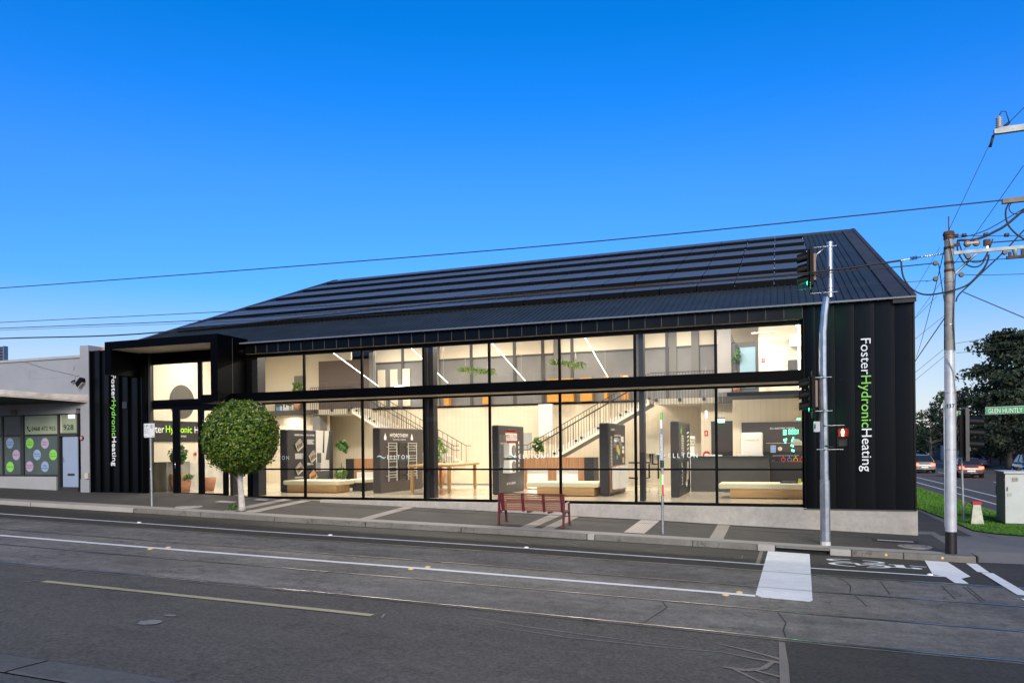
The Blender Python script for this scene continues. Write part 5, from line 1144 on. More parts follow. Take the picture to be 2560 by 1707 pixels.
# awning over the pavement, its fascia worn and curving down to the wall at the right
mb = MB(); aw = mat('worn_fascia', (.42, .38, .35), .7, noise=(3, .25)); und = mat('awning_underside', (.035, .05, .045), .7)
P = [(-42, -3.1, 3.95, 4.10), (-28.2, -3.1, 3.82, 4.02), (-27.3, -2.3, 3.80, 4.00), (-26.4, -1.25, 3.72, 3.90), (-25.46, NY - .06, 3.62, 3.88)]
for a, b in zip(P[:-1], P[1:]):
    mb.quad((a[0], a[1], a[2]), (b[0], b[1], b[2]), (b[0], b[1], b[3]), (a[0], a[1], a[3]), aw); mb.quad((a[0], a[1] + .04, a[2] - .05), (b[0], b[1] + .04, b[2] - .05), (b[0], b[1] + .04, b[2] + .03), (a[0], a[1] + .04, a[2] + .03), aw)
mb.poly([(a[0], a[1] + .05, a[2]) for a in P] + [(-42, NY, 3.62)], und); mb.poly([(a[0], a[1] + .03, a[3] - .01) for a in P] + [(-42, NY, 4.1)], nw2)
mb.build('awning', nb)
mb = MB(); mb.box(-33, -28.30, -3.14, -3.08, 3.82, 4.16, white); mb.build('awning_sign', nb)
mb = MB(); mb.box(nx(-25.65), nx(-25.25), .3, .9, 5.3, 5.80, mat('red_brick', (.50, .10, .05), .8, noise=(20, .3))); mb.box(nx(-25.52), nx(-25.38), .25, .9, 5.6, 5.78, kerbl); mb.build('chimney', nb)
mb = MB(); mb.extrude([(-25.96, NY - .09, 4.33), (-25.86, NY - .09, 4.18), (-25.58, NY - .09, 4.40), (-25.60, NY - .09, 4.52), (-25.72, NY - .09, 4.56)], (0, -.14, 0), hood_b); t_ = mb.build('floodlight', nb); mb = MB(); mb.extrude([(-25.85, NY - .10, 4.155), (-25.83, NY - .10, 4.15), (-25.60, NY - .10, 4.34), (-25.61, NY - .10, 4.36)], (0, -.12, 0), samp2); mb.build('lens', t_)
mb = MB(); mb.tube([(nx(-26.56), NY - .09, 4.40), (nx(-26.46), NY - .12, 4.43), (nx(-26.44), NY - .04, 4.47)], .03, hood_b, 8); mb.build('camera', nb)
mb = MB(); mb.box(nx(-29.95), nx(-29.7), NY - .1, NY - .0, 3.22, 3.40, mat('brass_box', (.20, .17, .08), .6)); mb.build('light_fitting', nb)
mb = MB(); mb.extrude([(nx(-26.13), NY - .07, 2.10), (nx(-26.0), NY - .07, 2.10), (nx(-25.94), NY - .07, 2.15), (nx(-25.94), NY - .07, 2.22), (nx(-26.0), NY - .07, 2.28), (nx(-26.13), NY - .07, 2.28)], (0, -.02, 0), nfr); mb.box(nx(-26.12), nx(-26.02), NY - .095, NY - .09, 2.13, 2.25, mat('badge_pink', (.6, .2, .25), .5)); mb.build('wall_badge', nb)
mb = MB(); mb.box(nx(-25.85), XL - .02, NY - .14, NY - .06, .60, .82, samp2); mb.build('meter_box', nb)
t = thing('roof_louvre', (-30.6, 1, 5.4), 'dark slatted box on the roof at the far left edge', 'roof unit')
mb = MB(); mb.box(-31.5, -30.50, .0, .15, 5.4, 6.08, charc); [mb.box(-31.5, -30.52, -.012, .0, 5.45 + i * .13, 5.47 + i * .13, steel) for i in range(5)]; mb.box(-30.50, -30.44, -.02, .16, 5.4, 6.10, steel); mb.build('casing', t)

# ================================================================== STREET THINGS
# clipped round street tree
TX, TY = -16.10, -2.75; tz = pave(TX, TY)
t = thing('street_tree', (TX, TY, tz), 'round clipped green tree with a pale trunk on the footpath', 'tree')
bark = mat('pale_bark', (.46, .42, .40), .85, noise=(9, .22), bump=(30, .5)); bark2 = mat('grey_bark', (.10, .09, .08), .9, noise=(9, .2), bump=(30, .5))
mb = MB(); mb.tube([(TX + .04, TY, tz - .05), (TX + .03, TY, tz + .1), (TX, TY, tz + .5), (TX - .03, TY, tz + .95), (TX + .0, TY, tz + 1.3)], [.135, .10, .088, .082, .085], bark, 14); mb.build('trunk', t)
mb = MB(); mb.tube([(TX - .05, TY, tz + .85), (TX - .16, TY - .02, tz + 1.02), (TX - .32, TY, tz + 1.35)], [.055, .045, .04], bark2, 10); mb.tube([(TX, TY, tz + 1.2), (TX + .2, TY + .1, tz + 1.7)], .05, bark2, 8); mb.tube([(TX, TY, tz + 1.2), (TX - .1, TY + .3, tz + 1.8)], .045, bark2, 8); mb.build('branch', t)
tleaf = leaf_mat('glossy_leaf', (.014, .055, .008), (.058, .130, .014), (.30, .34, .030), 24, .34, .22)
mb = MB(); cz = 2.02; cen = Vector((-16.09, TY, cz)); vs = []; fs = []; q = random.Random(11)
for i in range(11000):
    u = q.uniform(-1, 1); th = q.uniform(0, 6.283); d = Vector((math.sqrt(1 - u * u) * math.cos(th), math.sqrt(1 - u * u) * math.sin(th), u))
    lump = 1 + .045 * math.sin(7 * th + 3 * u) * math.cos(6 * u + th) + .03 * math.sin(17 * th) * math.sin(13 * u)
    rr = (1.215 * lump) * (1 - abs(q.gauss(0, .085))) if q.random() > .03 else 1.215 * lump * q.uniform(1.0, 1.07)
    p = cen + Vector((d.x * rr * .955, d.y * rr * .955, d.z * rr * (1.0 if d.z > 0 else .93)))
    a = (d + Vector((q.uniform(-1, 1), q.uniform(-1, 1), q.uniform(-1, 1))) * .75).normalized(); b = a.orthogonal().normalized(); al = q.uniform(0, 6.28); b = b * math.cos(al) + a.cross(b) * math.sin(al); c_ = a.cross(b); L = q.uniform(.042, .080)
    k = len(vs); vs += [p - b * L, p + c_ * L * .48 - b * L * .1 + a * L * .15, p + b * L, p - c_ * L * .48 - b * L * .1 + a * L * .15]; fs.append((k, k + 1, k + 2, k + 3))
mb.add(vs, fs, tleaf); mb.ball(tuple(cen), .97, mat('crown_shade', (.006, .018, .004), .9), 16, (1, 1, .95)); mb.build('crown', t)  # dark core ball paints in the shade deep inside the crown
mb = MB(); leaves(mb, (TX - .28, TY - .05, tz + .06), .2, 350, .04, leafm, .1, (1, .8, .75)); tag(mb.build('weed_tuft'), 'small green tuft at the foot of the clipped tree', 'weeds')
# parking sign
t = thing('parking_sign', (-19.5, -3.0, pave(-19.5, -3)), 'white one hour parking sign on a thin grey pole at left', 'sign')
z0 = pave(-19.5, -3); sgw = mat('sign_white', (.62, .64, .67), .5)
mb = MB(); mb.cyl((-19.50, -3.0, z0 - .02), (-19.53, -3.0, 2.5), .028, galvd, n=10); mb.build('pole', t); mb = MB(); mb.cyl((-19.52, -3.0, 1.03), (-19.521, -3.0, 1.09), .032, white, n=10); mb.build('pole_sticker', t)
mb = MB(); mb.bbox(-19.765, -19.31, -3.045, -3.035, 2.10, 2.56, sgw, .004); pl = mb.build('sign_plate', t)
mb = MB(); yy = -3.047; ink = mat('sign_ink', (.03, .05, .05), .5); mb.text('1P', (-19.73, yy, 2.43), X_, Z_, .15, .09, ink)
for r_, (a, b_) in enumerate((('8-6', '8-6'), ('MON', 'SAT'), ('FRI', '12'))): mb.text(a, (-19.74, yy, 2.36 - r_ * .06), X_, Z_, .07, .035, ink); mb.text(b_, (-19.645, yy, 2.36 - r_ * .06), X_, Z_, .07, .035, ink)
for i in range(12): mb.box(-19.54, -19.535, yy, yy + .001, 2.11 + i * .036, 2.13 + i * .036, ink)
mb.disc((-19.43, yy, 2.46), .065, X_, Z_, ink, 24, r_in=.055); mb.text('S', (-19.455, yy, 2.42), X_, Z_, .05, .08, ink); mb.quad((-19.475, yy, 2.415), (-19.468, yy, 2.410), (-19.385, yy, 2.505), (-19.392, yy, 2.51), ink)
for xa, s_ in ((-19.70, -1), (-19.37, 1)): mb.quad((xa - .05, yy, 2.13), (xa + .05, yy, 2.13), (xa + .05, yy, 2.14), (xa - .05, yy, 2.14), ink); mb.add([(xa + s_ * .05, yy, 2.12), (xa + s_ * .07, yy, 2.135), (xa + s_ * .05, yy, 2.15)], [(0, 1, 2)], ink)
mb.build('lettering', pl)
# tram stop pole
sx, sy = -2.84, -2.80; z0 = pave(sx, sy)
t = thing('tram_stop_pole', (sx, sy, z0), 'slim grey stop pole with coloured label strips near the tactile paving', 'pole')
mb = MB(); mb.cyl((sx, sy, z0 - .02), (sx, sy, 1.6), .032, galv, n=12); mb.cyl((sx, sy, 1.1), (sx, sy, 1.28), .050, mat('dark_teal', (.01, .05, .045), .5), n=12); mb.build('pole', t)
mb = MB(); lab = MATS['sign_white']
for z_a, z_b, m_ in ((2.32, 2.51, greenl), (2.10, 2.32, white), (1.95, 2.10, galvd), (1.30, 1.95, lab)): mb.box(sx - .034, sx + .022, sy - .036, sy - .02, z_a, z_b, m_); mb.box(sx + .022, sx + .034, sy - .036, sy + .02, z_a, z_b, mat('violet_edge', (.25, .2, .4), .5))
mb.text('1367 Tram Stop', (sx + .01, sy - .038, 1.33), Z_, (-1, 0, 0), .75, .03, ink)
mb.build('upper_label', t); mb = MB()
pk = mat('hot_pink', (.80, .01, .16), .5)
mb.box(sx - .04, sx - .005, sy - .036, sy - .02, .38, .95, greenl); mb.box(sx - .004, sx + .038, sy - .038, sy - .02, .66, .93, white); mb.box(sx - .004, sx + .04, sy - .038, sy - .02, .38, .66, pk); mb.box(sx - .004, sx + .038, sy - .038, sy - .02, .93, .955, orangep); mb.build('lower_label', t)
# park bench seen from behind
bx0, bx1, by = -7.36, -5.47, -2.70
t = thing('park_bench', ((bx0 + bx1) / 2, by + .3, pave(-6.4, -2.5)), 'dark red slatted bench facing the showroom, seen from behind', 'bench')
maroon = mat('maroon_paint', (.105, .012, .018), .4); slat = wood_mat('bench_slat', (.24, .105, .062), (.18, .075, .046), (.8, 12, 12), .42)
def zt(x): return .385 + (x - bx0) * -.012
mb = MB()
for i in range(8):
    f = i / 7; zc_ = -.055 + f * .385; yy = by + .03 + (1 - f) * .10
    mb.add([(x, yy + a, zc_ + zz - (x - bx0) * .012 + .0) for x in (bx0 + .06, bx1 - .04) for a, zz in ((0, -.021), (.022, -.021), (.022, .021), (0, .021))], [(0, 1, 2, 3), (7, 6, 5, 4), (0, 4, 5, 1), (1, 5, 6, 2), (2, 6, 7, 3), (3, 7, 4, 0)], slat)
mb.build('backrest', t)
mb = MB()
for i in range(7):
    yy = by + .12 + i * .062; zz = -.075 + .012 * math.sin(i * .5)
    mb.add([(x, yy + a, zz + h - (x - bx0) * .012) for x in (bx0 + .04, bx1 - .02) for a, h in ((0, -.018), (.05, -.018), (.05, .012), (0, .012))], [(0, 1, 2, 3), (7, 6, 5, 4), (0, 4, 5, 1), (1, 5, 6, 2), (2, 6, 7, 3), (3, 7, 4, 0)], slat)
mb.build('seat', t)
mb = MB(); mb.add([(x, by + a, zt(x) + h) for x in (bx0 - .03, bx1 + .02) for a, h in ((-.04, -.012), (.05, -.008), (.05, .014), (-.04, .018))], [(0, 1, 2, 3), (7, 6, 5, 4), (0, 4, 5, 1), (1, 5, 6, 2), (2, 6, 7, 3), (3, 7, 4, 0)], maroon); mb.build('top_rail', t)
for k, x in enumerate((bx0 + .08, bx0 + .68, bx0 + 1.28, bx1 - .08)):
    dz = -(x - bx0) * .012; w_ = .045 if k in (0, 3) else .032
    mb = MB(); mb.extrude([(x - w_, by - .01, .37 + dz), (x - w_, by + .035, .37 + dz), (x - w_, by + .14, -.09 + dz), (x - w_, by + .09, -.11 + dz)], (w_ * 2, 0, 0), maroon)
    for i in range(8): mb.box(x - .008, x + .008, by + .0 + (7 - i) * .013 - .004, by + .02 + (7 - i) * .013, -.05 + i * .052 + dz, -.035 + i * .052 + dz, steel)
    mb.build('back_bracket', t)
for x in (bx0 + .68, bx0 + 1.28):
    dz = -(x - bx0) * .012; mb = MB(); mb.box(x - .02 + .12, x + .02 + .12, by + .1, by + .5, -.15 + dz, -.09 + dz, maroon); mb.build('seat_bracket', t)
for x in (bx0 + .0, bx1 - .03):
    dz = -(x - bx0) * .012; w_ = .024
    zb_, zf_ = pave(x, by), pave(x, by + .6)
    mb = MB(); mb.extrude([(x - w_, by - .02, .36 + dz), (x - w_, by + .03, .36 + dz), (x - w_, by + .07, -.10 + dz), (x - w_, by + .02, -.30 + dz), (x - w_, by - .0, zb_), (x - w_, by - .07, zb_), (x - w_, by - .05, -.25 + dz)], (w_ * 2, 0, 0), maroon); mb.box(x - .04, x + .04, by - .09, by + .02, zb_, zb_ + .012, maroon); mb.build('leg', t)
    mb = MB(); mb.extrude([(x - w_, by + .52, .14 + dz), (x - w_, by + .56, .14 + dz), (x - w_, by + .58, -.12 + dz), (x - w_, by + .62, zf_), (x - w_, by + .56, zf_), (x - w_, by + .52, -.2 + dz), (x - w_, by + .35, -.14 + dz), (x - w_, by + .05, -.20 + dz), (x - w_, by + .05, -.26 + dz), (x - w_, by + .3, -.2 + dz), (x - w_, by + .45, -.24 + dz), (x - w_, by + .53, -.1 + dz)][:6] , (w_ * 2, 0, 0), maroon); mb.box(x - .04, x + .04, by + .53, by + .66, zf_, zf_ + .012, maroon)
    mb.build('leg', t)
    mb = MB(); mb.extrude([(x - w_, by + .05, -.20 + dz), (x - w_, by + .06, -.10 + dz), (x - w_, by + .55, -.10 + dz), (x - w_, by + .55, -.20 + dz), (x - w_, by + .45, -.13 + dz), (x - w_, by + .2, -.13 + dz)], (w_ * 2, 0, 0), maroon); mb.tube([(x, by + .02, .12 + dz), (x, by + .3, .13 + dz), (x, by + .54, .145 + dz)], .022, mat('worn_armrest', (.45, .30, .24), .5), 8); mb.build('armrest', t)
# traffic signal pole
px_, py_ = 1.0, -3.0
t = thing('signal_pole', (px_, py_, pave(1, -3)), 'tall galvanised traffic signal pole with a crooked upper half', 'pole')
zb_ = pave(px_, py_)
mb = MB(); mb.cyl((1.0, py_, zb_ - .05), (.993, py_, zb_ + .10), .118, mat('pole_foot', (.55, .55, .54), .7), .112, n=8, smooth=False); mb.cyl((.995, py_, zb_ + .09), (.992, py_, .80), .113, galv, .108, n=8, smooth=False); mb.cyl((.992, py_, .80), (.992, py_, .81), .108, galv, .093, n=8, smooth=False)
mb.tube([(.990, py_, .805), (.985, py_, 2.2), (.975, py_, 3.4), (.985, py_, 4.3), (1.02, py_, 4.75), (1.07, py_, 5.12)], [.095, .09, .086, .084, .080, .075], galv, 8, False); mb.build('pole', t)
mb = MB(); mb.cyl((1.15, py_ - .02, 5.10), (1.155, py_ - .02, 6.36), .073, galv, .066, n=16); mb.cyl((1.155, py_ - .02, 6.355), (1.155, py_ - .02, 6.40), .076, galv, n=16); mb.build('mast', t)
mb = MB(); zz = [3.22, 2.43, 2.09, 1.53, 6.28, 5.20]
for z_, a, b_ in ((3.225, .70, 1.16), (2.435, .72, 1.17), (2.09, .98, 1.42), (1.53, .82, 1.40), (6.285, .80, 1.30), (5.21, .72, 1.30)): mb = MB(); mb.cyl((a, py_ - .10, z_), (b_, py_ - .10, z_), .009, steel, n=6); mb.cyl((.99, py_ - .13, z_ - .02), (.99, py_ - .09, z_ + .02), .02, steel, n=6); mb.build('bracket', t)
mb = MB(); mb.tube([(1.02, py_ - .1, 6.25), (.86, py_ - .1, 6.12), (.82, py_ - .1, 5.85)], .012, steel, 6); mb.build('brace', t); mb = MB(); mb.tube([(.78, py_ - .1, 5.8), (.86, py_ - .12, 5.62), (.98, py_ - .12, 5.55), (1.12, py_ - .1, 5.65), (1.14, py_ - .08, 5.82)], .016, rubber, 6); mb.build('cable', t); mb = MB(); mb.tube([(.78, py_ - .1, 5.9), (.84, py_ - .1, 5.66), (1.0, py_ - .12, 5.63), (1.10, py_ - .1, 5.76)], .012, rubber, 6); mb.build('cable', t); mb = MB(); mb.tube([(1.0, py_ - .1, 1.62), (1.15, py_ - .12, 1.58), (1.25, py_ - .05, 1.63)], .014, rubber, 6)
mb.build('cable', t); mb = MB(); mb.tube([(.80, py_ - .05, 3.2), (.81, py_ - .12, 2.9), (.84, py_ - .1, 2.75)], .01, rubber, 6); mb.build('cable', t)
mb = MB(); mb.bbox(.76, .90, py_ - .12, py_ + .04, 1.94, 2.19, mat('grey_box', (.42, .44, .46), .4), .01); mb.box(.775, .80, py_ - .13, py_ - .11, 2.02, 2.13, black); mb.build('junction_box', t)
grn = mat('green_lamp', (.0, .3, .12), .4, emit=((.03, 1.0, .42), 5.0)); off = mat('unlit_lens', (.02, .02, .02), .2); redl = mat('red_lamp', (.5, .01, .01), .4, emit=((1.0, .02, .015), 9.0)); redw = mat('red_figure', (1, .2, .1), .4, emit=((1.0, .22, .10), 9.0))
def signal_head(xc, zc_, y, label, lit_visor=True, s=1.0, flip=-1, group=None, board=None, back=(.20, .13, .11)):
    """three aspect head seen from its side; its visors point to -X (flip=-1) or +X"""
    t = thing('traffic_light', (xc, y, zc_), label, 'traffic light', group)
    H = .40 * s; fx = flip
    mb = MB(); mb.box(xc - .07, xc + .07, y - .13 * s, y + .13 * s, zc_ - H - .02, zc_ + H + .02, hood_b); mb.build('housing', t)
    mb = MB(); mb.box(xc - fx * .0 - .012, xc + .012, y - .26 * s, y + .26 * s, zc_ - H - .16, zc_ + H + .14, hood_b); mb.build('backing_board', t)
    mb = MB(); mb.box(xc - fx * .07, xc - fx * .12, y - .11 * s, y + .11 * s, zc_ - H * .75, zc_ + H * .8, mat('door_%s' % label[:6].replace(' ', ''), back, .5)); mb.build('rear_door', t)
    for k in range(3):
        z = zc_ + (1 - k) * .265 * s; r = .128 * s; mb = MB(); n = 16; v = []
        Ls = (.07, .29 * s)
        for i in range(n + 1):
            a = -.45 + (math.pi + .9) * i / n
            for L in Ls:
                dz = (-.05 * (L > .1)); v.append((xc + fx * L, y + r * math.cos(a), z + r * math.sin(a) + dz * s))
        f = [(2 * i, 2 * i + 1, 2 * i + 3, 2 * i + 2) for i in range(n)]
        mb.add(v, f, hood_b, True); vz = mb.build('visor', t)
        mb = MB(); lit = (k == 2 and lit_visor); o_ = [(xc + fx * .075, y + r * .92 * math.cos(2 * math.pi * i / 20), z + r * .92 * math.sin(2 * math.pi * i / 20)) for i in range(20)]
        mb.add(o_, [tuple(range(20))], grn if lit else off); mb.build('lens', vz)
        if lit:
            d = bpy.data.lights.new('green_glow', 'POINT'); d.energy = 8 * s; d.color = (.02, 1.0, .38); d.shadow_soft_size = .06
            lo = bpy.data.objects.new('green_glow', d); COL.objects.link(lo); lo.parent = vz; lo.location = Vector((xc + fx * .16, y, z - .09)) - WORLD[vz.name]; pass
    return t
signal_head(.73, 2.83, py_ - .12, 'black traffic light with green lit, halfway up the galvanised pole', group='black traffic lights')
signal_head(.72, 5.80, py_ - .12, 'black traffic light with green lit, near the top of the galvanised pole', group='black traffic lights')
# pedestrian lantern with the red standing figure
t = thing('pedestrian_signal', (1.39, py_ - .15, 1.60), 'pedestrian light showing a red standing figure right of the galvanised pole', 'pedestrian light')
mb = MB(); mb.box(1.28, 1.50, py_ - .10, py_ + .05, 1.59, 2.03, hood_b); mb.build('housing', t)
for z_ in (1.82, 1.60):
    mb = MB(); mb.box(1.275, 1.51, py_ - .26, py_ - .10, z_ + .200, z_ + .212, hood_b); mb.box(1.499, 1.51, py_ - .26, py_ - .10, z_ + .01, z_ + .2, hood_b); mb.box(1.275, 1.286, py_ - .26, py_ - .10, z_ + .01, z_ + .2, hood_b); mb.build('visor', t)
mb = MB(); mb.quad((1.29, py_ - .105, 1.83), (1.495, py_ - .105, 1.83), (1.495, py_ - .105, 2.015), (1.29, py_ - .105, 2.015), mat('red_glass', (.12, .005, .005), .2, emit=((1, .02, .02), .10))); ln = mb.build('lens', t)
mb = MB(); yy = py_ - .11; cx = 1.385; mb.disc((cx, yy, 1.985), .021, X_, Z_, redw, 14); mb.poly([(cx - .035, yy, 1.90), (cx - .035, yy, 1.955), (cx - .02, yy, 1.965), (cx + .02, yy, 1.965), (cx + .035, yy, 1.955), (cx + .035, yy, 1.90), (cx + .022, yy, 1.90), (cx + .024, yy, 1.838), (cx + .004, yy, 1.838), (cx, yy, 1.89), (cx - .004, yy, 1.838), (cx - .024, yy, 1.838), (cx - .022, yy, 1.90)], redw); mb.build('red_figure', ln)
d = bpy.data.lights.new('red_glow', 'POINT'); d.energy = .5; d.color = (1, .03, .02); d.shadow_soft_size = .05; lo = bpy.data.objects.new('red_glow', d); COL.objects.link(lo); lo.parent = ln; lo.location = Vector((1.385, py_ - .16, 1.93)) - WORLD[ln.name]
mb = MB(); mb.quad((1.29, py_ - .105, 1.61), (1.495, py_ - .105, 1.61), (1.495, py_ - .105, 1.79), (1.29, py_ - .105, 1.79), off); mb.build('lens', t)
# power pole 137
PX, PY = 3.535, -3.30
t = thing('power_pole', (PX, PY, PZ), 'tall grey power pole numbered 137 with a black painted foot', 'power pole')
conp = mat('pole_silver', (.50, .52, .55), .45, .25, noise=(4, .14), bump=(18, .08)); cong = mat('pole_weathered', (.27, .265, .26), .7, .2, noise=(5, .28), bump=(20, .15)); rust = mat('rust', (.085, .040, .024), .85, noise=(9, .6)); pbl = mat('pole_black_band', (.008, .008, .008), .5, noise=(8, .3)); insb = mat('brown_insulator', (.05, .025, .02), .35, noise=(4, .4))
mb = MB(); mb.cyl((PX, PY, PZ - .1), (PX + .003, PY, -.30), .118, pbl, .115, n=24); mb.cyl((PX + .003, PY, -.30), (PX + .012, PY, 3.69), .115, conp, .104, n=24)
mb.cyl((PX + .012, PY, 3.69), (PX + .018, PY, 5.0), .1035, cong, .098, n=24); mb.cyl((PX + .018, PY, 5.0), (PX + .022, PY, 6.25), .096, cong, .088, n=24); mb.build('pole', t)
mb = MB()
for z_, r in ((6.17, .105), (5.95, .102), (5.62, .10), (5.45, .10), (5.22, .103)): mb = MB(); mb.cyl((PX + .02, PY, z_ - .03), (PX + .02, PY, z_ + .025), r, rust if z_ > 5.3 else cong, n=20); mb.build('pole_band', t)
mb = MB(); mb.cyl((PX + .02, PY, 6.22), (PX + .02, PY, 6.275), .115, rust, n=20)
mb.lathe([(.115, 0), (.10, .05), (.02, .07)], (PX + .02, PY, 6.26), rust, 16); mb.cyl((PX + .022, PY, 6.3), (PX + .022, PY, 6.65), .012, rust, n=6); mb.build('pole_cap', t)
for z_, r in ((4.25, .103), (2.75, .108), (1.5, .11)): mb = MB(); mb.cyl((PX + .01, PY, z_), (PX + .01, PY, z_ + .012), r + .003, steel, n=24); mb.build('strap', t)
mb = MB()
for i, (dx, w_) in enumerate(((-.075, .022), (-.035, .048), (.030, .048))): mb.text('137'[i], (PX + dx, PY - .122, 2.42), X_, Z_, w_, .09, black)
mb.build('pole_number', t)
mb = MB(); mb.box(3.64, 5.6, PY - .05, PY + .0, 5.79, 5.86, galvd); mb.build('crossarm', t); mb = MB(); mb.extrude([(4.14, PY - .03, 5.80), (4.08, PY - .03, 5.80), (3.63, PY - .03, 5.30), (3.63, PY - .03, 5.38)], (0, .02, 0), galvd); mb.build('brace', t)
def disc_ins(x, z, r=.055, y=PY, axis=(0, 1, 0)):
    m = MB(); a = Vector(axis); c = Vector((x, y, z)); m.cyl(c - a * .045, c - a * .012, r * .8, insb, r, n=14); m.cyl(c - a * .012, c + a * .012, r * .75, insb, n=14); m.cyl(c + a * .012, c + a * .045, r, insb, r * .8, n=14); m.build('insulator', t)
for x, z in ((3.29, 5.64), (3.29, 5.29), (3.79, 5.34), (3.92, 5.72), (4.61, 5.75)): disc_ins(x, z)
for x, z in ((3.91, 6.01), (4.08, 6.01)): disc_ins(x, z, .075)
for x, z in ((3.85, 6.20), (4.26, 6.17), (4.65, 6.12)): disc_ins(x, z, .045, axis=(1, 0, 0))
mb = MB(); mb.box(3.88, 4.11, PY - .07, PY - .05, 5.985, 6.03, mat('pink_strap', (.45, .33, .30), .5)); mb.box(4.22, 4.34, PY - .05, PY + .05, 5.93, 6.06, rust); mb.box(3.63, 3.74, PY - .03, PY + .03, 6.18, 6.24, rust); mb.box(3.63, 3.75, PY - .02, PY + .02, 5.97, 6.03, rust); mb.box(4.27, 4.30, PY - .02, PY + .02, 5.86, 5.96, steel); mb.build('fitting', t)
mb = MB()
for pts, r in (([(3.53, -3.43, 6.13), (3.65, -3.42, 5.31), (3.60, -3.42, 4.25), (3.63, -3.42, 3.67)], .010), ([(3.33, -3.42, 5.6), (3.40, -3.43, 5.0), (3.44, -3.42, 4.73), (3.425, -3.42, 3.69)], .010), ([(3.43, -3.42, 3.7), (3.50, -3.43, 3.45), (3.60, -3.43, 3.2), (3.645, -3.38, 2.7), (3.65, -3.3, 1.0)], .008)): mb.tube(pts, r, rubber if r > .009 else galvd, 6)
mb.box(3.415, 3.44, PY - .02, PY + .02, -.2, 2.6, galvd); mb.build('cable', t)
# crossarm of the next pole at the frame's right edge, with its pole
t2 = thing('power_pole', (6.6, -3.4, PZ), 'power pole just beyond the right edge with upper crossarm and insulator', 'power pole')
mb = MB(); mb.cyl((6.6, -3.4, PZ), (6.6, -3.4, 9.3), .17, cong, .13, n=20); mb.build('pole', t2)
mb = MB(); mb.extrude([(4.42, PY, 8.31), (4.42, PY, 8.40), (4.55, PY, 8.43), (7.6, PY, 8.44), (7.6, PY, 8.33), (4.5, PY, 8.30)], (0, -.10, 0), galvd); mb.build('crossarm', t2)
mb = MB(); mb.box(4.57, 7.4, PY - .06, PY + .04, 6.80, 6.90, mat('weathered_timber', (.22, .19, .16), .8, noise=(6, .2))); mb.build('crossarm', t2)
mb = MB(); mb.lathe([(.035, 0)] + [(r, z) for i in range(5) for r, z in ((.07, .03 + i * .045), (.035, .05 + i * .045))] + [(.02, .27)], (4.52, PY - .05, 8.42), mat('grey_insulator', (.3, .3, .32), .4), 14); mb.build('insulator', t2)
mb = MB(); mb.tube([(4.52, PY, 8.69), (4.58, PY, 8.80), (4.66, PY, 8.78), (4.72, PY, 8.54)], .010, rubber, 6); mb.tube([(4.72, PY, 8.54), (4.62, PY, 8.45)], .03, rubber, 6); mb.tube([(4.42, PY, 8.30), (4.36, PY, 8.06)], .028, rubber, 6); mb.build('jumper', t2)
t3 = thing('switch_bar', (4.9, PY, 5.6), 'dark switch bar hung below the crossarm at the right edge', 'fitting')
mb = MB(); mb.box(4.64, 5.3, PY - .03, PY + .03, 5.60, 5.66, rust); mb.box(4.68, 4.73, PY - .03, PY + .03, 5.66, 5.75, rubber); mb.box(4.91, 4.96, PY - .03, PY + .03, 5.66, 5.78, rubber); mb.lathe([(.03, 0), (.055, .14), (.05, .16)], (4.80, PY, 5.64), galvd, 12); mb.build('bar', t3)
# overhead wires, one thing each
def wire(pts, r, label, sag=0, name='overhead_wire', g_='overhead wires', n=1):
    P = [Vector(p) for p in pts]
    if len(P) == 2:
        k = 24; P = [P[0].lerp(P[1], i / k) - Vector((0, 0, sag * 4 * (i / k) * (1 - i / k))) for i in range(k + 1)]
    mb = MB(); mb.tube(P, r, rubber, 6); tag(mb.build(name), label, 'wire', g_)
def smooth(pts, k=6):
    P = [Vector(p) for p in pts]; out_ = []
    for i in range(len(P) - 1):
        p0, p1, p2, p3 = P[max(i - 1, 0)], P[i], P[i + 1], P[min(i + 2, len(P) - 1)]
        for j in range(k):
            u = j / k; out_.append(.5 * ((2 * p1) + (p2 - p0) * u + (2 * p0 - 5 * p1 + 4 * p2 - p3) * u * u + (3 * p1 - p0 - 3 * p2 + p3) * u ** 3))
    return out_ + [P[-1]]
y = PY
wire(smooth([(-34, y, 7.85), (-26.06, y, 7.50), (-6.69, y, 6.96), (4.6, y, 6.88), (7.3, y, 6.92)]), .014, 'long single wire crossing the sky above the roof', g_='wires along the tram street')
wire(smooth([(-34, y, 5.95), (-26.09, y, 5.71), (-19.7, y, 5.48), (-12.7, y, 5.60), (-7.04, y, 5.68), (-2.28, y, 5.66), (.14, y, 5.655), (1.22, y, 5.68), (2.60, y, 5.765)]), .021, 'thickest wire, passing just under the eave line to the insulator string', g_='wires along the tram street')
wire(smooth([(-34, y, 6.5), (-26.08, y, 6.28), (-15.84, y, 5.95), (-8, y, 5.78), (-1.0, y, 5.66)]), .010, 'uppermost of the three thin wires in the sky at the left', g_='wires along the tram street')
wire(smooth([(-34, y, 6.3), (-26.08, y, 6.07), (-16.8, y, 5.74), (-10.4, y, 5.66), (-4.3, y, 5.64), (1.22, y, 5.62), (3.23, y, 5.64)]), .012, 'wire running to the round insulator left of pole 137', g_='wires along the tram street')
wire(smooth([(-34, y, 6.2), (-26.08, y, 6.00), (-15.6, y, 5.62), (-8.2, y, 5.43), (-2.28, y, 5.34), (.13, y, 5.28), (2.87, y, 5.27), (3.11, y, 5.25), (3.30, y, 5.29)]), .006, 'faint lowest thin wire crossing the roof', g_='wires along the tram street')
mb = MB(); mb.cyl((2.60, y, 5.76), (2.80, y, 5.79), .012, steel, n=6)
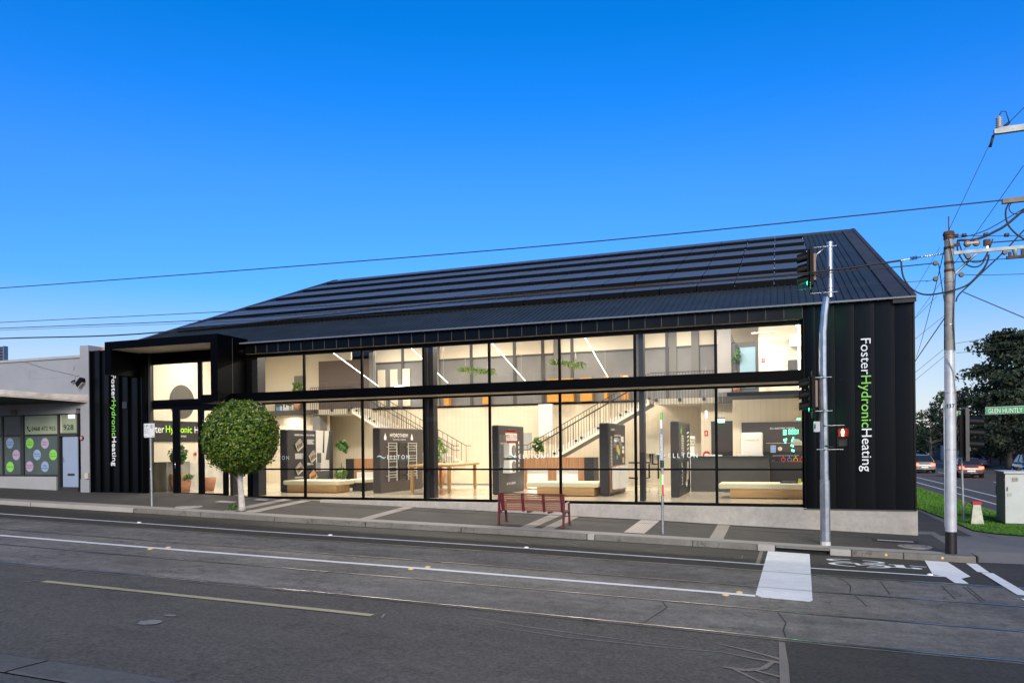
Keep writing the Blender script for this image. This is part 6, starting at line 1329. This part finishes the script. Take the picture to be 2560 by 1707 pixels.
for i in range(5): mb.cyl((2.80 + i * .028, y, 5.788 + i * .003), (2.81 + i * .028, y, 5.789 + i * .003), .042, rubber, n=12)
mb.tube([(2.93, y, 5.80), (3.1, y, 5.81), (3.47, y, 5.835)], .014, steel, 6); [mb.ball((3.02 + i * .07, y, 5.808 + i * .005), .022, steel, 5, (1.3, 1, 1)) for i in range(6)]
tag(mb.build('insulator_string'), 'ribbed insulator and chain linking the thick wire to pole 137', 'insulator')
wire(smooth([(4.31, y, 5.73), (4.30, y, 5.63), (4.25, y, 5.5), (4.16, y, 5.37), (3.87, y - .14, 5.08), (3.47, y - .14, 4.96), (3.09, y, 4.96), (2.82, y, 5.11), (2.65, y, 5.4), (2.61, y, 5.76)]), .020, 'thick black cable looping in front of pole 137', name='cable_loop', g_='cable loops at the power pole')
wire(smooth([(3.72, y, 6.09), (3.79, y, 6.10), (4.0, y, 6.08), (4.23, y, 6.13), (4.43, y, 6.22), (4.63, y, 6.33), (4.97, y, 6.62), (5.4, y, 7.0)]), .026, 'heavy bundled cable rising to the right edge from pole 137', name='cable_bundle', g_='cable loops at the power pole')
wire(smooth([(3.62, y, 6.17), (3.82, y, 6.165), (4.09, y, 6.21), (4.38, y, 6.32), (4.97, y, 6.65), (5.5, y, 6.9)]), .010, 'thin cable rising beside the heavy bundled cable', g_='cable loops at the power pole')
wire(smooth([(3.72, y, 6.09), (3.73, y, 5.86), (3.85, y, 5.6), (4.02, y, 5.49), (4.17, y, 5.53), (4.28, y, 5.74), (4.36, y, 6.0)]), .016, 'lower black loop under the crossarm right of pole 137', name='cable_loop', g_='cable loops at the power pole')
wire(smooth([(3.75, y, 6.06), (3.81, y, 5.85), (3.93, y, 5.65), (4.06, y, 5.59), (4.2, y, 5.62), (4.31, y, 5.83), (4.39, y, 6.06)]), .014, 'upper black loop across the crossarm right of pole 137', name='cable_loop', g_='cable loops at the power pole')
wire(smooth([(5.5, y, 6.7), (4.97, y, 6.19), (4.63, y, 5.8), (4.25, y, 5.42), (3.95, y - .1, 5.12), (3.71, y - .12, 4.88), (3.66, y - .1, 4.74)]), .017, 'black cable slanting down to pole 137 from the upper right', g_='cable loops at the power pole')
wire(smooth([(4.75, y, 6.87), (4.64, y, 6.66), (4.67, y, 6.36), (4.85, y, 6.1), (5.1, y, 5.9)]), .017, 'black cable drooping from the timber arm at the right edge', name='cable_loop', g_='cable loops at the power pole')
wire(smooth([(4.80, y, 6.87), (4.70, y, 6.72), (4.74, y, 6.6), (4.85, y, 6.55), (5.1, y, 6.6)]), .010, 'small black loop from the timber arm at the right edge', name='cable_loop', g_='cable loops at the power pole')
wire([(3.65, y, 6.22), (5.6, y, 6.03)], .007, 'thin stay wire with small insulators right of the pole top', .02); wire([(4.3, y, 5.99), (5.6, y, 5.97)], .013, 'straight dark wire from the rusty box to the right edge', 0); wire([(3.61, y, 5.63), (5.6, y, 5.615)], .009, 'straight wire below the grey crossarm to the right edge', .01)
wire([(3.65, y, 5.36), (4.26, y, 5.29)], .007, 'short twisted wire right of the lower insulator'); wire([(4.26, y, 5.29), (6, y, 5.20)], .006, 'thin wire from the twisted joint to the right edge')
wire([(3.46, y, 4.42), (2.2, 0.5, 2.55)], .013, 'black service cable from pole 137 sloping down behind the showroom corner') if False else wire([(3.46, y, 4.42), (3.42, 4.0, 3.3)], .011, 'black service cable from pole 137 sloping down behind the showroom corner')
wire([(3.82, y, 4.96), (5.6, y, 3.95)], .010, 'dark wire sloping down to the right from pole 137')
wire([(4.42, y, 8.28), (3.56, y, 6.35)], .006, 'thin wire from the upper arm down to the tip of pole 137'); wire([(4.72, y, 8.54), (6.2, y - 1, 9.9)], .007, 'thin wire leaving the upper insulator to the top right')
wire([(3.56, y, 6.35), (8.05, 30, 7.0)], .010, 'thin wire running up the side street from the tip of pole 137', .2, g_='wires along the side street'); wire([(5.5, -1.3, 8.2), (7.5, 45, 8.0)], .008, 'thin wire along the side street at the right edge', .2, g_='wires along the side street')
for (a, b_), lab_ in ((((9.41, 30, 13.7), (7.92, 30, 10.99)), 'first'), (((9.22, 30, 10.7), (8.05, 30, 9.46)), 'second'), (((9.58, 30, 9.45), (8.04, 30, 8.17)), 'third'), (((9.52, 30, 7.38), (8.02, 30, 6.08)), 'fourth'), (((9.56, 30, 6.95), (8.02, 30, 5.6)), 'fifth')):
    A_, B_ = Vector(a), Vector(b_); d_ = (B_ - A_); wire([A_ - d_ * .0, B_ + d_ * .5], .012, '%s thin slanting wire between the showroom corner and pole 137, counted downwards' % lab_, 0, g_='slanting wires behind pole 137')
wire([(10.19, 30, 7.72), (14.5, 30, 8.3)], .012, 'thin wire crossing the pale sky right of pole 137, upper one'); wire([(10.22, 30, 7.14), (14.5, 30, 7.32)], .012, 'thin wire crossing before the tall tree, lower one')
# second signal behind the power pole, seen from the side, visors to the right
def tsig():
    y = 3.9; z = 1.93; t = thing('traffic_light', (5.35, y, .9), 'black traffic light with three long hoods behind pole 137', 'traffic light', 'black traffic lights')
    mb = MB(); mb.box(5.14, 5.28, y - .12, y + .12, 1.22, 2.5, hood_b); mb.build('housing', t)
    mb = MB(); mb.extrude([(5.27, y - .25, 1.10), (5.27, y - .25, 2.68), (5.32, y - .25, 2.72), (5.37, y - .25, 2.66), (5.37, y - .25, 1.10)], (0, .5, 0), mat('board_grey', (.07, .07, .075), .5)); mb.build('backing_board', t)
    for k in range(3):
        zc_ = 2.29 - k * .345; mb = MB(); n = 16; v = []; r = .16
        for i in range(n + 1):
            a = -.5 + (math.pi + 1.0) * i / n
            for L in (5.36, 5.775): v.append((L, y + r * math.cos(a), zc_ + r * math.sin(a) - (.03 if L > 5.5 else 0)))
        mb.add(v, [(2 * i, 2 * i + 1, 2 * i + 3, 2 * i + 2) for i in range(n)], hood_b, True); mb.build('visor', t)
    mb = MB(); mb.cyl((5.24, y, PZ), (5.20, y, 1.3), .035, galvd, n=10); mb.build('post', t)
    mb = MB(); mb.box(5.11, 5.19, y - .05, y, 1.30, 1.46, mat('blue_fitting', (.02, .25, .42), .5)); mb.box(5.12, 5.34, y - .06, y, 1.18, 1.27, MATS['blue_fitting']); mb.build('blue_tag', t)
    mb = MB(); [mb.tube([(5.13, y - .1, 2.6 - i * .25), (5.08, y - .12, 2.4 - i * .25), (5.12, y - .1, 2.2 - i * .25)], .012, rubber, 5) for i in range(4)]; mb.build('cable', t)
    mb = MB(); mb.box(5.02, 5.20, y, y + .02, 2.45, 2.62, mat('sign_teal', (.25, .5, .38), .5)); mb.box(5.02, 5.12, y - .01, y, 2.42, 2.47, red); mb.box(5.04, 5.12, y - .01, y, 2.08, 2.13, red); mb.build('small_sign', t)
tsig()
mb = MB(); mb.cyl((5.9, 8.4, PZ), (5.9, 8.4, 1.6), .05, mat('green_post', (.10, .13, .08), .7), n=10); tag(mb.build('verge_post'), 'greenish post on the verge just right of pole 137', 'post')
# street name blade on its own post beyond the frame
t = thing('street_sign', (6.6, 1.0, PZ), 'green street name sign reaching in from the right edge', 'street sign')
mb = MB(); mb.bbox(5.185, 6.55, .985, 1.015, 2.395, 2.60, mat('blade_edge', (.35, .36, .34), .4, .4), .004); mb.box(5.20, 6.54, .979, .985, 2.408, 2.588, mat('street_green', (.015, .28, .11), .4)); pl = mb.build('sign_blade', t)
mb = MB(); mb.text('GLEN HUNTLY', (5.25, .974, 2.435), X_, Z_, .78, .125, white); mb.text('RD', (6.12, .974, 2.435), X_, Z_, .16, .125, white); mb.build('lettering', pl)
for v in pl.data.vertices: v.co.z += (v.co.x - (5.185 - 6.6)) * .02
mb = MB(); mb.cyl((6.6, 1.0, PZ), (6.6, 1.0, 2.8), .04, galvd, n=12); mb.build('post', t)
# bollard
t = thing('bollard', (5.48, 3.45, PZ), 'short white tapered bollard with a red cap on the verge', 'bollard')
mb = MB(); cpm = mat('bollard_white', (.55, .56, .46), .7, noise=(7, .2)); gz_ = PZ + .02
mb.add([(5.31, 3.30, gz_), (5.65, 3.30, gz_), (5.62, 3.62, gz_), (5.34, 3.62, gz_), (5.385, 3.36, gz_ + .60), (5.575, 3.36, gz_ + .60), (5.56, 3.55, gz_ + .60), (5.40, 3.55, gz_ + .60)], [(0, 1, 5, 4), (1, 2, 6, 5), (2, 3, 7, 6), (3, 0, 4, 7), (4, 5, 6, 7)], cpm); mb.build('body', t)
mb = MB(); mb.bbox(5.355, 5.605, 3.33, 3.58, gz_ + .60, gz_ + .685, red, .012); mb.build('cap', t)
# signal controller cabinet
t = thing('control_cabinet', (6.5, 4.1, PZ), 'pale grey street cabinet on the verge at the right edge', 'cabinet')
gz_ = PZ + .02; cab = mat('cabinet_grey', (.52, .56, .56), .45, noise=(3, .06)); cabs = mat('cabinet_side', (.36, .40, .35), .55, noise=(5, .12))
mb = MB(); mb.box(6.30, 7.1, 3.62, 4.9, gz_ - .03, gz_ + .05, stripm); mb.build('base', t)
mb = MB(); mb.add([(6.25, 3.55, gz_ + .05), (7.05, 3.45, gz_ + .05), (7.15, 4.85, gz_ + .05), (6.35, 4.95, gz_ + .05), (6.25, 3.55, gz_ + 1.52), (7.05, 3.45, gz_ + 1.52), (7.15, 4.85, gz_ + 1.52), (6.35, 4.95, gz_ + 1.52)], [(0, 1, 5, 4), (1, 2, 6, 5), (2, 3, 7, 6)], cab)
mb.add([(6.25, 3.55, gz_ + .05), (6.35, 4.95, gz_ + .05), (6.35, 4.95, gz_ + 1.52), (6.25, 3.55, gz_ + 1.52)], [(0, 3, 2, 1)], cabs); mb.build('casing', t)
mb = MB(); mb.add([(6.21, 3.50, gz_ + 1.52), (7.09, 3.40, gz_ + 1.52), (7.19, 4.90, gz_ + 1.52), (6.31, 5.0, gz_ + 1.52), (6.21, 3.50, gz_ + 1.57), (7.09, 3.40, gz_ + 1.57), (7.19, 4.90, gz_ + 1.57), (6.31, 5.0, gz_ + 1.57)], [(0, 3, 2, 1), (0, 1, 5, 4), (1, 2, 6, 5), (2, 3, 7, 6), (3, 0, 4, 7), (4, 5, 6, 7)], cab); mb.build('roof', t)
mb = MB(); mb.box(6.42, 6.62, 3.51, 3.53, gz_ + 1.28, gz_ + 1.40, kerbl); mb.box(6.51, 6.53, 3.505, 3.51, gz_ + 1.33, gz_ + 1.35, black); mb.box(6.30, 6.42, 3.53, 3.545, gz_ + .85, gz_ + .94, cabs); mb.box(6.29, 6.31, 3.52, 3.54, gz_ + 1.0, gz_ + 1.12, charc); mb.build('label', t)
mb = MB(); mb.box(6.235, 6.25, 3.6, 3.72, gz_ + 1.28, gz_ + 1.42, orangep); mb.build('side_label', t)
mb = MB(); mb.tube([(6.245 + .02, 4.6, gz_ + 1.1), (6.245, 4.55, gz_ + 1.0), (6.26, 4.62, gz_ + .9), (6.25, 4.5, gz_ + .8)], .008, black, 4); mb.build('scribble', t)
mb = MB(); mb.lathe([(.07, 0), (.06, .05), (.02, .07), (.015, .12)], (6.85, 4.6, gz_ + 1.57), rubber, 12); mb.build('aerial', t)
#@@BACK
# ================================================================== BEYOND THE CORNER
def sample_tree(name, x, y, h, r, label, lm, trunk_h=None, n=4200, ls=.22, clumps=34, flat=.6, group='trees down the side street', seed=1, gz=-.8, bare=False, tm=None, lean=0):
    q = random.Random(seed); t = thing(name, (x, y, gz), label, 'tree', group); th = trunk_h or h * .35; tm = tm or MATS['grey_bark']
    mb = MB(); mb.tube([(x, y, gz - .1), (x + lean * .3, y, gz + th * .6), (x + lean, y, gz + th), (x + lean * 1.3, y, gz + h * .75)], [r * .075 + .06, r * .06 + .04, r * .05 + .03, .04], tm, 10); mb.build('trunk', t)
    cl = []
    for i in range(clumps):
        f = q.random(); zc_ = gz + th * .8 + (h - th * .8) * f; R_ = r * (1.0 - .70 * max(0, f - .35) / .65) * q.uniform(.25, 1.0); a = q.uniform(0, 6.283)
        cl.append((Vector((x + lean + R_ * math.cos(a), y + R_ * math.sin(a), zc_ - .08 * R_)), q.uniform(.22, .42) * r * (.6 + .4 * (1 - f))))
    mb = MB()
    for c, cr in cl[:26]:
        b0 = Vector((x + lean, y, min(c.z - .1 * r, gz + h * .8))); mid = b0.lerp(c, .55) + Vector((0, 0, .12 * r)); mb.tube([b0, mid, c], [.07 + .012 * r, .05, .02], tm, 5)
    mb.build('branch', t)
    if bare: return t
    mb = MB()
    for k, (c, cr) in enumerate(cl): leaves(mb, tuple(c), cr, int(n / clumps), ls, lm, .05, (1, 1, flat), 1.5, seed=seed * 100 + k)
    mb.build('crown', t); return t
cedar = leaf_mat('cedar_needles', (.008, .020, .012), (.018, .036, .018), (.055, .060, .030), 2.2, .7, .1); olive = leaf_mat('olive_leaves', (.020, .045, .012), (.045, .075, .018), (.16, .15, .03), 1.8, .6, .2)
dark = leaf_mat('dark_hedge', (.008, .022, .010), (.015, .035, .014), (.03, .05, .02), 2.0, .7, .1); purple = leaf_mat('purple_leaves', (.08, .012, .03), (.14, .03, .05), (.18, .07, .07), 2.0, .6, .15); autumn = leaf_mat('autumn_leaves', (.12, .075, .03), (.24, .14, .04), (.45, .24, .06), 2.0, .6, .2)
sample_tree('cedar_tree', 23.0, 66, 13.9, 6.8, 'tallest dark layered tree behind the street name sign', cedar, 3.0, 17000, .27, 150, .42, seed=3, lean=-.3)
sample_tree('cedar_tree', 30.5, 78, 15.0, 6.0, 'dark tree touching the right edge, taller and farther than its neighbour', cedar, 4, 9000, .3, 90, .45, seed=4)
sample_tree('street_tree', 20.4, 60, 7.2, 3.6, 'dark spreading tree left of the tallest one, just right of pole 137', cedar, 2.0, 7000, .22, 80, .6, seed=5)
sample_tree('autumn_tree', 22.5, 52, 5.6, 2.4, 'brownish autumn tree under the street name sign', autumn, 2.0, 1500, .16, 30, .7, seed=6)
sample_tree('street_tree', 22.6, 104, 9.9, 4.6, 'olive green rounded tree between the showroom corner and pole 137', olive, 2.4, 4200, .24, 40, .8, seed=7)
sample_tree('street_tree', 20.6, 100, 7.4, 2.9, 'lower dark tree beside the showroom corner, above the parked white cars', dark, 2.0, 2400, .22, 30, .8, seed=8)
sample_tree('purple_tree', 27.5, 118, 11.6, 3.4, 'purple leaved tree just left of pole 137', purple, 3.5, 2200, .24, 30, .7, seed=9)
sample_tree('bare_tree', 24.2, 150, 11.5, 3.4, 'bare winter tree farthest down the side street', olive, 3.5, seed=10, bare=True, clumps=60)
sample_tree('street_tree', 26.5, 84, 8.4, 3.4, 'dense dark green tree seen low behind pole 137', dark, 2.4, 3600, .24, 36, .8, seed=12)
sample_tree('street_tree', 25.6, 58, 5.2, 2.6, 'low dark shrub-like tree behind the traffic light hoods', dark, 1.2, 2600, .2, 30, .8, seed=13)
mb = MB(); q = random.Random(5)
for i in range(110): leaves(mb, (q.uniform(-10, 95), q.uniform(180, 215), q.uniform(0, 5.5)), q.uniform(2.5, 4.2), 55, .9, dark, .1, (1, .6, .9), seed=900 + i)
mb.box(-10, 95, 196, 200, -1.0, 3.5, mat('far_mass', (.02, .03, .018), .95)); tag(mb.build('distant_trees', loc=(0, 0, 0)), 'dark band of distant trees at the end of the side street', 'trees', kind='stuff')
brick = lined_mat('brick_wall', (.16, .06, .045), (.10, .05, .04), .25, 'Z', .85, .12, .2, .2)
t = thing('garden_wall', (24.5, 62, -.8), 'low red brick garden wall beneath the tallest tree', 'wall')
mb = MB(); mb.box(22.6, 22.9, 44, 92, -.8, .35, brick); mb.box(22.58, 22.92, 44, 92, .35, .42, brick); mb.build('wall_panel', t)
for i in range(12): mb = MB(); mb.box(22.5, 23.0, 44 + i * 4, 44.5 + i * 4, -.8, .85, brick); mb.box(22.46, 23.04, 43.96 + i * 4, 44.54 + i * 4, .85, .93, stripm); mb.build('pier', t)
t = thing('house', (31, 74, -.8), 'brick house with a pale verandah half hidden behind the trees', 'house')
mb = MB(); mb.box(27, 36, 70, 82, -.8, 2.6, brick); mb.build('wall', t); mb = MB(); mb.add([(26.4, 69.4, 2.6), (36.6, 69.4, 2.6), (36.6, 82.6, 2.6), (26.4, 82.6, 2.6), (31.5, 73, 5.2), (31.5, 79, 5.2)], [(0, 1, 4), (1, 2, 5, 4), (2, 3, 5), (3, 0, 4, 5)], mat('roof_tile', (.14, .07, .05), .8, noise=(3, .2))); mb.build('roof', t)
for yy_ in (72, 76): mb = MB(); mb.box(26.95, 27.0, yy_, yy_ + 1.4, .3, 1.9, white); w_ = mb.build('window', t); mb = MB(); mb.box(26.93, 26.95, yy_ + .1, yy_ + 1.3, .4, 1.8, dkg); mb.build('pane', w_)
mb = MB(); mb.box(21.5, 21.8, 90, 98, -.8, 1.3, mat('pale_render', (.42, .43, .42), .8)); mb.box(21.45, 21.85, 93, 94.2, -.8, 1.0, charc2); tag(mb.build('gate_wall'), 'short pale wall with a dark gate beyond the parked white cars', 'wall')
mb = MB(); mb.box(22.0, 22.3, 98, 130, -.8, 1.9, mat('dark_green_fence', (.012, .03, .022), .7)); tag(mb.build('fence'), 'dark green fence behind the parked white cars', 'fence')
for x, y, h, r, label in ((16.9, 70, 3.6, .09, 'pale tall sign post beside the olive tree, left of pole 137'), (18.2, 72, 2.0, .05, 'thin pale post close to the left side of pole 137')):
    mb = MB(); mb.cyl((x + 3.6, y + 10, -.8), (x + 3.6, y + 10, h + .4), r, samp2, n=8); tag(mb.build('post'), label, 'post', 'pale posts along the side street')
# cars
carg = mat('car_window', (.012, .015, .018), .08, 0, .6); tyre = mat('tyre', (.012, .012, .012), .8); rim = mat('wheel_rim', (.35, .36, .38), .35, .7); tl = mat('tail_lamp', (.5, .01, .01), .3, emit=((1, .05, .02), 7.0)); tlo = mat('tail_lamp_off', (.25, .01, .01), .3); hl = mat('headlamp', (.7, .7, .72), .15)
def car(x, y, rot, color, label, lit, gloss=.25, L=4.3, W=1.78, H=1.46, roofc=None, wagon=False):
    t = thing('car', (x, y, -.925), label, 'car', 'cars in the side street'); WORLD[t.name] = Vector((0, 0, 0))
    pm = mat('car_paint_%d' % int(color[0] * 1000 + color[2] * 100), color, gloss, 0, .5, coat=.6)
    # profile along local y: front at -L/2, rear at +L/2
    a = L / 2; prof = [(-a, .30, .50), (-a + .04, .28, .68), (-a + .35, .26, .80), (-a + 1.15, .25, .93), (-a + 1.3, .25, .95), (a - .55 if not wagon else a - .25, .25, .98), (a - .06, .28, .92), (a, .34, .60), (a - .02, .34, .40)]
    mb = MB(); v = []; ns = len(prof)
    for yy_, zb_, zt_ in prof:
        tp = .06 + .10 * (abs(yy_) / a) ** 4
        for xx, zz_ in ((-W / 2 + tp, zb_), (-W / 2 + .02 + tp * .3, zb_ + (zt_ - zb_) * .25), (-W / 2 + tp * .4, zb_ + (zt_ - zb_) * .7), (-W / 2 + .10 + tp, zt_), (W / 2 - .10 - tp, zt_), (W / 2 - tp * .4, zb_ + (zt_ - zb_) * .7), (W / 2 - .02 - tp * .3, zb_ + (zt_ - zb_) * .25), (W / 2 - tp, zb_)): v.append((xx, yy_, zz_))
    f = [(i * 8 + k, i * 8 + (k + 1) % 8, (i + 1) * 8 + (k + 1) % 8, (i + 1) * 8 + k) for i in range(ns - 1) for k in range(8)] + [tuple(range(7, -1, -1)), tuple(range((ns - 1) * 8, ns * 8))]
    mb.add(v, f, pm, True); bd_ = mb.build('body', t)
    r0, r1 = -a + 1.15, (a - .5 if not wagon else a - .18); q0, q1 = -a + 1.95, (a - 1.15 if not wagon else a - .55); w0, w1 = W / 2 - .10, W / 2 - .30
    mb = MB(); B_ = [(-w0, r0, .93), (w0, r0, .93), (w0, r1, .96), (-w0, r1, .96)]; T_ = [(-w1, q0, H - .05), (w1, q0, H - .05), (w1, q1, H - .04), (-w1, q1, H - .04)]
    mb.add(B_ + T_, [(0, 1, 5, 4), (1, 2, 6, 5), (2, 3, 7, 6), (3, 0, 4, 7)], carg); mb.build('glasshouse', t)
    mb = MB(); mb.add([(x_ * 1.02, y_, z_) for x_, y_, z_ in T_] + [(-w1 * .85, q0 + .15, H), (w1 * .85, q0 + .15, H), (w1 * .85, q1 - .15, H), (-w1 * .85, q1 - .15, H)], [(0, 1, 5, 4), (1, 2, 6, 5), (2, 3, 7, 6), (3, 0, 4, 7), (4, 5, 6, 7)], pm, True)
    for (p, q_) in ((0, 0), (1, 1), (2, 2), (3, 3)): mb.tube([Vector(B_[p]) * 1.003, Vector(T_[q_]) * 1.003], .035, pm, 5)
    for sx_ in (-1, 1): mb.tube([(sx_ * (w0 + .004), (r0 + r1) / 2, .95), (sx_ * (w1 + .01), (q0 + q1) / 2, H - .05)], .03, pm, 5)
    mb.build('roof', t)
    for sx_ in (-1, 1):
        for yy_ in (-a + .82, a - .80):
            mb = MB(); mb.cyl((sx_ * (W / 2 - .20), yy_, .31), (sx_ * (W / 2 + .005), yy_, .31), .315, tyre, n=20); wh = mb.build('wheel', t)
            mb = MB(); mb.cyl((sx_ * (W / 2 + .004), yy_, .31), (sx_ * (W / 2 + .018), yy_, .31), .20, rim, .17, n=14); mb.build('rim', wh)
        mb = MB(); mb.box(sx_ * (W / 2 - .42), sx_ * (W / 2 - .12), a - .06, a + .012, .66, .84, tl if lit else tlo); mb.build('taillight', t)
        mb = MB(); mb.box(sx_ * (W / 2 - .48), sx_ * (W / 2 - .14), -a - .006, -a + .12, .60, .72, hl); mb.build('headlight', t)
        mb = MB(); mb.box(sx_ * (W / 2 - .03), sx_ * (W / 2 + .17), r0 + .35, r0 + .47, .93, 1.05, pm); mb.build('mirror', t)
    mb = MB(); mb.box(-.26, .26, a - .002, a + .014, .46, .57, white); mb.build('number_plate', t); mb = MB(); mb.box(-.42, .42, -a - .012, -a + .05, .42, .56, black); mb.build('grille', t)
    mb = MB(); mb.box(-W / 2 + .12, W / 2 - .12, -a + .02, a - .02, .20, .34, black); mb.build('underbody', t)
    t.rotation_euler = (0, 0, rot); return t
car(13.05, 42.0, math.pi, (.10, .035, .035), 'dark maroon car with lit tail lights, nearest in the street, driving away', True, roofc=None)
car(11.6, 51.5, math.pi, (.20, .19, .18), 'beige grey car with lit tail lights just ahead of the maroon one', True, H=1.55)
car(13.2, 66.5, math.pi, (.10, .13, .22), 'blue grey car with lit tail lights beside the showroom corner', True)
car(19.35, 100.5, 0, (.62, .63, .65), 'white parked car facing the camera near the end of the street', False); car(18.3, 107.5, 0, (.58, .59, .60), 'second white car directly behind the first parked one', False)
car(18.75, 47.5, 0, (.02, .024, .03), 'dark parked car at the right edge facing the camera', False, H=1.62); car(19.1, 68.0, 0, (.36, .42, .50), 'pale blue parked car whose roof shows above the maroon car', False)

# building invented behind the camera, out of view, to give the glass a reflection
t = thing('added_building', (-36, -33, .4), 'brown brick building added across the street, unseen, to be mirrored in the glass', 'building')
ob = lined_mat('brown_brick', (.13, .085, .07), (.10, .07, .06), .3, 'Z', .8, .1, .3, .2)
mb = MB(); mb.box(-62, -14, -44, -33, .2, 9.2, ob); mb.box(-62.3, -13.7, -33.3, -32.9, 9.2, 9.5, stripm); mb.build('wall', t)
for i in range(11):
    for z0 in (1.2, 5.2):
        x = -60 + i * 4.2; mb = MB(); mb.box(x, x + 2.2, -33.0, -32.94, z0, z0 + 2.2, samp2); w_ = mb.build('window', t); mb = MB(); mb.box(x + .1, x + 2.1, -32.94, -32.92, z0 + .1, z0 + 2.1, dkg); mb.build('pane', w_)
mb = MB(); mb.extrude([(-62, -33, 3.9), (-62, -30.2, 3.7), (-62, -30.2, 3.9), (-62, -33, 4.2)], (48, 0, 0), white); mb.build('awning', t)
